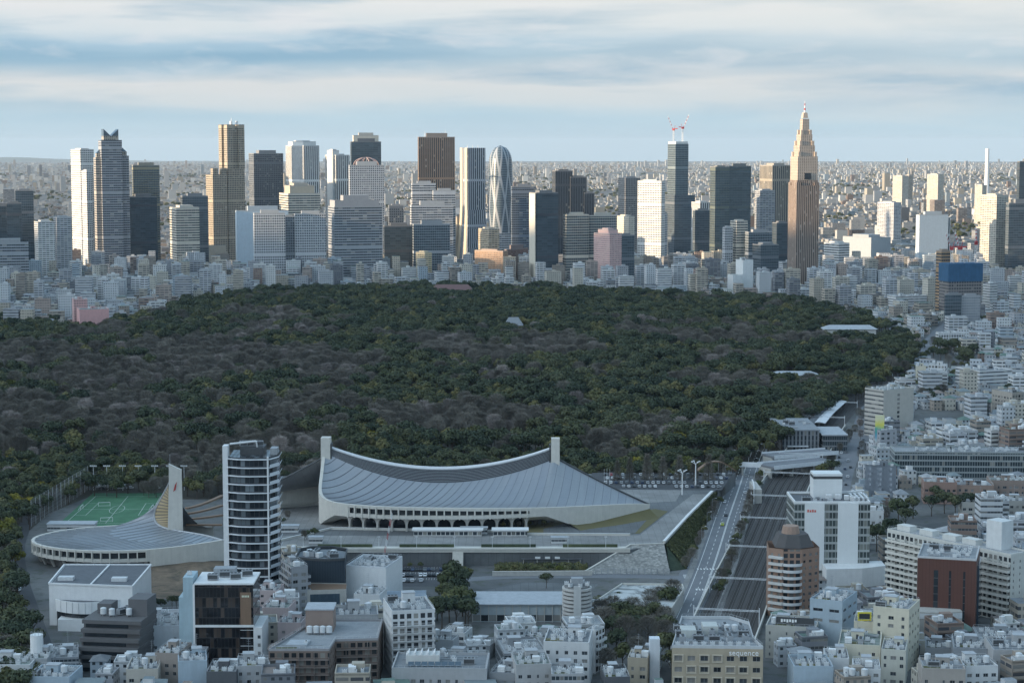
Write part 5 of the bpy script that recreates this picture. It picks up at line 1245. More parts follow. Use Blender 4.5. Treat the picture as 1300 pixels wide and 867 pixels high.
def roof_kit(root, P, h, seed, n=8, head=True, tank=True, col=(.5, .52, .54), par=.9, headh=3.2):
    n = int(n * 1.7) + 1
    """roof deck with parapet, plus the plant one sees from above"""
    r = random.Random(seed); k = len(P); b = MB(); c0 = sum((p for p in P), Vector((0, 0))) / k
    Q = [p + (c0 - p).normalized() * min(.6, (c0 - p).length * .1) for p in P]; b.col = col
    for i in range(k):
        A, B, C_, E = P[i], P[(i + 1) % k], Q[(i + 1) % k], Q[i]
        b.face([(*A, h), (*B, h), (*B, h + par), (*A, h + par)]); b.face([(*A, h + par), (*B, h + par), (*C_, h + par), (*E, h + par)]); b.face([(*C_, h + .05), (*E, h + .05), (*E, h + par), (*C_, h + par)])
    g_ = r.choice(ROOFC); b.mat = 1; b.col = g_; b.face([(*q, h + .05) for q in Q])
    rf = b.build('roof', [M['any'], M['anyroof']], root)
    ax = (P[1] - P[0]); L = ax.length; ax = ax / L; ay = Vector((-ax.y, ax.x)); dp = (P[2] - P[1]).dot(ay); ang = math.atan2(ax.y, ax.x)
    def spot(): return P[0] + ax * L * r.uniform(.14, .86) + ay * dp * r.uniform(.16, .84)
    taken = []
    def free(p, q): return all((p - t).length > q + s for t, s in taken)
    if head and L > 6:
        p = P[0] + ax * L * r.uniform(.3, .7) + ay * dp * r.uniform(.5, .72); w_, d_ = min(5, L * .34), min(4.2, dp * .34)
        m = MB(); m.col = tuple(min(1, x * 1.03) for x in col); m.box(-w_ / 2, w_ / 2, -d_ / 2, d_ / 2, 0, headh); m.col = (.4, .42, .44); m.box(-w_ / 2 - .2, w_ / 2 + .2, -d_ / 2 - .2, d_ / 2 + .2, headh + .002, headh + .25, bottom=True)
        m.mat = 1; m.face([(-.5, -d_ / 2 - .01, .1), (.5, -d_ / 2 - .01, .1), (.5, -d_ / 2 - .01, 2.1), (-.5, -d_ / 2 - .01, 2.1)])
        m.build('stair_head', [M['any'], M['dark_steel']], root, (p.x, p.y, h + .06), ang); taken.append((p, w_ * .62))
        if tank: 
            q = p + ax * 0; 
            for _ in range(12):
                q = spot()
                if free(q, 1.7): break
            tk = r.choice(('water_tank', 'box_tank')); link(tk, unit_mesh(tk), root, (q.x, q.y, h + .06), ang); taken.append((q, 1.8))
        if r.random() < .5: link('antenna', unit_mesh('antenna'), root, (p.x, p.y, h + headh + .2), ang)
    if L > 7 and dp > 6:                       # pipe runs and a guard rail
        pp = MB()
        for _ in range(3):
            v = r.uniform(.12, .88); a_ = P[0] + ax * L * r.uniform(.08, .3) + ay * dp * v; e_ = P[0] + ax * L * r.uniform(.6, .92) + ay * dp * v; pp.tube((*a_, h + .25), (*e_, h + .25), .12, 4)
            a2 = e_ + ay * dp * r.uniform(-.3, .3) * .5; pp.tube((*e_, h + .25), (*a2, h + .25), .12, 4)
        pp.build('pipe_run', M['unit_grey'], root)
        rl = MB()
        for k_ in range(k):
            A_, B_2 = Vector((*Q[k_], h + par)), Vector((*Q[(k_ + 1) % k], h + par)); m_n = max(1, int((B_2 - A_).length / 2.2))
            rl.tube(A_ + Vector((0, 0, .95)), B_2 + Vector((0, 0, .95)), .045, 3, cap=False)
            for q_ in range(m_n): z_ = A_.lerp(B_2, q_ / m_n); rl.tube(z_, z_ + Vector((0, 0, .95)), .04, 3, cap=False)
        rl.build('guard_rail', M['unit'], root)
        if r.random() < .35:
            gp = MB(); c_ = P[0] + ax * L * r.uniform(.2, .4) + ay * dp * r.uniform(.15, .3); w2 = min(4, L * .2)
            gp.box(-w2, w2, -1.6, 1.6, .02, .3); gp.build('roof_garden', M['ever2'], root, (c_.x, c_.y, h + .05), ang)
    i = 0; tries = 0
    while i < n and tries < n * 14:
        tries += 1; p = spot(); kd = r.choice(('air_conditioner', 'air_conditioner', 'air_conditioner', 'chiller', 'duct')); s = 1.2 if kd == 'air_conditioner' else 2.6
        if kd != 'air_conditioner' and (L < 14 or dp < 9): kd, s = 'air_conditioner', 1.2
        if not free(p, s): continue
        taken.append((p, s)); i += 1
        link(kd, unit_mesh(kd), root, (p.x, p.y, h + .06), ang + r.choice((0, 0, math.pi / 2)))
    return rf
def quad(px0, px1, pyt, Y, side=.0, rot=0.0, depth=None):
    """plan corners (front-left, front-right, back-right, back-left) from the outline; side = share of the outline that is the side face, rot its turn in degrees (>0 shows the left side)"""
    a = R(rot); X0, X1 = xat(px0, pyt, Y), xat(px1, pyt, Y); Wd = X1 - X0; s, c = math.sin(abs(a)), math.cos(a)
    wd = (1 - side) * Wd / c; dp = depth or (side * Wd / s if s > .02 else .6 * wd)
    ex = Vector((math.cos(a), math.sin(a))); ey = Vector((-ex.y, ex.x))
    if rot >= 0: FL = Vector((X0 + side * Wd, Y)); FR = FL + ex * wd
    else: FR = Vector((X1 - side * Wd, Y)); FL = FR - ex * wd
    return [FL, FR, FR + ey * dp, FL + ey * dp], zat(pyt, Y)
def taken_by(P):
    c = sum((Vector(p) for p in P), Vector((0, 0))) / len(P); BOXES.append((c.x, c.y, max((Vector(p) - c).length for p in P) * .86))
BW = {}
def balc_wall(col):
    return M['balcony_wall']
M['balcony_wall'] = facade('balcony_doors', None, pu=2.8, pv=3.0, fu=.66, fv=.66, lit=.4, glass=(.03, .035, .04), bump=.2)
def building(label, P, h, col, faces, name='building', cat='building', group=None, fh=3.2, kit=8, seed=None, z0=0, wmat=None, win={}, balc={}, kitargs={}, uvm='punched'):
    """faces: one letter per side of the plan: w windows, b balconies, n blank, u pattern of the given surface"""
    seed = seed if seed is not None else int(abs(P[0][0] * 13 + P[0][1] * 7)) % 9999
    o = Vector(P[0]); t = thing(name, label, cat, (o.x, o.y, z0), 0, group); L = [Vector(p) - o for p in P]; taken_by(P)
    b = MB(); b.col = col; ex = {'n': 0}
    for i in range(len(L)):
        p0, p1 = L[i], L[(i + 1) % len(L)]; f = faces[i] if i < len(faces) else 'n'
        if f == 'w': win_face(t, b, ex, p0, p1, 0, h, **{'fh': fh, **win})
        elif f == 'b': balc_face(t, b, p0, p1, 0, h, **{'fh': fh, **balc})
        else:
            b.mat = 2 if f == 'u' else 0; ln = (p1 - p0).length
            b.face([(*p0, 0), (*p1, 0), (*p1, h), (*p0, h)], [(0, 0), (ln, 0), (ln, h), (0, h)]); b.mat = 0
    b.build('wall', [wmat or M['any'], balc_wall(col), M[uvm]], t)
    if 'mb' in ex: tag(ex['mb'].build('window_panes', M['pane'], t), kind='stuff')
    if kit is not None: roof_kit(t, L, h, seed, kit, **{'col': tuple(min(1, c * .98) for c in col), **kitargs})
    return t
W1, W2, W3 = (.60, .61, .61), (.38, .39, .40), (.25, .265, .28); CRM = (.60, .56, .45); TAN = (.40, .35, .27); BRN = (.17, .13, .105); DGY = (.10, .105, .115); PNK = (.50, .41, .40); BLU = (.38, .46, .52)

# --- slim glass apartment tower with white floor edges
def glass_tower():
    Y = 905; h = zat(581, Y); x0, x1 = xat(282, 600, Y), xat(350, 600, Y); k = (x1 - x0) / 68
    t = thing('apartment_tower', 'slim dark glass apartment tower with thin white floor edges before the round arena', 'apartment tower', (x0, Y, 0)); taken_by([(x0, Y), (x1, Y), (x1, Y + 24), (x0, Y + 24)])
    P = [(8 * k, 3.2), (20 * k, .6), (34 * k, -.3), (56 * k, .4), (58 * k, 1.2), (67 * k, 8), (66 * k, 24), (6 * k, 24)]
    gm = facade('tower_flat_glazing', (.05, .055, .06), pu=2.1, pv=3.9, fu=.9, fv=.82, lit=.4, glass=(.018, .024, .03), litcol=(.16, .19, .21), grough=.06)
    b = MB(); b.prism(P, 0, h); b.build('wall', gm, t)
    n = int(h / 3.9)
    e = MB(); PO = [(p[0] + (0 if 0 < i < 4 else (-.7 if i in (0, 7) else .9)), p[1] - (1.0 if i < 5 else .2)) for i, p in enumerate(P)]
    e.col = (.68, .71, .74)
    for i in range(6):
        a, c = PO[i], PO[i + 1]; q = [(x[0], x[1] + 1.3) for x in (a, c)]
        e.face([(*a, 0), (*c, 0), (*c, .42), (*a, .42)]); e.face([(*a, .42), (*c, .42), (*q[1], .42), (*q[0], .42)]); e.face([(*q[0], 0), (*q[1], 0), (*c, 0), (*a, 0)])
    em = e.mesh('floor_edge', [M['any']])
    for j in range(2, n + 1): link('floor_edge', em, t, (0, 0, j * 3.9 - .6))
    rb = MB(); rb.col = (.68, .71, .74)
    rb.box(0, 8.6, 0, .12, 0, 1.15)
    bm_ = MB(); bm_.col = (.66, .69, .72); a, c = Vector(PO[4]), Vector(PO[5]); bm_.beam((*a, 0), (*c, 0), .16, 1.25); bm = bm_.mesh('balcony_parapet', [M['any']])
    for j in range(2, n): link('balcony_parapet', bm, t, (0, 0, j * 3.9 - .2))
    p = MB(); p.box(-.2 * k, 6.4 * k, 2.2, 8, 0, zat(567, Y)); p.build('service_pier', M['white'], t)
    p = MB(); p.box(57.2 * k, 59 * k, -.95, .6, 0, h + .5); p.build('corner_pier', M['white'], t)
    p = MB(); p.box(58 * k, 67 * k, 9, 16, h + .02, zat(573, Y)); p.build('lift_head', M['unit_grey'], t)
    p = MB(); p.box(20 * k, 50 * k, 8, 20, h + .02, h + 3.4); p.build('plant_room', M['dark_steel'], t)
    p = MB(); p.tube((8 * k, 6, h + 5.5), (40 * k, 10, h + 6.2), .5, 6); p.tube((40 * k, 10, h + 6.2), (42 * k, 12, h + .1), .5, 6); p.build('gondola_arm', M['white'], t)
    for xx in (24, 33, 42): link('chiller', unit_mesh('chiller'), t, (xx * k, 13, h + 3.42), .3)
    p = MB(); p.box(0, 60 * k, .2, 1.4, 0, 12); p.build('base_panel', M['dark_steel'], t)
glass_tower()
# --- black glass office in a white frame
def black_office():
    P, h = quad(246, 322, 741, 800, 0, 0, 22); o = P[0]; t = thing('office_building', 'black glass office framed in white bands with one brown panel', 'office building', (o.x, o.y, 0)); taken_by(P)
    W_ = (P[1] - P[0]).length; zm = zat(793, 800)
    gm = facade('smoked_glazing', (.03, .03, .032), pu=1.5, pv=4.2, fu=.9, fv=.92, lit=.3, glass=(.014, .014, .016), litcol=(.10, .075, .06), grough=.06)
    b = MB(); b.prism([(.3, .3), (W_ - .3, .3), (W_ - .3, 22), (.3, 22)], 0, h - .4); b.build('wall', gm, t)
    f = MB(); f.box(0, W_, 0, 22, h - .4 + .01, h + .3, bottom=True); f.box(0, W_ - .01, -.3, .28, zm - .9, zm, bottom=True); f.box(-.5, .29, -.31, 21.9, 0, h - .41); f.build('white_frame', M['white'], t)
    f = MB(); f.box(W_ - .29, W_ + 3.2, -.32, 21, 0, zm - 1); f.build('side_wall', M['white'], t)
    for j in range(4): link('window', pane_mesh(1.2, 1.4), t, (W_ + 2, -.36, 3 + j * 3.4), 0)
    f = MB(); f.box(W_ - 5.6, W_ - 1.2, .1, .28, zm + .01, zm + 13.5); f.build('brown_panel', M['wood_brown'], t)
    lt_ = MB(); lt_.col = (.7, .75, .6)
    for i in range(5): lt_.box(W_ - 4.9 + i * .62, W_ - 4.5 + i * .62, .03, .098, zm + 11.5, zm + 12.3)
    lt_.build('sign_lettering', M['any'], t)
    f = MB(); f.col = (.36, .47, .52); f.box(-4.6, -.51, 1, 14, 0, h + 2.5); f.box(-6.6, -4.61, 2, 13, 0, h - 6); f.build('stair_tower', M['any'], t)
    link('air_conditioner', unit_mesh('air_conditioner'), t, (-2.6, 6, h + 2.51))
    for i, (x, y) in enumerate(((7, 6), (11, 12), (16, 8), (20, 14))): link('chiller', unit_mesh('chiller'), t, (x, y, h + .31), .1 * i)
    e = MB(); e.box(6, 15, 14, 20, h + .31, h + 3.3); e.build('plant_room', M['unit_grey'], t)
    for j in range(5):
        e = MB(); e.box(W_ - 5.7, W_ - .4, -.02, .27, 3.3 * j + 2.6, 3.3 * j + 2.8); e.build('floor_band', M['unit'], t)
black_office()
# --- white hall with wide roof and curved balcony front
def white_hall():
    z = 18.5; Y0, Y1 = 868, 915; xl, xr = xat(58, 745, Y0), xat(168, 745, Y0)
    t = thing('hall_building', 'wide white hall with flat grey roof and a curved lower balcony', 'hall', (xl, Y0, 0)); W_ = xr - xl; taken_by([(xl, Y0), (xr, Y0), (xr, Y1), (xl, Y1)])
    b = MB(); b.prism([(0, 6), (W_, 0), (W_, 46), (-2, 46)], 0, z); b.build('wall', M['white'], t)
    b = MB(); b.prism([(.8, 6.9), (W_ - .8, .9), (W_ - .8, 45.2), (-1.2, 45.2)], z + .02, z + .3); b.build('roof', M['roof_dark'], t)
    b = MB()
    for a, c in (((0, 6), (W_, 0)), ((W_, 0), (W_, 46)), ((-2, 46), (0, 6)), ((W_ * .5, 3.2), (W_ * .5, 45)), ((W_, 46), (-2, 46))): b.beam((*a, z + .01), (*c, z + .01), .7, .75)
    b.build('roof_edge', M['white'], t)
    A = [(W_ * .10 + W_ * .76 * i / 10, 4.5 - 1.0 - 8.5 * math.sin(math.pi * (i / 10) * .9 + .15) ** .8) for i in range(11)]
    cv_ = MB()
    for i in range(10):
        a, c = A[i], A[i + 1]
        cv_.beam((*a, 7.6), (*c, 7.6), .5, 5.2)
    cv_.build('balcony_front', M['white'], t)
    b = MB(); b.prism([*A, (W_ * .86, 3), (W_ * .10, 6)], 11.4, 11.7, bottom=True); b.build('balcony_deck', M['roof_dark'], t)
    sm_ = MB()
    for a in A: sm_.box(a[0] - .07, a[0] + .07, a[1] - .34, a[1] - .26, 7.7, 12.7)
    sm_.build('panel_joint', M['steel'], t)
    b = MB(); b.prism([(a[0], a[1] + 2.2) for a in A] + [(W_ * .86, 3), (W_ * .10, 6)], 0, 7.59, top=False); b.build('recessed_glazing', M['glass'], t)
    b = MB(); b.prism([(W_ * .16, -5), (W_ * .9, -7), (W_ * .9, -.2), (W_ * .16, 1.8)], 0, 5.2); b.build('lower_wing', M['white'], t)
    for j in range(4):
        for i in range(2): link('window', pane_mesh(1.4, 1.6), t, (-.25 - .35 * i - .05 * 10 * i * .5 + .0, 12 + 9 * j, 6 + 5.5 * i), R(-93))
    for x, y in ((6, 14), (W_ - 8, 12)): 
        e = MB(); e.box(x - 3.4, x + 3.4, y - 1.8, y + 1.8, z + .31, z + 1.9); e.build('rooftop_box', M['unit'], t)
white_hall()
# --- dark stepped office
def stepped_office():
    P, h = quad(98, 158, 806, 792, 0, -8, 26); o = P[0]; t = thing('office_building', 'dark grey stepped office with recessed terraces beside the white hall', 'office building', (o.x, o.y, 0)); W_ = (P[1] - P[0]).length; taken_by(P)
    t.rotation_euler[2] = R(-8); b = MB(); b.col = (.12, .118, .12); ex = {'n': 0}
    for j in range(6):
        y = max(0, (j - 2)) * 1.6; z0, z1 = 3.4 * j, 3.4 * (j + 1); 
        b.box(0, W_ + 5, y + 1.4, 26, z0, z1 - .01, top=False); b.box(-.3, W_ + 5.3, y, 26, z1 - 1.5 - .01 * j, z1 - .012, bottom=True)
    b.build('wall', M['any'], t); g2 = MB()
    for j in range(6): y = max(0, (j - 2)) * 1.6; g2.face([(.8, y + 1.38, 3.4 * j), (W_ * .98, y + 1.38, 3.4 * j), (W_ * .98, y + 1.38, 3.4 * j + 1.9), (.8, y + 1.38, 3.4 * j + 1.9)])
    g2.build('glazing', M['glass'], t)
    hh = 20.4; b = MB(); b.col = (.13, .13, .135); b.box(W_ - 3, W_ + 5, 14, 26, hh + .01, hh + 7); b.build('penthouse', M['any'], t); b = MB(); b.col = (.13, .13, .135); b.box(2, 8, 17, 25, hh + .01, hh + 4); b.build('stair_head', M['any'], t)
    for i, (x, y) in enumerate(((10, 12), (13, 16), (17, 13), (15, 20), (6, 13), (20, 18))): link('chiller' if i % 2 else 'water_tank', unit_mesh('chiller' if i % 2 else 'water_tank'), t, (x, y, hh + .02), i)
stepped_office()
P, h = quad(166, 240, 797, 812, 0, 4, 30); building('pale blue grey block with few windows between the black and the dark stepped offices', P, h, (.50, .53, .56), 'wnnn', fh=3.6, kit=14, win=dict(ww=1.1, wh=1.5, cw=3.6, skip=lambda i, j, nc, nf: i > 1 and (i * 7 + j) % 5 > 0))
# --- pink terraced house complex
PK2 = (.47, .39, .385)
for i, (x0, x1, yt, Y, dp, lab) in enumerate(((326, 352, 752, 868, 14, 'pink stepped building, highest and rear part of the pink cluster'), (332, 366, 774, 842, 16, 'pink building with small square windows amid the pink cluster'), (352, 382, 793, 815, 12, 'pink low block, foremost of the pink cluster'))):
    P, h = quad(x0, x1, yt, Y, 0, -6, dp); building(lab, P, h, PK2, 'wwnw', kit=3, win=dict(ww=1.3, wh=1.2, cw=4.0), group=None)
P, h = quad(353, 390, 722, 884, .45, 22); building('narrow grey apartment block stacked with balconies behind the pink cluster', P, h, (.30, .31, .325), 'wbnb', fh=3.1, kit=5)
# --- dark curved building
def curved_dark():
    Y = 902; xl, xr = xat(374, 710, Y), xat(437, 710, Y); W_ = xr - xl; h = zat(712, Y); t = thing('office_building', 'dark slate building with curved front and crowded white roof plant', 'office building', (xl, Y, 0)); taken_by([(xl, Y), (xr, Y), (xr, Y + 28), (xl, Y + 28)])
    P = [(W_ * i / 10, 5 - 5 * math.sin(math.pi * i / 10 * .8)) for i in range(11)] + [(W_ * .97, 24), (W_ * .6, 30), (W_ * .2, 29), (0, 24)]
    b = MB(); b.prism(P, 0, h, top=False); b.build('wall', facade('slate_panels', (.035, .05, .065), pu=1.2, pv=9, fu=.08, fv=1, lit=0, glass=(.02, .03, .04)), t)
    b = MB()
    for i in range(len(P)): b.beam((*P[i], h), (*P[(i + 1) % len(P)], h), .5, 1.1)
    b.build('parapet', M['dark_steel'], t); b = MB(); b.face([(*p, h - .5) for p in P]); b.build('roof', M['roof_grey'], t)
    r = random.Random(4)
    for k in range(16): kd = r.choice(('air_conditioner', 'chiller', 'box_tank', 'duct')); link(kd, unit_mesh(kd), t, (W_ * r.uniform(.18, .82), r.uniform(7, 23), h - .48), r.uniform(0, 3))
    lw = MB(); lw.prism([(W_ * .05, -16), (W_ * 1.08, -13), (W_ * 1.05, -1), (0, 1)], 0, 13, top=False); lw.build('lower_wing', M['concrete'], t)
    rr_ = MB(); rr_.face([(W_ * .05, -16, 12.6), (W_ * 1.08, -13, 12.6), (W_ * 1.05, -1, 12.6), (0, 1, 12.6)]); rr_.build('terrace', M['wood_brown'], t)
    gw = MB(); gw.face([(W_ * .38, -15.07, 6), (W_ * .95, -13.4, 6), (W_ * .95, -13.4, 11), (W_ * .38, -15.07, 11)]); 
    for k in range(9): x = W_ * (.38 + .57 * k / 8); gw.box(x - .12, x + .12, -15.25 + 1.65 * k / 8, -14.9 + 1.65 * k / 8, 6, 11)
    gw.build('ribbed_window', M['blue_glass'], t)
curved_dark()
def white_cube():
    P, h = quad(438, 497, 722, 908, .12, -14, 26); o = P[0]; L = [p - o for p in P]; t = thing('gallery_building', 'white cube of a building with one square dark opening', 'building', (o.x, o.y, 0)); taken_by(P); ex = {'n': 0}
    b = MB(); b.prism([tuple(p) for p in L], 0, h, top=False); b.build('wall', M['white'], t)
    d = (L[1] - L[0]).normalized(); n = Vector((d.y, -d.x)); c = L[0] + d * (L[1] - L[0]).length * .62
    f = MB(); A = c - d * 3.4 + n * .05; Bq = c + d * 3.4 + n * .05; f.face([(*A, h - 15), (*Bq, h - 15), (*Bq, h - 8), (*A, h - 8)]); f.build('opening', M['dark_steel'], t)
    roof_kit(t, L, h, 77, 18, col=(.66, .68, .7), head=False)
white_cube()
P, h = quad(449, 482, 757, 880, 0, -10, 14); building('white block with rounded corner below the white cube', P, h, W1, 'nnnn', kit=9)
# railings, pipes and awnings that crowd the roofs of the near town are added with each roof
# construction pit with pale blue hoarding
def hoarding():
    P, h = quad(480, 546, 762, 872, 0, 6, 30); o = P[0]; L = [p - o for p in P]; t = thing('site_hoarding', 'pale blue hoarding round a small building site with an orange machine', 'hoarding', (o.x, o.y, 0)); taken_by(P)
    for i in range(4):
        b = MB(); b.beam((*L[i], 0), (*L[(i + 1) % 4], 0), .25, 7.0 if i != 2 else 9); b.build('panel_wall', M['blue_panel'], t)
    return o
M['blue_panel'] = plain('blue_panel', (.42, .52, .62), .6, var=.12); M['orange'] = plain('orange_paint', (.55, .2, .04), .5)
o_ = hoarding()
t = thing('excavator', 'small orange excavator inside the pale blue hoarding', 'excavator', (o_.x + 15, o_.y + 20, 0), .6)
b = MB(); b.box(-1.6, 1.6, -1.4, 1.4, 1.0, 3.2, bottom=True); b.build('body', M['orange'], t)
b = MB(); b.box(-2, 2, -1.7, -.9, .0, .95); b.box(-2, 2, .9, 1.7, .0, .95); b.build('tracks', M['rubber'], t)
b = MB(); b.beam((1.2, 0, 3), (4.2, 0, 6.2), .5, .5); b.beam((4.2, 0, 6.2), (6.0, 0, 2.6), .4, .4); b.build('arm', M['orange'], t)
# --- brown L-plan apartment house with big stair block
def brown_apartments():
    h = zat(826, 757); xl, xm, xr = xat(341, 826, 757), xat(418, 826, 757), xat(480, 812, 775)
    P = [Vector((xl, 757)), Vector((xm, 757)), Vector((xm + 1, 772)), Vector((xr, 774)), Vector((xr, 806)), Vector((xl + 14, 806))]
    building('brown apartment house with L shaped grey roof and a tall brown stair block', P, h, (.20, .155, .13), 'bwbwnw', fh=3.0, kit=0, balc=dict(bays=4, solid=False, col=(.24, .2, .18)), win=dict(ww=1.7, wh=1.5, cw=3.2), name='apartment_building', cat='apartment building', kitargs=dict(head=False, col=(.3, .3, .31)))
    t = COL.objects['apartment_building']; o = P[0]
    x0, x1 = xat(389, 800, 790) - o.x, xat(424, 800, 790) - o.x; b = MB(); b.col = (.27, .205, .175); b.box(x0, x1, 30, 42, h + .06, h + 9); b.build('stair_head', M['any'], t)
    b = MB(); b.box(x0 - .3, x1 + .3, 29.7, 42.3, h + 9.002, h + 9.5, bottom=True); b.build('stair_head_roof', M['roof_pale'], t)
    for k in range(4): link('water_tank', unit_mesh('water_tank'), t, (x0 + 2 + k * 2.6, 26.5, h + .06), 0); 
    b = MB(); b.prism([(6, 6), (14, 6), (15, 14), (7, 14)], h + .06, h + 1.0); b.build('skylight_hood', M['roof_pale'], t)
brown_apartments()
P, h = quad(482, 552, 778, 783, .22, 12, 24); building('white apartment block of eight storeys with long rear balconies', P, h, W1, 'bwnw', fh=3.1, kit=8, balc=dict(bays=3, solid=False), win=dict(ww=1.4, wh=1.4, cw=3.4), name='apartment_building', cat='apartment building', kitargs=dict(headh=4.5))
P, h = quad(425, 480, 783, 815, 0, 5, 16); building('low white block crowded with roof machinery behind the brown stair block', P, h, W2, 'wnnn', kit=20, kitargs=dict(headh=5))
P, h = quad(497, 618, 851, 748, 0, -2, 24); t = building('wide low pale office with solar panels and a saw tooth roof hut', P, h, W2, 'wwnw', kit=4, fh=3.4, kitargs=dict(head=False)); L_ = (P[1] - P[0]).length
b = MB(); b.col = (.6, .6, .58); b.box(5, 18, 9, 16, h + .06, h + 3.4); b.build('roof_hut', M['any'], t)
for k in range(5):
    b = MB(); x = 5.4 + k * 2.5; b.prism([(x, 9.2), (x + .9, 9.2), (x + .9, 15.8), (x, 15.8)], h + 3.41, h + 4.5, P2=[(x + .7, 9.2), (x + .9, 9.2), (x + .9, 15.8), (x + .7, 15.8)]); b.build('saw_tooth', M['white'], t)
for k in range(8):
    b = MB(); x = 6 + k * 2.6; b.face([(x, 4, h + .4), (x + 2.3, 4, h + .4), (x + 2.3, 6.8, h + 1.5), (x, 6.8, h + 1.5)]); b.build('solar_panel', M['blue_glass'], t)
for i, (x0, x1, yt, Y, dp, c, lab) in enumerate(((560, 590, 806, 842, 12, W1, 'small pale house with lean roof above the wide low office'), (588, 622, 822, 815, 10, W2, 'pale workshop with terrace plants near the dark evergreen clump'), (540, 575, 815, 808, 9, W2, 'low grey roofed house right behind the saw tooth roof hut'))):
    P, h = quad(x0, x1, yt, Y, 0, -15, dp); building(lab, P, h, c, 'wwnn', kit=3)
# --- round balconied tower in pale grey
def round_tower():
    Y = 853; h = zat(747, Y) ; cx = xat(733, 780, Y); r_ = (xat(752, 780, Y) - xat(714, 780, Y)) / 2; t = thing('apartment_tower', 'round grey apartment tower ringed with slatted balconies', 'apartment tower', (cx, Y + r_, 0)); taken_by([(cx - r_, Y), (cx + r_, Y + 2 * r_)])
    b = MB(); b.tube((0, 0, 0), (0, 0, h), r_ - 1, 28); b.build('wall', M['dark_concrete'], t)
    e = MB(); e.col = (.50, .49, .47)
    for i in range(28):
        a0, a1 = 2 * math.pi * i / 28, 2 * math.pi * (i + 1) / 28; q = lambda a, r, z: (r * math.cos(a), r * math.sin(a), z)
        e.face([q(a0, r_, 0), q(a1, r_, 0), q(a1, r_, 1.0), q(a0, r_, 1.0)]); e.face([q(a0, r_, 1.0), q(a1, r_, 1.0), q(a1, r_ - .9, 1.0), q(a0, r_ - .9, 1.0)]); e.face([q(a0, r_ - .9, 0), q(a1, r_ - .9, 0), q(a1, r_, 0), q(a0, r_, 0)])
    em = e.mesh('balcony_ring', [M['any']])
    for j in range(int(h / 1.75)): link('balcony_ring', em, t, (0, 0, .4 + j * 1.75))
    f = MB(); f.col = (.5, .5, .49); f.box(-r_ * .25, r_ * .25, -r_ - .3, -r_ + .5, 0, h + 1); f.build('lift_shaft', M['any'], t)
    p = MB(); p.box(-2.5, 2.5, -2, 2, h + .01, h + 3.5); p.build('lift_head', M['unit_grey'], t)
    for k in range(7): a = k; link('air_conditioner', unit_mesh('air_conditioner'), t, (4.6 * math.cos(a), 4.6 * math.sin(a), h + .01), a)
round_tower()
P, h = quad(640, 694, 832, 778, 0, 8, 26); building('grey office clad in square glass panels beside the garden trees', P, h, W3, 'uunu', kit=10, uvm='curtain')
P, h = quad(690, 748, 818, 768, 0, -6, 22); building('white house with rounded glazed bay and terrace plants', P, h, W1, 'wwnw', kit=14, name='apartment_building', cat='apartment building')
P, h = quad(744, 768, 802, 792, .5, -30); building('white apartment block with stacked triangular balconies', P, h, W1, 'wbnw', kit=5, name='apartment_building', cat='apartment building')
P, h = quad(664, 706, 812, 812, 0, -8, 14); building('low pale block behind the panelled grey office', P, h, W2, 'wnnn', kit=9)
P, h = quad(797, 822, 838, 768, .0, -10, 13); t = building('slender beige block with a white stair tower amid the garden', P, h, TAN, 'wwnw', kit=3); b = MB(); b.col = (.62, .66, .7); b.box(9, 13, 4, 9, 0, zat(812, 772)); b.build('stair_tower', M['any'], t)
P, h = quad(812, 836, 834, 790, 0, -10, 13); building('pale blue narrow block behind the slender beige block', P, h, BLU, 'wnnn', kit=3)
# --- long pale-roofed hall and its lower wing
def long_hall():
    Y = 880; x0, x1, x2 = xat(600, 775, Y), xat(742, 775, Y), xat(786, 775, Y); h = zat(767, Y)
    t = thing('school_hall', 'long low hall with pale sheet roof and glazed lower storey', 'hall', (x0, Y, 0)); taken_by([(x0, Y), (x1, Y), (x1, Y + 26), (x0, Y + 26)]); L = x1 - x0; BOXES.append((x0 + 15, Y + 12, 20)); BOXES.append((x1 - 10, Y + 12, 20))
    b = MB(); b.col = (.36, .41, .43); b.box(0, L, 0, 24, 0, h, top=False); b.build('wall', M['any'], t)
    b = MB(); b.prism([(-1, -1.2), (L + 1, -1.2), (L + 1, 25), (-1, 25)], h, h + .4, bottom=True, P2=[(-1, -1.2), (L + 1, -1.2), (L + 1, 25), (-1, 25)]); b.build('roof', M['roof_pale'], t)
    n = 14
    for k in range(n + 1):
        c = MB(); x = L * k / n; c.box(x - .2, x + .2, -.5, -.01, 0, h - .01); c.build('pilaster', M['concrete'], t)
    for k in range(n): 
        if k % 1 == 0: c = MB(); x = L * (k + .5) / n; c.face([(x - 1.6, -.02, .4), (x + 1.6, -.02, .4), (x + 1.6, -.02, 3.2), (x - 1.6, -.02, 3.2)]); c.build('window', M['pane'], t)
    P = [Vector((x1 + .3, Y - 6)), Vector((x2, Y - 6)), Vector((x2 + 6, Y + 14)), Vector((x1 + .3, Y + 14))]
    building('flat roofed wing at the end of the long pale roofed hall', P, h - 1.5, (.40, .44, .46), 'wwnn', kit=0, kitargs=dict(head=False), win=dict(ww=2.4, wh=2.0, cw=4))
long_hall()
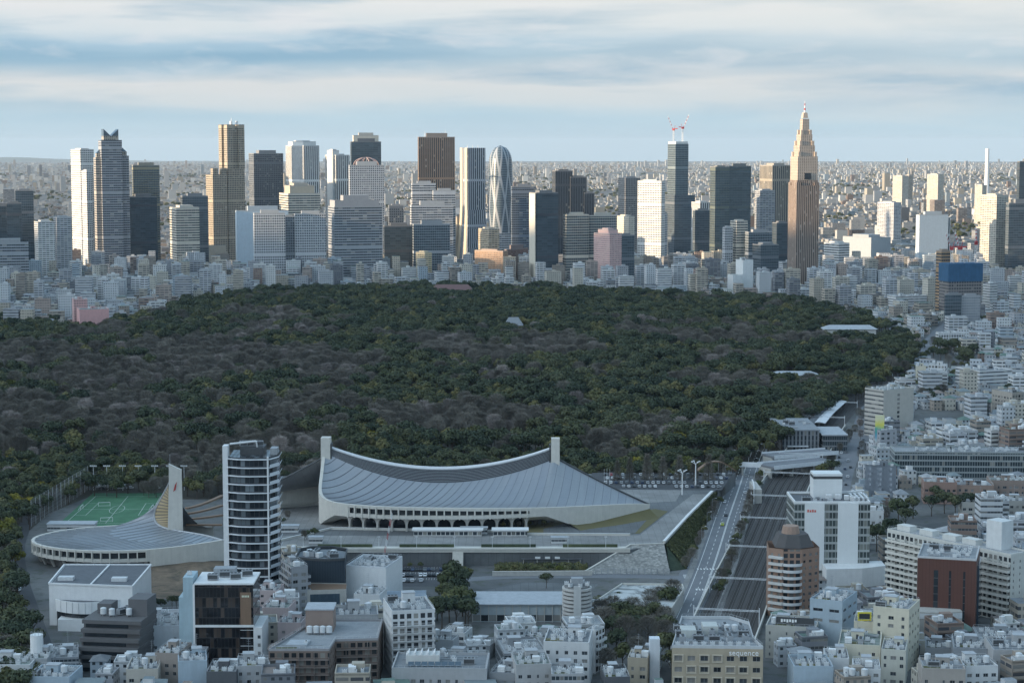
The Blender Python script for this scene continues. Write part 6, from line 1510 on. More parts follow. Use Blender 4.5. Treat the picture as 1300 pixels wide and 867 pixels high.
# --- paved roof yard
Zy = 6.5; Py = px_poly([(752, 767), (790, 742), (866, 743), (868, 749), (852, 774), (800, 768)], Zy)
t = thing('car_deck', 'pale stained concrete roof yard beside the road junction', 'roof deck', (Py[0][0], Py[0][1], 0)); o = Vector(Py[0]); taken_by(Py)
b = MB(); b.prism([(p[0] - o.x, p[1] - o.y) for p in Py], 0, Zy, top=False); b.build('wall', M['concrete'], t)
m_, t2, b2_ = newmat('stained_slab'); P_ = t2.node('ShaderNodeTexCoord', 'Object'); f_ = t2.noise(P_, .09, 6, .7, 1.2)
t2.set(b2_.inputs['Base Color'], t2.mix(t2.ramp(f_, [(.42, 0), (.52, 1)]), (.18, .19, .19), (.48, .5, .5))); b2_.inputs['Roughness'].default_value = .8
b = MB(); b.face([(p[0] - o.x, p[1] - o.y, Zy) for p in Py]); b.build('slab', m_, t)
b = MB()
for i in range(len(Py)): b.beam((Py[i][0] - o.x, Py[i][1] - o.y, Zy + .01), (Py[(i + 1) % len(Py)][0] - o.x, Py[(i + 1) % len(Py)][1] - o.y, Zy + .01), .4, .9)
b.build('parapet', M['pale_concrete'], t)
sheet('courtyard', px_poly([(600, 752), (668, 739), (760, 741), (735, 762), (690, 752)]), .03, 'paving_dark', .3)

# --- tan hotel with framed windows and roof lettering
def tan_hotel():
    Y = 757; h = zat(822, Y); x0, x1 = xat(853, 822, Y), xat(968, 828, Y); L = x1 - x0
    P = [Vector((x0, Y)), Vector((x1, Y - 2)), Vector((x1 - 2, Y + 12)), Vector((xat(951, 800, Y + 38), Y + 38)), Vector((xat(926, 790, Y + 48), Y + 48)), Vector((xat(865, 787, Y + 48), Y + 48))]
    t = building('tan hotel with pale framed windows and white lettering near its roof edge', P, h, (.40, .345, .26), 'wwnnnw', fh=4.4, kit=0, win=dict(ww=2.9, wh=2.0, cw=4.75, sill=1.3, rev=.5), name='hotel', cat='hotel', kitargs=dict(head=False, par=1.2, col=(.5, .52, .53)))
    fr = MB(); fr.col = (.52, .47, .38); n = int(L / 4.75); c = L / n; nf = int(h / 4.4)
    w2, z1, z2 = 1.95, .8, 3.9
    for x0_, x1_, za, zb in ((-w2, w2, z1, z1 + .35), (-w2, w2, z2 - .35, z2), (-w2, -w2 + .35, z1 + .351, z2 - .351), (w2 - .35, w2, z1 + .351, z2 - .351)): fr.box(x0_, x1_, -.45, -.004, za, zb, bottom=True)
    fm = fr.mesh('window_frame', [M['any']])
    for j in range(nf):
        for i in range(n):
            if (i + j * 2) % 3 != 1 and not (j == nf - 1 and i >= n - 2): link('window_frame', fm, t, (c * (i + .5), -2 * (i + .5) / n, 4.4 * j + (h - nf * 4.4) * 0), math.atan2(-2, L))
    cu = D.curves.new('lettering', 'FONT'); cu.body = 'sequence'; cu.size = 3.0; cu.extrude = .12; cu.space_character = 1.02; cu.materials.append(M['sign_white'])
    s0 = D.objects.new('lettering', cu); COL.objects.link(s0); sm0 = D.meshes.new_from_object(s0.evaluated_get(bpy.context.evaluated_depsgraph_get())); D.objects.remove(s0); s = link('sign_lettering', sm0, t); s.location = (L - 13.3, -2.4, h - 2.3); s.rotation_euler = (R(90), 0, math.atan2(-2, L))
    r = random.Random(8)
    for k in range(5):
        for q in range(3): link('chiller', unit_mesh('chiller'), t, (5 + 6.2 * k, 10 + 9 * q + r.uniform(-1, 1), h + .06), r.choice((0, 1.57)))
    for k in range(6): link('duct', unit_mesh('duct'), t, (r.uniform(5, 28), r.uniform(6, 36), h + .06), r.choice((0, 1.57)))
    for k in range(9): link('air_conditioner', unit_mesh('air_conditioner'), t, (2.5 + 3.4 * k, 3.2, h + .06), 0)
    b = MB(); b.col = (.5, .52, .5); b.box(5, 11, 16, 24, h + .06, h + 3); b.box(14, 20, 20, 28, h + .06, h + 3.6); b.build('plant_room', M['any'], t)
    b = MB(); b.tube((26, 26, h + .1), (26.5, 30, h + .1), .01, 4); 
    for k in range(2): link('water_tank', unit_mesh('water_tank'), t, (24 + 3 * k, 24, h + .06), 0)
M['sign_white'] = plain('sign_white', (.85, .85, .84), .5, var=.03)
tan_hotel()
# --- grid-windowed hotel with dark roof board
P, h = quad(974, 1036, 799, 812, .0, -14, 20); t = building('pale stone hotel with regular small square windows and a dark roof board', P, h, (.47, .46, .42), 'wwnw', fh=3.0, kit=4, win=dict(ww=1.2, wh=1.4, cw=3.0), name='hotel', cat='hotel')
d_ = (P[1] - P[0]); L_ = d_.length; ag = math.atan2(d_.y, d_.x)
b = MB(); b.beam((4, 3, 0), (L_ - 1, 3, 0), .4, 3.0); sb = b.build('roof_board', M['dark_steel'], t, (0, 0, h + .9), ag)
b = MB()
for k in range(6): b.box(6 + k * 1.15, 6.8 + k * 1.15, 2.62, 2.78, .9 + .25 * (k % 2), 2.2)
b.build('sign_lettering', M['sign_white'], sb)
P, h = quad(1031, 1086, 766, 818, .3, -26, 22); building('pale blue block with louvred upper storeys beside the square windowed hotel', P, h, (.36, .44, .50), 'wwnw', fh=4.4, kit=9, win=dict(ww=4.2, wh=1.3, cw=6.5, skip=lambda i, j, nc, nf: j < 3))
# --- brick apartment tower with rounded white balconies
def brick_tower():
    Y = 888; h = zat(697, Y); x0, x1 = xat(977, 730, Y), xat(1042, 730, Y); L = x1 - x0
    t = thing('apartment_tower', 'brick brown apartment tower with rounded white balconies and a stepped dark top', 'apartment tower', (x0, Y, 0)); taken_by([(x0, Y), (x1, Y), (x1, Y + 22), (x0, Y + 22)])
    P = [Vector((0, 4)), Vector((L * .25, 0)), Vector((L * .62, 0)), Vector((L, 5)), Vector((L * .96, 20)), Vector((L * .05, 20))]; b = MB(); b.col = (.30, .195, .145); ex = {'n': 0}
    win_face(t, b, ex, P[0], P[1], 0, h, fh=3, cw=2.6, ww=1.2, wh=1.4); win_face(t, b, ex, P[2], P[3], 0, h, fh=3, cw=3, ww=1.3, wh=1.3); win_face(t, b, ex, P[3], P[4], 0, h, fh=3, cw=3.4, ww=1.3, wh=1.3)
    b.mat = 1; b.face([(*P[1], 0), (*P[2], 0), (*P[2], h), (*P[1], h)], [(0, 0), (L * .37, 0), (L * .37, h), (0, h)]); b.mat = 0
    for i in (4, 5): p0, p1 = P[i], P[(i + 1) % 6]; b.face([(*p0, 0), (*p1, 0), (*p1, h), (*p0, h)])
    b.build('wall', [M['any'], M['balcony_wall']], t); e = MB(); e.col = (.6, .6, .6); cx = L * .435; rx = L * .2; pts = [(cx - rx * math.cos(math.pi * i / 10), -3.0 * math.sin(math.pi * i / 10) - .01) for i in range(11)]
    for i in range(10): e.face([(*pts[i], 0), (*pts[i + 1], 0), (*pts[i + 1], 1.25), (*pts[i], 1.25)]); e.face([(pts[i + 1][0] * .96 + cx * .04, pts[i + 1][1] * .9, 1.25), (pts[i][0] * .96 + cx * .04, pts[i][1] * .9, 1.25), (*pts[i], 1.25), (*pts[i + 1], 1.25)])
    e.face([(*p, 0) for p in pts][::-1]); e.face([(*p, .15) for p in pts]); em = e.mesh('balcony', [M['any']])
    for j in range(1, int(h / 3) - 1): link('balcony', em, t, (0, 0, 3 * j))
    e = MB(); e.col = (.56, .55, .53); p0, p1 = P[0], P[1]; e.beam((p0.x, p0.y - 1.1, 0), (p1.x, p1.y - 1.1, 0), 1.6, 1.1); em = e.mesh('side_balcony', [M['any']])
    for j in range(1, int(h / 3)): link('side_balcony', em, t, (0, 0, 3 * j))
    k = MB(); k.col = (.09, .085, .085); Q = [(L * .12, 4), (L * .3, 1.5), (L * .62, 1.5), (L * .9, 6), (L * .85, 18), (L * .14, 18)]; c0 = Vector((L * .5, 10))
    k.prism(Q, h + .01, h + 5.6, P2=[tuple(Vector(q).lerp(c0, .28)) for q in Q]); k.build('penthouse', M['any'], t)
    k = MB(); k.col = (.33, .23, .18); k.tube((L * .46, 10, h + 5.61), (L * .46, 10, h + 9), 4.2, 12, 3.6); k.build('tank_turret', M['any'], t)
brick_tower()
# --- white slab tower with red mark
def white_slab():
    Y = 962; h = zat(639, Y); x = lambda px: xat(px, 690, Y) - xat(1008, 690, Y); o = xat(1008, 690, Y)
    t = thing('office_tower', 'tall white slab tower of blank white panels between glass strips with a small red mark', 'office tower', (o, Y, 0)); taken_by([(o, Y), (o + x(1104), Y), (o + x(1104), Y + 30), (o, Y + 30)])
    gm = facade('strip_glazing', (.35, .37, .36), pu=1.7, pv=3.9, fu=.84, fv=.72, lit=.35, glass=(.06, .075, .075), litcol=(.28, .29, .26))
    b = MB(); b.box(0, x(1104), 0, 28, 0, h, top=False); b.build('wall', gm, t)
    for a, c in ((1021, 1046), (1063, 1089)): p = MB(); p.box(x(a), x(c), -.6, -.01, 6, h + .4); p.build('white_panel', M['white_clean'], t)
    p = MB(); p.col = (.6, .15, .12)
    for k in range(4): p.box(x(1024) + k * 1.15, x(1024) + .85 + k * 1.15, -.68, -.605, h - 4.2, h - 2.9 - .2 * (k % 2))
    p.build('red_mark', M['any'], t)
    p = MB(); p.face([(.6, .6, h - .3), (x(1104) - .6, .6, h - .3), (x(1104) - .6, 27, h - .3), (.6, 27, h - .3)]); p.build('roof', M['roof_dark'], t)
    p = MB(); X = x(1104)
    for A, Bq in (((0, .3), (X, .3)), ((X - .3, .6), (X - .3, 27.4)), ((X, 27.7), (0, 27.7)), ((.3, 27.4), (.3, .6))): p.beam((*A, h), (*Bq, h), .6, 1.1)
    p.build('parapet', M['white'], t)
    p = MB(); p.box(x(1038), x(1075), 16, 27, h - .29, h + 12); p.build('lift_head', M['white_clean'], t); p = MB(); p.box(x(1038) - .02, x(1075) + .02, 15.95, 27.05, h + 9.4, h + 10.8, bottom=True); p.build('vent_strip', M['dark_steel'], t)
    r = random.Random(2)
    for k in range(14): kd = r.choice(('chiller', 'air_conditioner', 'duct', 'box_tank')); link(kd, unit_mesh(kd), t, (r.uniform(4, X - 4), r.uniform(3, 13), h - .29), r.choice((0, 1.57)))
    for k in range(4): p = MB(); p.box(x(1085) + k * 2.2, x(1085) + k * 2.2 + 1, 5, 20, h - .28, h + 1.8); p.build('roof_fin', M['unit'], t)
    p = MB(); p.prism([(x(1044), -14), (x(1090), -12), (x(1122), -6), (x(1122), 6), (x(1044), -.7)], 0, 9.5); p.build('podium', M['white'], t)
M['white_clean'] = plain('white_panels', (.72, .74, .74), .5, var=.05)
white_slab()
# --- long white apartment slab
def long_slab():
    A, B_ = Vector((xat(1126, 700, 938), 938)), Vector((xat(1283, 720, 878), 878)); h = zat(673, 938); d = (B_ - A).normalized(); n = Vector((-d.y, d.x)); dp = 13
    P = [A, B_, B_ + n * dp, A + n * dp]
    t = building('very long white apartment slab of eleven storeys with rows of balconies', P, h, (.56, .56, .52), 'bwnn', fh=2.85, kit=0, balc=dict(bays=12, out=1.5, col=(.62, .61, .56)), win=dict(ww=1.0, wh=1.3, cw=4), name='apartment_building', cat='apartment building', kitargs=dict(head=False, col=(.6, .6, .56)))
    L = (B_ - A).length; ag = math.atan2(d.y, d.x)
    def pt(u, v): q = d * (L * u) + n * v; return (q.x, q.y, h + .06)
    for u in (.08, .27, .46, .62): b = MB(); b.col = (.6, .6, .57); b.box(-4, 4, -2.4, 2.4, 0, 2.6); b.build('roof_hut', M['any'], t, pt(u, 7), ag)
    b = MB(); b.col = (.6, .62, .62); b.box(-4.4, 4.4, -4, 4, 0, 13); b.build('stair_tower', M['any'], t, pt(.80, 10), ag)
    P2 = [B_ + Vector((1, 6)), B_ + Vector((40, 14)), B_ + Vector((36, 36)), B_ + Vector((1, 28))]
    building('pale blue blank sided apartment wing at the end of the long white slab', P2, h - 2, (.42, .49, .55), 'wnnn', kit=4, win=dict(ww=.9, wh=1.2, cw=5.5), name='apartment_building', cat='apartment building')
long_slab()
# --- brown clad tower
def brown_tower():
    P, h = quad(1169, 1262, 712, 852, .24, -16, 30); o = P[0]; L = [p - o for p in P]; t = thing('office_tower', 'reddish brown clad tower with narrow vertical window slots', 'office tower', (o.x, o.y, 0)); taken_by(P)
    b = MB(); b.col = (.12, .055, .043); b.prism([tuple(p) for p in L], 0, h, top=False); b.build('wall', M['brown_clad'], t)
    d = (L[1] - L[0]).normalized(); n = Vector((d.y, -d.x)); W_ = (L[1] - L[0]).length; ag = math.atan2(d.y, d.x)
    for u, w_ in ((.32, 1.9), (.56, .9), (.80, .9)):
        c = L[0] + d * W_ * u + n * .04; s = MB(); s.box(-w_ / 2, w_ / 2, -.02, .03, 4, h - 5); 
        for k in range(int((h - 9) / 3.5)): s.mat = 1; s.box(-w_ / 2, w_ / 2, -.06, -.021, 4 + 3.5 * k, 4.4 + 3.5 * k, bottom=True); s.mat = 0
        s.build('window_slot', [M['glass'], M['dark_steel']], t, (c.x, c.y, 0), ag)
    e = (L[2] - L[1]).normalized(); n2 = Vector((e.y, -e.x)); c = L[1] + e * 9 + n2 * .5; k = MB(); k.box(0, 20, -.4, .45, 3, h - 4); k.build('glass_side', M['blue_glass'], t, (c.x, c.y, 0), math.atan2(e.y, e.x))
    roof_kit(t, L, h, 31, 16, col=(.5, .51, .52), head=False)
    cv2 = MB(); xs = [(-4 + 22 * i / 8, -9 - 2.5 * math.sin(math.pi * i / 8)) for i in range(9)]; cv2.prism(xs + [(18, -1), (-4, -1)], 0, 12); cv2.build('podium', M['concrete'], t); cv2 = MB(); cv2.prism([(x, y - .3) for x, y in xs] + [(18.3, -.9), (-4.3, -.9)], 9, 11.4, top=False); cv2.build('podium_band', M['unit'], t)
M['brown_clad'] = facade('brown_cladding', (.115, .054, .042), pu=1.5, pv=40, fu=.03, fv=1, lit=0, glass=(.05, .02, .015), rough=.5)
brown_tower()
# --- cream group
P, h = quad(1112, 1174, 776, 795, .32, -24, 20); t = building('cream block with brown top storeys and grey side at the end of its group', P, h, CRM, 'wwnw', fh=3.3, kit=10, win=dict(ww=2.2, wh=1.5, cw=4.6))
P, h = quad(1066, 1118, 822, 778, 0, -12, 24); t = building('cream low block with long dark roof slot in front of the cream group', P, h, CRM, 'wnnw', kit=5, win=dict(ww=1.2, wh=1.4, cw=4.5))
P, h = quad(1085, 1112, 792, 806, 0, -12, 14); t = building('cream block with a bright yellow framed window on top', P, h, CRM, 'wnnw', kit=5)
b = MB(); b.col = (.62, .55, .06)
for x0, x1, z0, z1 in ((1.5, 7.2, h + 1.0, h + 1.6), (1.5, 7.2, h + 4, h + 4.6), (1.5, 2.1, h + 1.6, h + 4), (6.6, 7.2, h + 1.6, h + 4)): b.box(x0, x1, -.1, .5, z0, z1, bottom=True)
b.build('yellow_frame', M['any'], t); b = MB(); b.box(2.1, 6.6, .1, .4, h + 1.6, h + 4); b.build('frame_glass', M['glass'], t)
P, h = quad(1120, 1150, 828, 772, 0, -14, 18); building('pale cream plain block at the foot of the brown topped cream block', P, h, (.56, .55, .48), 'wnnw', kit=4)
for i, (x0, x1, yt, Y, rot, dp, col, f, kit, lab) in enumerate((
    (-20, 38, 846, 764, 0, 22, W1, 'wwnw', 12, 'white roof block heaped with machinery at the lower corner by the curved street'),
    (38, 60, 838, 772, 0, 16, W2, 'wwnw', 6, 'pale narrow block with a round tank tower near the curved street'),
    (60, 98, 838, 778, 12, 20, W3, 'unnu', 8, 'grey glass roofed block beside the dark stepped office'),
    (34, 88, 862, 745, -4, 18, BLU, 'wnnw', 6, 'pale blue roofed low block along the bottom of the dark stepped office'),
    (160, 200, 852, 752, 4, 18, (.45, .42, .37), 'wwnw', 8, 'beige block with roof tanks below the pale blue grey block'),
    (196, 226, 832, 762, -8, 18, (.30, .26, .23), 'wunw', 6, 'brown grey block with stair windows by the black office foot'),
    (226, 262, 842, 752, 10, 15, BLU, 'nwnn', 7, 'pale blue angled glass house at the foot of the black office'),
    (262, 300, 855, 746, 0, 16, DGY, 'wnnn', 7, 'dark grey low block under the black office front'),
    (300, 342, 848, 750, 6, 16, W2, 'wwnw', 9, 'pale block with tilted solar frames next to the brown apartment house'),
    (552, 600, 838, 782, -12, 12, W2, 'wwnn', 4, 'pale house with roof garden beyond the saw tooth hut'),
    (622, 660, 858, 748, -14, 20, W3, 'wunw', 6, 'grey diagonal roofed block next to the wide low office'),
    (655, 700, 846, 746, 6, 18, (.40, .40, .40), 'wwnw', 10, 'grey block with square roof tanks below the panelled grey office'),
    (700, 742, 858, 738, 0, 16, W2, 'unnu', 6, 'glazed pale corner block under the rounded white house'),
    (768, 800, 862, 742, 4, 16, DGY, 'wnnw', 4, 'dark low block at the edge of the garden'),
    (1008, 1058, 848, 752, 0, 18, BLU, 'nwnn', 8, 'corrugated pale blue block in the front row by the square windowed hotel'),
    (1048, 1078, 838, 766, -6, 15, W1, 'wwnn', 10, 'white block with tank cluster between the blue corrugated block and the cream group'),
    (1084, 1118, 852, 748, -8, 15, W1, 'wnnw', 6, 'white low block along the front of the cream group'),
    (1176, 1212, 826, 800, -12, 14, W3, 'wwnw', 5, 'grey block with curved awning under the brown clad tower'),
    (1212, 1256, 826, 780, -10, 20, (.26, .28, .3), 'wwnw', 9, 'slate grey block of offices right of the brown clad tower foot'),
    (1172, 1226, 852, 738, -6, 16, (.36, .33, .30), 'wwnw', 12, 'brown grey block crowded with roof plant in the front row'),
    (1244, 1300, 815, 812, -6, 22, (.30, .32, .34), 'wwnw', 8, 'grey block with white roof tanks under the long white slab'),
    (1262, 1325, 828, 766, -4, 22, (.4, .4, .4), 'wwnw', 6, 'tan grey tower block at the lower corner of the town'),
    (1226, 1268, 848, 748, 5, 15, W1, 'wwnw', 6, 'white low house between grey office blocks at the lower edge'))):
    P, h = quad(x0, x1, yt, Y, 0, rot, dp); building(lab, P, h, col, f, kit=kit, name='building', uvm='curtain', fh=3.1, win=dict(ww=1.5, wh=1.4, cw=3.1))
tkt = thing('water_tower', 'white round tank tower with railings on the roof by the curved street', 'tank', (xat(47, 830, 780), 780, zat(838, 772) + 1)); b = MB(); b.tube((0, 0, 0), (0, 0, 7.5), 2.6, 14); b.build('tank', M['white'], tkt); b = MB()
for k in range(12): a_ = k * math.pi / 6; b.tube((2.5 * math.cos(a_), 2.5 * math.sin(a_), 7.5), (2.5 * math.cos(a_), 2.5 * math.sin(a_), 8.6), .06, 4)
b.tube((-2.5, 0, 8.5), (2.5, 0, 8.5), .06, 4); b.build('railing', M['steel'], tkt)
# --- street blocks right of the railway, further back
def simple(lab, x0, x1, yt, ybase, side, rot, col, f, uvm='ribbon', kit=6, name='office_building', cat='office building', depth=None, **kw):
    Y = at(650, ybase).y; P, h = quad(x0, x1, yt, Y, side, rot, depth); return building(lab, P, h, col, f, name=name, cat=cat, kit=kit, uvm=uvm, **kw)
simple('beige office with bronze window bands on its street side by the station boulevard', 1103, 1166, 497, 556, .30, 34, (.46, .44, .40), 'wunu', 'ribbon', 12, win=dict(ww=2.6, wh=2.0, cw=9, skip=lambda i, j, nc, nf: i != 1))
simple('grey office with dark side windows at the end of the long glazed building', 1099, 1138, 592, 632, 0, -4, (.34, .37, .41), 'wnnn', 'ribbon', 8, win=dict(ww=1.2, wh=1.8, cw=6))
simple('very long glazed office with green roof parapet', 1138, 1330, 576, 608, 0, -3, (.30, .33, .33), 'uunu', 'curtain', 26, depth=24)
simple('white banded office block with dark lower storey east of the wood', 1224, 1290, 472, 499, .30, 22, W1, 'uunu', 'ribbon', 10)
simple('white slab block of stacked balconies east of the wood', 1190, 1226, 424, 443, .04, 8, W1, 'bunu', 'ribbon', 5, name='apartment_building', cat='apartment building')
simple('tall dark and white striped block standing in the street by the wood corner', 1180, 1206, 465, 494, .2, -20, W1, 'bunu', 'ribbon', 5, name='apartment_building', cat='apartment building')
simple('cream narrow block next to the dark and white striped block', 1163, 1177, 466, 492, .1, -12, CRM, 'wwnw', 'ribbon', 3)
simple('white glazed low office beyond the forest corner', 1130, 1180, 377, 398, .15, 20, W1, 'uunu', 'ribbon', 7)
simple('brown grey block with slanted garden side at the frame edge below the banded office', 1268, 1325, 500, 535, .3, 25, (.36, .33, .29), 'bwnw', 'ribbon', 4, name='apartment_building', cat='apartment building')
for i, (x0, x1, yt, yb, c, lab) in enumerate(((1174, 1215, 614, 640, (.30, .2, .165), 'reddish brick low block with pale roof nearest the white slab tower'), (1216, 1262, 618, 640, (.3, .22, .18), 'brick low block with pale flat roof amid the brick group'), (1258, 1310, 612, 636, (.28, .22, .19), 'brick low block with pale roof at the frame edge'), (1222, 1275, 640, 658, (.42, .41, .38), 'concrete terraced block with dark window slots above the long white slab'), (1268, 1325, 638, 662, (.38, .38, .36), 'grey terraced block with stair piers above the pale blue wing'))):
    simple(lab, x0, x1, yt, yb, .0, -6, c, 'wwnw', 'ribbon', 6, name='apartment_building', cat='apartment building', depth=16, kitargs=dict(headh=2.6))
simple('white block with an inward curve next to the white slab tower', 1105, 1122, 650, 690, 0, -8, W1, 'wwnw', 'ribbon', 6, depth=14)
t = simple('grey block carrying a colourful tall billboard', 1112, 1140, 548, 590, .2, 18, (.33, .34, .36), 'wwnw', 'ribbon', 6)
bb = thing('billboard', 'tall yellow green and blue billboard standing before the grey block', 'billboard', (xat(1116, 545, 1330), 1328, 0))
cm, ct, cb = newmat('billboard_print'); cz_ = ct.xyz(ct.node('ShaderNodeTexCoord', 'Generated'))[2]; ct.set(cb.inputs['Base Color'], ct.ramp(ct.m('ADD', cz_, ct.m('MULTIPLY', ct.noise(ct.node('ShaderNodeTexCoord', 'Object'), .35, 3), .25)), [(.15, (.7, .72, .7)), (.4, (.1, .35, .5)), (.62, (.12, .42, .34)), (.8, (.7, .66, .12)), (1, (.72, .7, .45))])); cb.inputs['Roughness'].default_value = .5
b = MB(); b.box(-3, 3, -.3, .3, 14, 33, bottom=True); b.build('panel', cm, bb); b = MB(); b.tube((-2, .2, 0), (-2, .2, 14), .3, 6); b.tube((2, .2, 0), (2, .2, 14), .3, 6); b.build('post', M['steel'], bb)
# station, its platform roofs, the road bridge
def station():
    Y = at(650, 572).y; h = zat(547, Y); x0, x1 = xat(992, 560, Y), xat(1040, 560, Y); t = thing('station_hall', 'grey station hall with vertical panels beside the railway', 'station', (x0, Y, 0)); L = x1 - x0; taken_by([(x0, Y), (x1, Y + 40)])
    b = MB(); b.col = (.24, .25, .26); b.box(0, L, 0, 60, 0, h, top=False); b.build('wall', M['fins'], t); b = MB(); b.box(-.6, L + .6, -.6, 60.6, h, h + .9, bottom=True); b.build('roof', M['roof_grey'], t)
    b = MB(); b.box(4, L - 8, -4, -.7, 3.2, 3.8, bottom=True); b.build('canopy', M['white_metal'], t)
    r = random.Random(6)
    for k in range(10): kd = r.choice(('chiller', 'duct', 'air_conditioner')); link(kd, unit_mesh(kd), t, (r.uniform(3, L - 3), r.uniform(5, 50), h + .92), 0)
    t2 = thing('station_wing', 'lower glazed station wing with sloping roof by the boulevard', 'station', (x1 + 2, Y - 4, 0)); b = MB(); b.col = (.2, .21, .22); b.box(0, 17, 0, 40, 0, h * .8, top=False); b.build('wall', M['curtain'], t2); b = MB(); b.box(-.5, 17.5, -.5, 40.5, h * .8 + .01, h * .8 + .8, bottom=True); b.build('roof', M['roof_pale'], t2); taken_by([(x1, Y), (x1 + 20, Y + 36)])
station()
def platform_roof(lab, pts, wd, z, mat):
    P = [at(px, py, z).to_2d() for px, py in pts]; o = P[0]; t = thing('platform_roof', lab, 'platform roof', (o.x, o.y, 0)); S_ = smooth([p - o for p in P], 6); Lp, Rp = strip(S_, wd); b = MB()
    for i in range(len(S_) - 1):
        A, B_, C_, E = Rp[i], Rp[i + 1], Lp[i + 1], Lp[i]; m0, m1 = S_[i], S_[i + 1]
        b.face([(*A, z), (*B_, z), (*m1, z + .8), (*m0, z + .8)]); b.face([(*m0, z + .8), (*m1, z + .8), (*C_, z), (*E, z)]); b.face([(*E, z - .25), (*C_, z - .25), (*B_, z - .25), (*A, z - .25)]); b.face([(*A, z - .25), (*B_, z - .25), (*B_, z), (*A, z)]); b.face([(*C_, z - .25), (*E, z - .25), (*E, z), (*C_, z)])
    b.build('roof', M[mat], t)
    for i in range(0, len(S_), 2): c = MB(); c.tube((*S_[i], 0), (*S_[i], z), .2, 5); c.build('column', M['steel'], t)
platform_roof('white curved platform roof along the railway by the wood', [(1040, 537), (1052, 523), (1068, 509)], 9, 7, 'white_metal')
platform_roof('grey platform roof on the forest side of the white one', [(1012, 538), (1028, 523), (1050, 508)], 8, 7, 'roof_grey')
platform_roof('second grey platform roof between the forest edge and the white one', [(1026, 540), (1040, 526), (1058, 510)], 7, 7, 'roof_dark')
def bridge(lab, a, b_, wd, z, nm='bridge', railh=1.1, mat='concrete'):
    A, B_ = at(*a, z), at(*b_, z); t = thing(nm, lab, 'bridge', (A.x, A.y, 0)); v = B_ - A; v.z = 0; L = v.length; ag = math.atan2(v.y, v.x); t.rotation_euler[2] = ag
    b = MB(); b.box(0, L, -wd / 2, wd / 2, z - 1.3, z, bottom=True); b.build('deck', M['road' if wd > 6 else mat], t)
    for s in (-1, 1): b = MB(); y = s * (wd / 2 + .16); b.box(0, L, y - .15, y + .15, z - 1.5, z + railh, bottom=True); b.build('parapet', M['white_metal'], t)
    n = max(2, int(L / 16))
    for k in range(n + 1): b = MB(); x = L * k / n; b.box(x - .5, x + .5, -wd * .35, wd * .35, 0, z - 1.301); b.build('pier', M['concrete'], t)
    return t
bridge('wide road bridge over the railway with white parapets', (972, 591), (1052, 583), 18, 7.5)
bridge('pale footbridge over the avenue at the wood edge', (918, 588), (968, 590), 4, 7)
bridge('low wide station forecourt deck over the tracks', (975, 578), (1056, 572), 16, 7.6)
t = thing('curved_screen', 'white curved wall panel standing between the avenue and the railway', 'wall', at(957, 640)); b = MB()
for i in range(12):
    f = lambda q: (3 * math.sin(q * 1.4), 34 * q); a_, c_ = f(i / 12), f((i + 1) / 12); b.beam((*a_, 0), (*c_, 0), .6, 9.5)
b.build('panel', M['white'], t); b = MB(); b.box(1, 5, 2, 32, 0, 8.6); b.build('backing', M['concrete'], t)
fb_ = thing('footbridge_ramp', 'arched brown roofed walkway rising behind the conical trees', 'walkway', at(882, 603, TZ)); b = MB()
for i in range(12):
    f = lambda q: (26 * q, 6 * q, 1.5 + 6.5 * math.sin(math.pi * q)); b.beam(f(i / 12), f((i + 1) / 12), 4, .6)
b.build('roof', M['wood_brown'], fb_); b = MB()
for i in range(1, 12, 2): q = i / 12; b.tube((26 * q, 6 * q, 0), (26 * q, 6 * q, 1.5 + 6.5 * math.sin(math.pi * q)), .15, 5)
b.build('post', M['steel'], fb_)
# pink block and its neighbours beyond the left of the wood
P, h = quad(92, 136, 394, 2330, .2, 18, 30); building('pink blank sided block at the edge of the wood', P, h, (.62, .36, .35), 'nnnn', kit=3)
P, h = quad(88, 110, 381, 2365, .25, 18, 20); building('pink block with a pale striped end, taller of the pink pair by the wood', P, h, (.60, .38, .36), 'unnu', kit=2)
# white stepped block at the far edge of the wood
P, h = quad(925, 944, 350, 2790, .3, 24); t = building('white stepped block at the far edge of the wood under the spire tower, lower step', P, h, (.68, .69, .68), 'nnnn', kit=0, kitargs=dict(head=False))
P, h = quad(936, 957, 331, 2805, .35, 24); t = building('white blank block at the far edge of the wood under the spire tower, taller step', P, h, (.70, .71, .70), 'nnnn', kit=2)
# shrine roofs and clearings in the wood
def hip(lab, px, py, wd, dp, z0, ze, zr, mat, wallcol=(.2, .12, .08), name='shrine_hall'):
    c = at(px, py, 8); t = thing(name, lab, 'hall', (c.x, c.y, 0)); b = MB(); b.col = wallcol; b.box(-wd / 2 + 2, wd / 2 - 2, -dp / 2 + 2, dp / 2 - 2, 0, ze); b.build('wall', M['any'], t)
    b = MB(); b.prism([(-wd / 2, -dp / 2), (wd / 2, -dp / 2), (wd / 2, dp / 2), (-wd / 2, dp / 2)], ze, zr, bottom=True, P2=[(-wd / 2 + dp * .35, -.4), (wd / 2 - dp * .35, -.4), (wd / 2 - dp * .35, .4), (-wd / 2 + dp * .35, .4)]); b.build('roof', M[mat], t)
M['copper'] = plain('brown_copper_roof', (.17, .095, .09), .6); hip('long reddish roofed hall deep in the wood', 574, 372, 60, 22, 0, 12, 20, 'copper'); hip('small blue grey roofed hall in a clearing of the wood', 652, 416, 22, 16, 0, 11, 20, 'roof_grey')
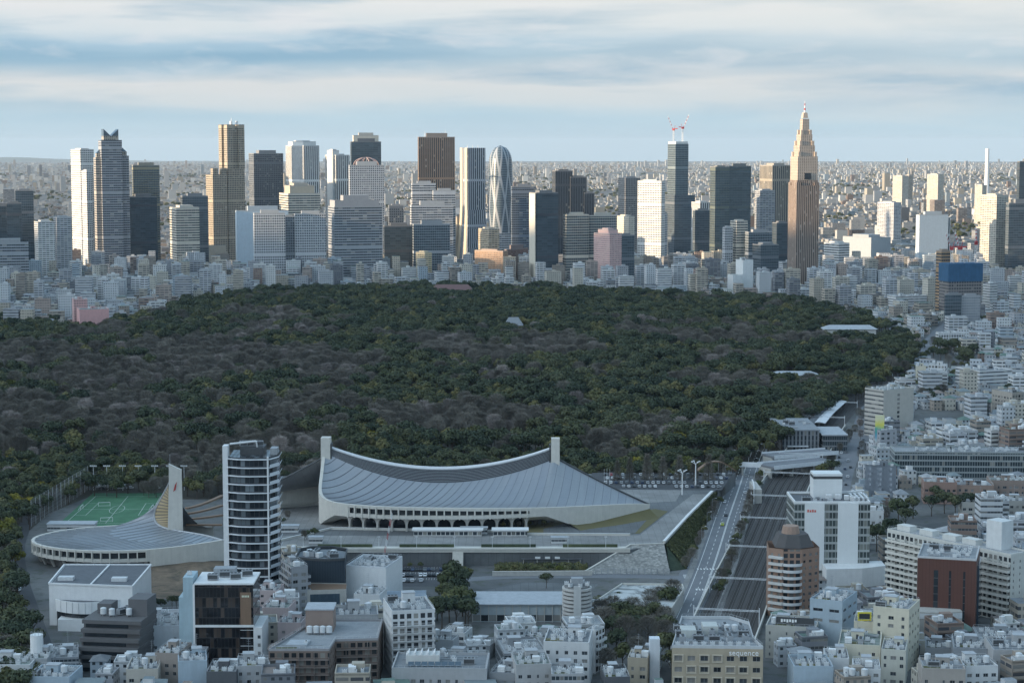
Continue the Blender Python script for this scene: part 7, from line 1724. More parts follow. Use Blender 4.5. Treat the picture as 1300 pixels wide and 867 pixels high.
hip('white walled treasure hall with grey roof at the far corner of the wood', 1078, 424, 60, 22, 0, 14, 18, 'roof_pale', (.6, .6, .58)); hip('pale roofed pavilion in the clearing near the railway', 1008, 478, 44, 20, 0, 10, 13, 'roof_pale', (.55, .55, .53)); hip('small white rest house among trees above the arena roof', 650, 553, 15, 7, 0, 8, 11, 'roof_pale', (.7, .7, .7)); hip('little grey hut by the rest house above the arena roof', 654, 560, 13, 6, 0, 5, 7, 'roof_grey')
# ================================================================== THE REST OF THE TOWN
PAL = np.array([(.66, .67, .67), (.60, .62, .63), (.70, .70, .68), (.54, .56, .58), (.58, .54, .46), (.50, .45, .37), (.42, .43, .45), (.36, .31, .26), (.30, .22, .18), (.46, .38, .33), (.40, .47, .52), (.22, .23, .25)])
PAL = PAL * np.array([.88, .885, .89])
PALN = ['white', 'off white', 'bright white', 'pale grey', 'cream', 'sand coloured', 'grey', 'brown', 'dark brown', 'pinkish', 'pale blue', 'dark grey']
PALW = np.array([.17, .14, .08, .14, .10, .08, .10, .05, .04, .03, .04, .03])
ROOFP = .62 * np.array([(.42, .45, .48), (.34, .37, .40), (.54, .56, .58), (.26, .28, .30), (.30, .36, .38), (.36, .30, .27), (.20, .30, .26)])
WALLM = ['punched', 'ribbon', 'balcony', 'any']
def blocks(name, A, mats=None, parent=None):
    """one mesh of many flat-roofed blocks from arrays: x y w d h rot z0 wall-colour roof-colour style; roofs get the last slot"""
    x, y, wd, dp, h, rt, z0, wc, rc, st = A; n = len(x); c, s = np.cos(rt), np.sin(rt)
    lx = np.array([-.5, .5, .5, -.5])[None] * wd[:, None]; ly = np.array([-.5, -.5, .5, .5])[None] * dp[:, None]
    X = x[:, None] + lx * c[:, None] - ly * s[:, None]; Y = y[:, None] + lx * s[:, None] + ly * c[:, None]
    lo = np.stack([X, Y, np.broadcast_to((z0 - 2)[:, None], X.shape)], -1); hi = np.stack([X, Y, np.broadcast_to((z0 + h)[:, None], X.shape)], -1)
    V = np.concatenate([lo, hi], 1).reshape(-1, 3); base = (np.arange(n) * 8)[:, None, None]
    Fq = np.array([[0, 1, 5, 4], [1, 2, 6, 5], [2, 3, 7, 6], [3, 0, 4, 7], [4, 5, 6, 7]])[None] + base
    F = Fq.reshape(-1, 4); me = D.meshes.new(name); me.vertices.add(len(V)); me.vertices.foreach_set('co', V.ravel().astype(np.float32))
    me.loops.add(F.size); me.loops.foreach_set('vertex_index', F.ravel().astype(np.int32)); me.polygons.add(len(F)); me.polygons.foreach_set('loop_start', (np.arange(len(F)) * 4).astype(np.int32))
    uv = np.zeros((n, 5, 4, 2)); L = np.stack([wd, dp, wd, dp], 1)
    for k in range(4):
        uv[:, k, 1, 0] = L[:, k]; uv[:, k, 2, 0] = L[:, k]; uv[:, k, 2, 1] = h; uv[:, k, 3, 1] = h; uv[:, k, 0, 1] = -2 * 0; 
        uv[:, k, :, 0] += (np.arange(n) * 37.0)[:, None] % 977
    uv[:, 4, :, 0] = X; uv[:, 4, :, 1] = Y
    me.uv_layers.new(name='UVMap').data.foreach_set('uv', uv.ravel().astype(np.float32))
    cc = np.ones((n, 5, 4)); cc[:, :4, :3] = wc[:, None]; cc[:, 4, :3] = rc
    me.attributes.new('Col', 'FLOAT_COLOR', 'FACE').data.foreach_set('color', cc.ravel().astype(np.float32))
    mi = np.zeros((n, 5), np.int32); mi[:, :4] = st[:, None]; mi[:, 4] = len(WALLM); me.polygons.foreach_set('material_index', mi.ravel())
    for m in WALLM: me.materials.append(M[m])
    me.materials.append(M['anyroof']); me.shade_flat(); me.update(); me.validate(); return link(name, me, parent)
def seg_dist(P, x, y):
    b = 1e9
    for i in range(len(P) - 1):
        a, c = P[i], P[i + 1]; d = c - a; t = max(0, min(1, ((x - a.x) * d.x + (y - a.y) * d.y) / d.length_squared)); q = a + d * t; b = min(b, math.hypot(x - q.x, y - q.y))
    return b
BLVD = smooth([g(1060, 632), g(1068, 600), g(1078, 575), g(1095, 545), g(1105, 515), g(1120, 490), g(1150, 462), g(1175, 440), g(1200, 415), g(1235, 396)], 5)
road_sheet('road', BLVD, 16, .03, 'road')
CURVED = smooth([g(40, 650), g(24, 690), g(26, 730), g(42, 780), g(60, 830), g(75, 872)], 6); road_sheet('road', CURVED, 7, .045, 'asphalt')
OPEN = [px_poly(L) for L in ([(555, 742), (635, 742), (628, 800), (552, 802)], [(740, 768), (868, 768), (868, 880), (748, 880)], [(1100, 700), (1130, 640), (1250, 640), (1240, 664), (1120, 720)], [(330, 690), (905, 740), (960, 590), (330, 590)],
        [(20, 590), (345, 590), (300, 790), (20, 860)], [(600, 735), (870, 735), (870, 775), (600, 760)], [(1150, 545), (1222, 545), (1222, 522), (1155, 520)], [(478, 742), (565, 742), (565, 715), (478, 715)], [(1175, 450), (1245, 450), (1245, 478), (1180, 478)], [(1250, 362), (1330, 362), (1330, 318), (1240, 318)], [(1062, 700), (1128, 700), (1128, 770), (1030, 770)], [(400, 806), (880, 806), (890, 690), (400, 690)], [(840, 900), (985, 900), (985, 780), (840, 780)], [(1150, 660), (1330, 660), (1330, 622), (1150, 622)], [(225, 830), (325, 830), (325, 740), (225, 740)], [(480, 835), (640, 835), (640, 780), (480, 780)]) ]
FPB = FP
def blocked(x, y, r):
    px, py = pix(x, y, 0)
    if inside(FPB, x, y) or inside(FPB, x - r, y) or inside(FPB, x, y - r): return True
    if y < 1800 and seg_dist(RL, x, y) < 20 + r: return True
    if y >= 1800 and y < 2700 and seg_dist(RL, x, y) < 17 + r: return True
    if y < 1400 and seg_dist(AV, x, y) < 12 + r: return True
    if 1100 < y < 2700 and seg_dist(BLVD, x, y) < 9 + r: return True
    if y < 1250 and seg_dist(CURVED, x, y) < 4 + r: return True
    if any(inside(P, x, y) for P in OPEN): return True
    return any((x - a) ** 2 + (y - b) ** 2 < (c + r * .8) ** 2 for a, b, c in BOXES)
for o_ in list(COL.objects):                           # the skyline's own plots
    if o_.parent is None and o_.get('category') in ('office tower', 'apartment tower', 'hall', 'building') and o_.location.y > 2000: BOXES.append((o_.location.x, o_.location.y, 24))
rr = random.Random(17); CAND = []
def fill(y0, y1, pxa, pxb, step, small, tallp):
    y = y0
    while y < y1:
        st = step * (1 if y < 1400 else 1.12); xa, xb = xat(pxa, 500, y), xat(pxb, 500, y); x = xa + rr.random() * st
        while x < xb:
            big = rr.random() > small; w_ = rr.uniform(6.5, 10) if not big else rr.uniform(9.5, 17) * (1.15 if y > 2300 else 1); d_ = rr.uniform(6.5, 10) if not big else rr.uniform(9, 16)
            h_ = rr.choice((2, 2, 3, 3)) * 2.9 if not big else rr.choice((3, 3, 4, 4, 5) if y < 1000 else (3, 4, 4, 5, 5, 6, 7)) * 3.1
            if big and rr.random() < tallp: h_ = rr.choice((7, 8, 9, 10, 11, 12, 13, 14)) * 3.1; w_, d_ = rr.uniform(9, 22), rr.uniform(11, 18)
            X, Y_ = x + w_ / 2, y + rr.uniform(-.3, .3) * st
            if not blocked(X, Y_, max(w_, d_) * .5):
                ci = rr.choices(range(12), PALW if 1000 < y < 2300 else [.13, .11, .06, .13, .13, .12, .10, .07, .03, .05, .03, .04] if y > 1000 else [.10, .10, .06, .14, .12, .12, .14, .08, .04, .05, .04, .06])[0]; rot = .35 * noise.noise((X / 300, Y_ / 300, 2)) + rr.uniform(-.06, .06) + .12
                CAND.append(dict(x=X, y=Y_, w=w_, d=d_, h=h_, rot=rot, ci=ci, ri=rr.randrange(7), st=(3 if rr.random() < .12 else 0) if not big else rr.choice((0, 1, 2, 2, 0)), house=(not big and rr.random() < .45), big=big))
            x += w_ + rr.uniform(1.0, 4.0) * (1 if y < 1500 else 1.3)
        y += st * .92
fill(742, 1000, -40, 1500, 13.5, .6, .0)
fill(1000, 1500, 1020, 1560, 10.5, .88, .0)
fill(1500, 2700, 1040, 1500, 11.0, .92, .03)
fill(2330, 2760, -150, 250, 14, .62, .06)
fill(2560, 3330, -150, 1450, 17, .40, .36)
# pieces already standing too close to one another are dropped
CAND.sort(key=lambda c: -c['w'] * c['h'] / c['y'] ** 2); kept = []; cell = {}
for c in CAND:
    kx, ky = int(c['x'] // 25), int(c['y'] // 25); r = .5 * max(c['w'], c['d']); ok = True
    for i in (-1, 0, 1):
        for j in (-1, 0, 1):
            for q in cell.get((kx + i, ky + j), ()):
                if abs(q['x'] - c['x']) < .5 * (q['w'] + c['w']) + .4 and abs(q['y'] - c['y']) < .5 * (q['d'] + c['d']) + .4: ok = False
    if ok: kept.append(c); cell.setdefault((kx, ky), []).append(c)
infr = lambda c: 0 < pix(c['x'], c['y'], c['h'])[0] < 1300 and pix(c['x'], c['y'], c['h'])[1] < 860
kept.sort(key=lambda c: not infr(c)); HOUSES = [c for c in kept if c['house']]; FLATS = [c for c in kept if not c['house']]
single = HOUSES[:200] + FLATS[:270]; rest = HOUSES[200:] + FLATS[270:]
MARKS = [(1024, 345, 'the stepped spire tower'), (97, 305, 'the pale slab tower'), (138, 330, 'the three step tower'), (110, 398, 'the pink blocks'), (230, 335, 'the banded beige tower'), (340, 340, 'the linked office pair'), (448, 338, 'the large rounded office'), (537, 345, 'the small yellowish block'),
         (620, 345, 'the reddish brown block'), (690, 345, 'the dark banded tower'), (750, 340, 'the beige glass office'), (828, 345, 'the bright white tower'), (940, 365, 'the white stepped block'), (1224, 385, 'the blue netted site'), (1078, 424, 'the treasure hall'), (1208, 434, 'the white slab block'),
         (1257, 487, 'the banded office block'), (1135, 525, 'the beige boulevard office'), (1170, 590, 'the long glazed office'), (1270, 590, 'the glazed office'), (1195, 628, 'the brick blocks'), (1290, 650, 'the grey terraced blocks'), (1055, 690, 'the white slab tower'), (1205, 740, 'the long white slab'),
         (1010, 730, 'the brick apartment tower'), (1000, 815, 'the square windowed hotel'), (1140, 815, 'the cream group'), (1270, 835, 'the lower grey blocks'), (910, 830, 'the tan hotel'), (815, 840, 'the slender beige block'), (733, 790, 'the round grey tower'), (700, 845, 'the panelled grey office'), (560, 845, 'the saw tooth hut'), (520, 800, 'the tall white block'),
         (410, 830, 'the brown apartment house'), (345, 800, 'the pink cluster'), (280, 800, 'the black office'), (130, 830, 'the dark stepped office'), (110, 760, 'the white hall'), (45, 850, 'the round tank tower'), (690, 770, 'the long pale hall'), (1165, 480, 'the wood corner'), (1195, 495, 'the striped block'), (60, 345, 'the low grey office'), (1262, 300, 'the white chimney'), (1110, 320, 'the long grey hall')]
NUM = {2: 'two', 3: 'three', 4: 'four', 5: 'five', 6: 'six', 7: 'seven', 8: 'eight', 9: 'nine', 10: 'ten', 11: 'eleven', 12: 'twelve', 13: 'thirteen', 14: 'fourteen'}
STW = ['small windows', 'window bands', 'balcony bands', 'plain walls']
for c in single:
    px, py = pix(c['x'], c['y'] - c['d'] / 2, c['h'] * .5); m = min(MARKS, key=lambda q: (q[0] - px) ** 2 + ((q[1] - py) * 1.6) ** 2); dx_, dy_ = px - m[0], py - m[1]
    rel = 'below' if dy_ > abs(dx_) * .7 else 'above' if -dy_ > abs(dx_) * .7 else 'right of' if dx_ > 0 else 'left of'
    c['px'] = px; nf = max(2, round(c['h'] / 3)); fl = NUM.get(nf, 'tall'); rn = ['grey', 'grey', 'pale', 'dark', 'bluish', 'brown', 'green'][c['ri']]
    c['label'] = (f"{PALN[c['ci']]} {fl} storey house, {rn} hipped roof, {rel} {m[2]}" if c['house'] else f"{PALN[c['ci']]} {fl} storey block, {STW[c['st']]}, {rel} {m[2]}")
by = {}
for c in single: by.setdefault(c['label'], []).append(c)
ORD = ['leftmost', 'second from left', 'third from left', 'fourth from left', 'fifth from left', 'sixth from left', 'seventh from left', 'eighth from left']
for L, v in by.items():
    if len(v) > 1:
        for i, c in enumerate(sorted(v, key=lambda c: c['px'])): c['label'] = f"{L}, {ORD[min(i, 7)]}" if len(L.split()) < 14 else f"{L.replace(' storey', '')}, {ORD[min(i, 7)]}"
def arr(L, extra=None):
    f = lambda k: np.array([c[k] for c in L], float)
    rngc = rng.uniform(.9, 1.08, (len(L), 1)); z = np.array([drop(math.hypot(c['x'], c['y'])) for c in L])
    return (f('x'), f('y'), f('w'), f('d'), f('h'), f('rot'), z, PAL[[c['ci'] for c in L]] * rngc, ROOFP[[c['ri'] for c in L]], np.array([c['st'] for c in L], np.int32))
def hip_roof(b, wd, dp, h, rise, over=.5):
    W_, D_ = wd / 2 + over, dp / 2 + over
    q = (W_ - D_) if W_ > D_ else 0; e = (D_ - W_) if D_ > W_ else 0
    b.prism([(-W_, -D_), (W_, -D_), (W_, D_), (-W_, D_)], h, h + rise, bottom=True, P2=[(-max(q, .1), -max(e, .1)), (max(q, .1), -max(e, .1)), (max(q, .1), max(e, .1)), (-max(q, .1), max(e, .1))])
for c in single:
    nm, cat = ('house', 'house') if c['house'] else ('town_building', 'building'); t = thing(nm, c['label'], cat, (c['x'], c['y'], 0), c['rot'], 'houses of the town' if c['house'] else 'small buildings of the town')
    b = MB(); b.col = tuple(PAL[c['ci']] * rr.uniform(.9, 1.08)); b.box(-c['w'] / 2, c['w'] / 2, -c['d'] / 2, c['d'] / 2, -.5, c['h'], top=False); b.build('wall', M[WALLM[c['st']]], t)
    r = MB(); r.col = tuple(ROOFP[c['ri']])
    if c['house']: hip_roof(r, c['w'], c['d'], c['h'], rr.uniform(1.6, 2.6)); r.build('roof', M['anyroof'], t)
    else:
        W_, D_, k = c['w'] / 2, c['d'] / 2, .35; h = c['h']; r.face([(-W_ + k, -D_ + k, h - .5), (W_ - k, -D_ + k, h - .5), (W_ - k, D_ - k, h - .5), (-W_ + k, D_ - k, h - .5)]); r.col = b.col
        for x0, x1, y0, y1 in ((-W_, W_, -D_, -D_ + k), (-W_, W_, D_ - k, D_), (-W_, -W_ + k, -D_ + k, D_ - k), (W_ - k, W_, -D_ + k, D_ - k)): r.box(x0, x1, y0, y1, h - .55, h + .5)
        r.build('roof', M['anyroof'], t)
        if c['y'] < 2200 or c['big']:
            s = MB(); s.col = b.col; q = min(2.4, W_ * .45); ox, oy = rr.uniform(-.4, .4) * W_, rr.uniform(0, .4) * D_; s.box(ox - q, ox + q, oy - q * .8, oy + q * .8, h - .48, h + 2.6); s.build('stair_head', M['any'], t)
        if c['y'] < 1500:
            for kk in range(rr.randint(3, 7)): kd = rr.choice(('air_conditioner', 'air_conditioner', 'box_tank', 'water_tank')); link(kd, unit_mesh(kd), t, (rr.uniform(-.7, .7) * W_, rr.uniform(-.75, -.1) * D_, h - .48), rr.choice((0, 1.57)))
        if c['st'] == 2 and c['y'] < 1400:
            bl = MB(); bl.col = b.col; bl.box(-W_ + .3, W_ - .3, -D_ - 1.1, -D_ - .01, 0, .15, bottom=True); bl.box(-W_ + .3, W_ - .3, -D_ - 1.15, -D_ - 1.101, 0, 1.1); bm_ = bl.mesh('balcony', [M['any']])
            for j in range(1, int(c['h'] / 3)): link('balcony', bm_, t, (0, 0, 3 * j))
# the smaller roofs between: too many to name
rest2 = list(rest)
for c in rest:
    if rr.random() < .5: rest2.append(dict(c, w=min(5, c['w'] * .4), d=min(4, c['d'] * .4), x=c['x'] + rr.uniform(-.2, .2) * c['w'], y=c['y'] + rr.uniform(-.2, .2) * c['d'], h=c['h'] + 2.6, st=3))
print('town', len(single), len(rest), len(kept))
tag(blocks('dense_town', arr(rest2)), 'dense carpet of small pale houses and blocks round the wood', None, None, 'stuff')
# the plain beyond, to the horizon
FAR = []; Y = 3300.0
while Y < 34000:
    x = -.31 * Y
    near = max(0, 1 - (Y - 3300) / 3000)
    while x < .31 * Y:
        hh = rr.lognormvariate(2.0, .45); w_ = rr.uniform(8, 22) * (1 + Y / 40000); d_ = rr.uniform(9, 20)
        cl_ = noise.noise((x / 700, Y / 900, 6.0)); q = rr.random()
        if q < .025 + .05 * max(0, cl_) * 2: hh = rr.uniform(24, 44); w_ = rr.uniform(12, 34)
        if q < .0022: hh = rr.uniform(55, 95); w_ = rr.uniform(18, 32); d_ = w_
        hh = min(hh, 110); yy_ = Y + rr.uniform(-.5, .5) * .024 * Y
        if cl_ > -.26 and not (Y < 3900 and any((x - a) ** 2 + (yy_ - b) ** 2 < (r_ + 14) ** 2 for a, b, r_ in BOXES)):
            FAR.append(dict(dist=cl_, x=x, y=yy_, w=w_, d=d_, h=hh, rot=.22 + .12 * noise.noise((x / 900, Y / 900, 3)) + rr.uniform(-.05, .05), ci=rr.choices(range(12), PALW)[0], ri=rr.randrange(4), st=(rr.choice((0, 1, 2, 3)) if Y < 7000 else 3)))
        x += w_ * rr.uniform(1.05, 2.2) * (1 + .5 * max(0, -cl_))
    Y += max(30, .0105 * Y)
print('far', len(FAR))
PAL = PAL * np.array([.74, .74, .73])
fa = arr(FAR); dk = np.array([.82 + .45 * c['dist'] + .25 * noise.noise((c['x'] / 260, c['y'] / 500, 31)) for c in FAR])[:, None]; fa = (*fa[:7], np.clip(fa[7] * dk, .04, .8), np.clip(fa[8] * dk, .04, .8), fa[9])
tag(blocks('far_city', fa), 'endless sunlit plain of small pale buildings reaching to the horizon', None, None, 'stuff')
# greenery between the roofs
TP = []
for k in range(9000):
    y = 3400 * math.exp(rr.random() * 1.5); x = rr.uniform(-.3, .3) * y
    if noise.noise((x / 700, y / 900, 6.0)) < -.24 + rr.uniform(-.04, .06): TP.append((y, x, rr.choice(EV[:3]), rr.uniform(.6, 1.1) * (1 + y / 16000), 0))
for k in range(3600):
    y = rr.choice((rr.uniform(1250, 2700), rr.uniform(2600, 3400), rr.uniform(3400, 9000), rr.uniform(3400, 7000))); xa, xb = xat(1040 if y < 2560 else -20, 500, y), xat(1330, 500, y); x = rr.uniform(xa, xb)
    if y < 2700 and (seg_dist(RL, x, y) < 22 or seg_dist(BLVD, x, y) < 10): continue
    if inside(FP, x, y): continue
    n_ = noise.noise((x / 160, y / 160, 12)); 
    if n_ < .05: continue
    TP.append((y, x, rr.choice(EV + [6, 8]), rr.uniform(.45, .9), rr.uniform(0, 6.28)))
for poly, sp_ in ((px_poly([(1246, 352), (1256, 322), (1300, 318), (1330, 318), (1330, 356)], 12), 8.5), (px_poly([(1158, 330), (1166, 316), (1200, 316), (1205, 328)], 12), 9), (px_poly([(350, 366), (420, 362), (480, 364), (520, 360), (520, 368), (350, 372)], 12), 8), (px_poly([(-20, 404), (70, 409), (68, 398), (-20, 393)], 12), 9)):
    xs2, ys2 = [p[0] for p in poly], [p[1] for p in poly]; y = min(ys2)
    while y < max(ys2):
        x = min(xs2)
        while x < max(xs2):
            if inside(poly, x, y): TP.append((y + rr.uniform(-3, 3), x + rr.uniform(-3, 3), rr.choice(EV), rr.uniform(.7, 1.0), rr.uniform(0, 6.28)))
            x += sp_
        y += sp_
def mass2(pts):
    o = COL.objects['forest']; me = D.meshes.new('scattered_treetops'); me.from_pydata([(p[1], p[0], drop(p[0])) for p in pts], [], [])
    for nm, vals, ty in (('kind_index', [p[2] for p in pts], 'INT'), ('size', [p[3] for p in pts], 'FLOAT'), ('turn', [p[4] for p in pts], 'FLOAT')):
        a = me.attributes.new(nm, ty, 'POINT'); a.data.foreach_set('value', np.array(vals, np.int32 if ty == 'INT' else np.float32))
    q = link('scattered_foliage', me); tag(q, 'scattered garden treetops showing between the roofs of the town', None, None, 'stuff'); md = q.modifiers.new('trees', 'NODES'); md.node_group = o.modifiers[0].node_group
mass2(TP)
# ================================================================== VEHICLES, FIELD, LAMPS, SMALL THINGS
def car_meshes():
    b = MB(); side = [(-2.15, .35), (2.15, .35), (2.2, .75), (1.3, .95), (.75, 1.42), (-1.25, 1.45), (-1.95, 1.0), (-2.2, .95)]
    w_ = .86
    b.face([(x, -w_, z) for x, z in side]); b.face([(x, w_, z) for x, z in side][::-1])
    for i in range(len(side)): (x0, z0), (x1, z1) = side[i], side[(i + 1) % len(side)]; b.face([(x1, -w_, z1), (x0, -w_, z0), (x0, w_, z0), (x1, w_, z1)])
    g2 = MB()
    for s in (-1, 1):
        q = [(-1.75, s * .872, 1.0), (1.15, s * .872, 1.0), (.68, s * .872, 1.36), (-1.2, s * .872, 1.38)]; g2.face(q if s < 0 else q[::-1])
    g2.face([(1.27, -.75, .985), (1.27, .75, .985), (.79, .7, 1.415), (.79, -.7, 1.415)]); g2.face([(-1.92, .75, 1.05), (-1.92, -.75, 1.05), (-1.3, -.7, 1.44), (-1.3, .7, 1.44)])
    wh = MB(); wh.tube((0, -.1, 0), (0, .1, 0), .33, 10)
    return b, g2.mesh('car_glass', [M['glass']]), wh.mesh('wheel', [M['rubber']])
CB, CG, CWH = car_meshes(); CARM = {}
def carmesh(nm, col):
    if nm not in CARM: m = plain('car_paint_' + nm.replace(' ', '_'), col, .3, var=.03, spec=.6); CARM[nm] = CB.mesh('car_body', [m])
    return CARM[nm]
CPAINT = {'white': (.72, .73, .74), 'silver': (.45, .47, .49), 'black': (.02, .02, .023), 'dark blue': (.03, .05, .11), 'grey': (.16, .17, .18), 'red': (.35, .03, .03)}
def car(px, py, z, ang, colour, label, group, wheels=False, pos=None):
    p = pos if pos is not None else at(px, py, z); t = thing('car', label, 'car', (p.x, p.y, z), ang, group); link('body', carmesh(colour, CPAINT.get(colour, (.5, .5, .05))), t); link('window', CG, t)
    for x in (-1.35, 1.35):
        for y in (-.82, .82):
            if wheels: link('wheel', CWH, t, (x, y, .33))
    return t
cr = random.Random(23); ck2 = list(CPAINT)
def lot(rows, z, ang, where, group, gap=.12):
    seen = {}
    for ri, (x0, x1, py0, py1, n) in enumerate(rows):
        for k in range(n):
            if cr.random() < gap: continue
            q = k / (n - 1); c = cr.choices(ck2, (6, 4, 4, 1, 2, .4))[0]; car(x0 + (x1 - x0) * q, py0 + (py1 - py0) * q, z, ang + cr.uniform(-.03, .03) + (math.pi if cr.random() < .5 else 0), c, f'{c} car parked {where}', f'{c} cars parked {where}')
sheet('parking', px_poly([(742, 622), (752, 600), (932, 600), (916, 622)], TZ), TZ + .04, 'asphalt', .3)
lot([(758, 912, 618, 619, 24), (762, 916, 613.5, 614, 24), (764, 922, 608, 608, 24), (768, 926, 603.5, 603, 22)], TZ, R(90), 'in the upper car park by the wood', 'upper')
sheet('parking', px_poly([(470, 744), (482, 716), (566, 716), (570, 744)]), .028, 'asphalt', .3)
lot([(488, 560, 724, 724, 15), (484, 562, 731, 731, 15), (480, 540, 738, 738, 12)], .03, R(90), 'in the lot before the promenade columns', 'lower', .3)
b = MB()
for row_y in (727, 720.5, 734.5):
    for k in range(26):
        p = at(480 + 3.4 * k, row_y, .05); b.face([(p.x - .06, p.y - 2.2, .05), (p.x + .06, p.y - 2.2, .05), (p.x + .06, p.y + 2.2, .05), (p.x - .06, p.y + 2.2, .05)])
tag(b.build('parking_markings', M['marking']), kind='structure')
lot([(205, 275, 616, 615, 9), (232, 330, 610, 609, 10)], .03, R(15), 'on the road behind the small round arena', 'arena')
lot([(118, 200, 621, 620, 8)], .03, R(5), 'along the far end of the sports field', 'field', .3)
def along(P, t, off):
    i = min(int(t * (len(P) - 1)), len(P) - 2); f = t * (len(P) - 1) - i; a, c = P[i], P[i + 1]; d = (c - a).normalized(); q = a.lerp(c, f) + Vector((-d.y, d.x)) * off; return Vector((q.x, q.y, 0)), math.atan2(d.y, d.x)
ctx = ['nearest the junction', 'just past the taxi', 'beside the green bank', 'level with the ramp', 'by the street tree row', 'below the footbridge', 'near the curved white screen', 'far up by the wood']
for k, (t_, off, c) in enumerate(((.50, 2.0, 'black'), (.555, 5.4, 'white'), (.60, -5.2, 'white'), (.69, -2.0, 'silver'), (.74, 5.2, 'grey'), (.80, -5.4, 'black'), (.86, 2.0, 'white'), (.91, -2.0, 'silver'))):
    p, a = along(AV, t_, off); car(0, 0, .03, a + (math.pi if off > 0 else 0), c, f'{c} car driving on the avenue, {ctx[k]}', None, True, p)
p, a = along(AV, .465, 2.2); CPAINT['yellow green'] = (.42, .46, .03); tx = car(0, 0, .03, a + math.pi, 'yellow green', 'bright yellow green taxi waiting at the avenue junction', None, True, p)
b = MB(); b.box(-.25, .25, -.15, .15, 1.46, 1.62); b.build('roof_lamp', M['sign_white'], tx)
p, a = along(AV, .68, 6.2); tk = thing('truck', 'light blue box truck parked at the avenue kerb', 'truck', (p.x, p.y, .03), a); b = MB(); b.box(-4.2, 1.8, -1.2, 1.2, .9, 3.4, bottom=True); b.build('cargo_box', plain('sky_blue_paint', (.08, .36, .62), .45), tk); b = MB(); b.box(1.9, 3.9, -1.1, 1.1, .5, 2.5, bottom=True); b.build('cab', M['white'], tk)
for x in (-3, 2.9):
    for y in (-1, 1): link('wheel', CWH, tk, (x, y, .33))
for k in range(34):
    p, a = along(BLVD, cr.uniform(.02, .55), cr.choice((-5, -1.8, 1.8, 5))); c = cr.choices(ck2, (5, 4, 5, 1, 2, .4))[0]; car(0, 0, .035, a, c, f'{c} car on the station boulevard', f'{c} cars on the station boulevard', False, p)
for k in range(3):
    p, a = along(CURVED, .35 + .13 * k, -2.5); car(0, 0, .05, a, ('white', 'silver', 'black')[k], f"{('white', 'silver', 'black')[k]} car on the curved street by the white hall", None, False, p)
# sports field with its lamps, goals and tall net fence
fp = px_poly([(72, 667), (118, 626), (212, 626), (190, 668)]); tu, tt, tb = newmat('sports_turf'); P_ = tt.node('ShaderNodeTexCoord', 'Object')
sx_ = tt.xyz(P_)[0]; stp = tt.m('LESS_THAN', tt.m('FRACT', tt.m('DIVIDE', sx_, 11.0)), .5)
tt.set(tb.inputs['Base Color'], tt.mix(tt.ramp(tt.noise(P_, .09, 6, .7), [(.35, 0), (.7, 1)]), tt.mix(stp, (.035, .12, .06), (.04, .135, .068)), (.07, .19, .10))); tb.inputs['Roughness'].default_value = .9
M['turf'] = tu; sheet('sports_field', fp, .07, 'turf')
b = MB()
def fq(u, v): a, c = at(76 + (188 - 76) * u, 666, .09), at(120 + (208 - 120) * u, 628, .09); return a.lerp(c, v)
def fl_(u0, v0, u1, v1, w_=.1): 
    A, B_ = fq(u0, v0), fq(u1, v1); d = (B_ - A).normalized(); n = Vector((-d.y, d.x, 0)) * w_; b.face([A - n, B_ - n, B_ + n, A + n])
for l in ((.04, .05, .96, .05), (.96, .05, .96, .95), (.96, .95, .04, .95), (.04, .95, .04, .05), (.5, .05, .5, .95), (.04, .3, .18, .3), (.18, .3, .18, .7), (.18, .7, .04, .7), (.96, .3, .82, .3), (.82, .3, .82, .7), (.82, .7, .96, .7), (.04, .5, .96, .5)): fl_(*l)
for k in range(20): a0, a1 = 6.283 * k / 20, 6.283 * (k + 1) / 20; fl_(.5 + .09 * math.cos(a0), .5 + .13 * math.sin(a0), .5 + .09 * math.cos(a1), .5 + .13 * math.sin(a1))
tag(b.build('field_markings', M['marking']), kind='structure')
for k, (u, v, s) in enumerate(((.05, .5, 1), (.95, .5, -1), (.5, .1, 1), (.3, .6, 1))):
    p = fq(u, v); t = thing('goal', ('white goal at the fence end of the green field', 'white goal at the arena end of the green field', 'white goal lying near the arena roof side of the field', 'white practice goal amid the green field')[k], 'goal', p, R(90) if k < 2 else .2); b = MB()
    for x in (-3.4, 3.4): b.tube((x, 0, 0), (x, 0, 2.3), .12, 5); b.tube((x, 0, 2.3), (x, 1.6, .05), .08, 4)
    b.tube((-3.4, 0, 2.3), (3.4, 0, 2.3), .12, 5); b.tube((-3.4, 1.6, .05), (3.4, 1.6, .05), .08, 4); b.build('frame', M['white'], t)
def lamp(px, py, z, hh, lab, group, arms=2):
    p = at(px, py, z); t = thing('light_mast', lab, 'light mast', p, 0, group); b = MB(); b.tube((0, 0, 0), (0, 0, hh), .22, 6, .13); b.build('pole', M['white_metal'], t); b = MB(); b.box(-2.0, 2.0, -.15, .15, hh, hh + .25, bottom=True); b.build('crossarm', M['white_metal'], t)
    for x in (-1.7, -.6, .6, 1.7): b = MB(); b.box(x - .4, x + .4, -.45, .1, hh + .26, hh + .85, bottom=True); b.build('lamp_head', M['unit'], t)
for px in (119, 136, 156, 176, 197, 216, 234): lamp(px, 622.5, 0, 15, 'slim floodlight mast along the far edge of the green field', 'floodlight masts of the field')
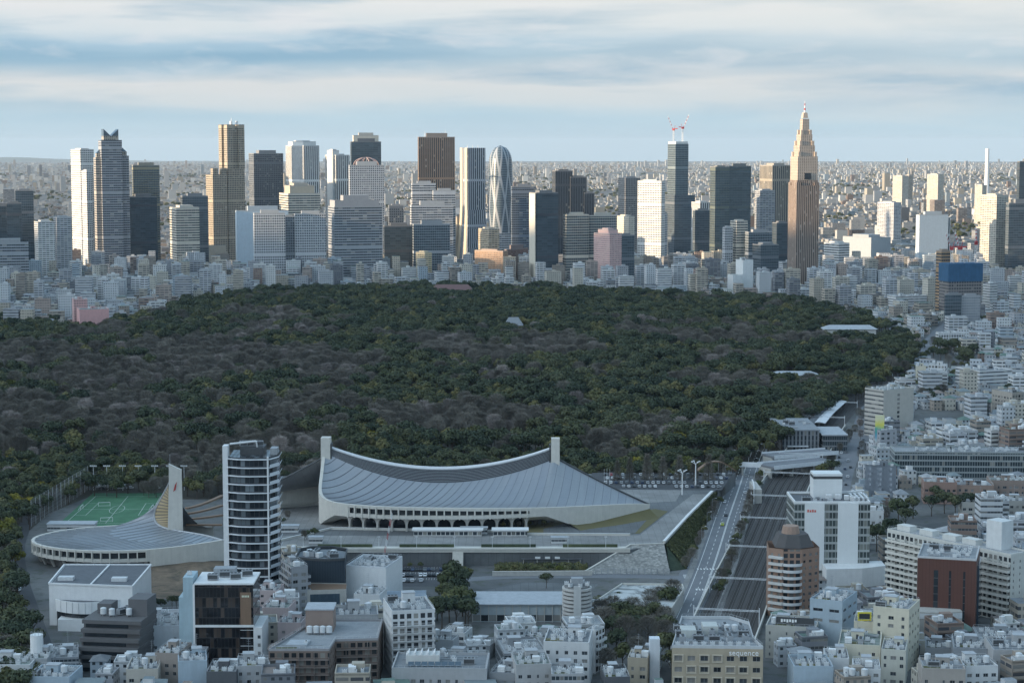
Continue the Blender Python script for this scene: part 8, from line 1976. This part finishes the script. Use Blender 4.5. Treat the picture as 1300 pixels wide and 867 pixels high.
for px, py, l in ((866, 628, 'tall white twin armed lamp mast at the head of the ramp'), (883, 616, 'tall white lamp mast beside the footbridge at the head of the ramp')):
    p = at(px, py, TZ); t = thing('lamp_mast', l, 'lamp mast', p); b = MB(); b.tube((0, 0, 0), (0, 0, 13), .42, 8, .3); b.build('pole', M['white'], t)
    for a_ in range(4): b = MB(); b.tube((0, 0, 13), (2.6 * math.cos(a_ * 1.57 + .4), 2.6 * math.sin(a_ * 1.57 + .4), 14.5), .18, 5); b.tube((2.6 * math.cos(a_ * 1.57 + .4), 2.6 * math.sin(a_ * 1.57 + .4), 14.4), (2.6 * math.cos(a_ * 1.57 + .4), 2.6 * math.sin(a_ * 1.57 + .4), 14.9), .6, 8); b.build('lamp_arm', M['white'], t)
for k, px in enumerate((767, 770.5, 774)):
    t = thing('flagpole', 'bare white flagpole of the three by the arena prow', 'flagpole', at(px, 620, TZ), 0, 'flagpoles by the arena prow'); b = MB(); b.tube((0, 0, 0), (0, 0, 12), .13, 5, .07); b.build('pole', M['white_metal'], t); b = MB(); b.box(-.4, .4, -.4, .4, 0, .5); b.build('base', M['concrete'], t)
for k in range(9):
    t = thing('street_lamp', 'slim pale street lamp along the promenade deck', 'street lamp', at(385 + 48 * k, 696, TZ + .1), 0, 'street lamps on the promenade deck'); b = MB(); b.tube((0, 0, 0), (0, 0, 6), .1, 5, .06); b.build('pole', M['white_metal'], t); b = MB(); b.box(-.7, .7, -.15, .15, 6, 6.2, bottom=True); b.build('lamp_head', M['white'], t)
for k in range(11):
    for s in (-1, 1):
        p, a = along(AV, .40 + .052 * k, s * 10.2); t = thing('street_lamp', 'grey street lamp on the ' + ('green bank' if s > 0 else 'railway') + ' side of the avenue', 'street lamp', (p.x, p.y, .14), a, 'street lamps of the avenue, ' + ('green bank' if s > 0 else 'railway') + ' side'); b = MB(); b.tube((0, 0, 0), (0, 0, 9), .12, 5, .08); b.tube((0, 0, 9), (0, -s * 2.2, 9.6), .07, 5); b.build('pole', M['steel'], t); b = MB(); b.box(-.2, .2, -s * 2.2 - .5, -s * 2.2 + .5, 9.5, 9.7, bottom=True); b.build('lamp_head', M['unit'], t)
def fence(lab, P, hh, n, nm='net_fence'):
    P = [at(px, py) for px, py in P]; o = P[0]; t = thing(nm, lab, 'fence', o); N = MB()
    for i in range(len(P) - 1):
        a, c = P[i] - o, P[i + 1] - o
        for k in range(n + 1):
            q = a.lerp(c, k / n); b = MB(); b.tube(q, q + Vector((0, 0, hh)), .16, 5); b.build('post', M['steel'], t)
        for k in range(n * 5): q = a.lerp(c, (k + .5) / (n * 5)); N.tube(q, q + Vector((0, 0, hh)), .045, 3, cap=False)
        for k in range(7): N.tube(a + Vector((0, 0, hh * (k + 1) / 7)), c + Vector((0, 0, hh * (k + 1) / 7)), .045, 3, cap=False)
    N.build('net', M['steel'], t)
fence('tall grey net fence along the wood side of the green field', [(40, 668), (112, 622)], 15, 14); fence('tall net fence across the far end of the green field', [(114, 622), (150, 621.5)], 10, 5)
fence('low dark fence round the foot of the rampart wall', [(756, 729), (850, 729.5)], 3.2, 12)
# tents and a white shed at the field
for k, (px, py, w_, lab, m) in enumerate(((128, 621, 11, 'white tent at the far corner of the field', 'white'), (150, 620.5, 9, 'pale tent beside the pink stall at the field', 'unit'))):
    t = thing('tent', lab, 'tent', at(px, py)); b = MB(); b.prism([(-w_ / 2, -3), (w_ / 2, -3), (w_ / 2, 3), (-w_ / 2, 3)], 2.6, 4.4, bottom=True, P2=[(-w_ / 2 + 2, -.2), (w_ / 2 - 2, -.2), (w_ / 2 - 2, .2), (-w_ / 2 + 2, .2)]); b.build('canopy', M[m], t)
    for x in (-1, 1):
        for y in (-1, 1): b = MB(); b.tube((x * (w_ / 2 - .3), y * 2.7, 0), (x * (w_ / 2 - .3), y * 2.7, 2.6), .1, 5); b.build('pole', M['steel'], t)
t = thing('stall', 'dull pink stall roof at the far end of the field', 'stall', at(136, 618)); b = MB(); b.box(-7, 7, -2.5, 2.5, 2.6, 3.4, bottom=True); b.build('roof', plain('pink_sheet', (.45, .14, .18), .7), t); b = MB(); b.col = LG; b.box(-6.5, 6.5, -2, 2, 0, 2.6); b.build('wall', M['any'], t)
t = thing('shed', 'long white flat roofed shed between the field and the round arena', 'shed', at(60, 674)); b = MB(); b.col = W1; b.box(0, 26, 0, 9, 0, 3.6); b.build('wall', M['ribbon'], t); b = MB(); b.box(-.5, 26.5, -.5, 9.5, 3.61, 4.1, bottom=True); b.build('roof', M['roof_pale'], t)
# road-side crane of the small building site
p = at(483, 742); crane('slim red and white jib crane standing before the promenade deck', (p.x, p.y + 2, 0), 7, 27, R(55), 70, .62)
for px0, py0, px1, py1, hh, lab in ((420, 672, 640, 676, 1.2, 'long low white wall at the foot of the arched stand'), (352, 688, 420, 672, 1.0, 'low pale wall slanting across the court by the big pylon'), (640, 679, 800, 680, 1.1, 'low pale wall along the lawn below the tail of the stand'), (752, 632, 800, 641, .9, 'curved low wall by the arena prow')):
    A, B_ = at(px0, py0, TZ), at(px1, py1, TZ); t = thing('low_wall', lab, 'wall', A); b = MB(); b.beam((0, 0, .06), B_ - A + Vector((0, 0, .06)), .5, hh); b.build('wall', M['pale_concrete'], t); b = MB(); b.beam((0, 0, hh + .062), B_ - A + Vector((0, 0, hh + .062)), .7, .15); b.build('coping', M['white'], t)
for px, py, w_, d_, hh, lab in ((357, 676, 9, 5, 3.4, 'small white kiosk in the court beside the big pylon'), (392, 690, 7, 4, 3.2, 'small pale ticket kiosk at the promenade corner'), (700, 690, 8, 3.5, 3, 'white kiosk on the promenade before the lawn'), (585, 678, 14, 4, 3.2, 'pale stair hood under the middle arches')):
    p = at(px, py, TZ); t = thing('kiosk', lab, 'kiosk', (p.x, p.y, TZ + .06)); b = MB(); b.col = (.55, .56, .56); b.box(0, w_, 0, d_, 0, hh); b.build('wall', M['ribbon'], t); b = MB(); b.box(-.4, w_ + .4, -.4, d_ + .4, hh + .004, hh + .35, bottom=True); b.build('roof', M['roof_pale'], t)
# signal posts and low walls around the junction
t = thing('retaining_wall', 'long low pale wall under the promenade hedge', 'wall', at(625, 731)); o = t.location.copy(); b = MB(); b.beam(at(625, 731) - o, at(752, 730) - o, .6, 2.2); b.build('wall', M['concrete'], t); b = MB(); b.beam(at(625, 731) - o + Vector((0, 0, 2.21)), at(752, 730) - o + Vector((0, 0, 2.21)), .9, .2); b.build('coping', M['pale_concrete'], t)
t = thing('hedge', 'brownish clipped hedge strip before the promenade columns', 'hedge', at(628, 727)); o = t.location.copy(); b = MB(); hr = random.Random(12)
for k in range(4200):
    q = at(628 + 118 * hr.random(), 727 - 12 * hr.random(), 0) - o; z = hr.uniform(.1, 2.0); e = Vector((hr.gauss(0, 1), hr.gauss(0, 1), hr.gauss(0, .7))).normalized(); f = e.orthogonal().normalized(); l = hr.uniform(.25, .5); q = q + Vector((0, 0, z)); b.face([q + e * l, q + f * l, q - e * l, q - f * l])
b.build('foliage', M['ever2'], t); b = MB(); b.prism([(v.x, v.y) for v in (at(628, 727) - o, at(746, 727) - o, at(746, 715) - o, at(628, 715) - o)], 0, .3); b.build('soil', M['earth'], t)
t = thing('shelter_roof', 'dark flat roofed shelter with three white skylights before the promenade', 'shelter', at(662, 718)); b = MB(); b.box(0, 31, 0, 7, 3.2, 3.7, bottom=True); b.build('roof', M['roof_dark'], t)
for k in range(3): b = MB(); b.box(7 + 5 * k, 9.6 + 5 * k, -.6, 1.2, 3.71, 4.6); b.build('skylight', M['white'], t)
for x in (1, 8, 16, 24, 30): b = MB(); b.box(x - .2, x + .2, .6, 1, 0, 3.2); b.build('column', M['concrete'], t)
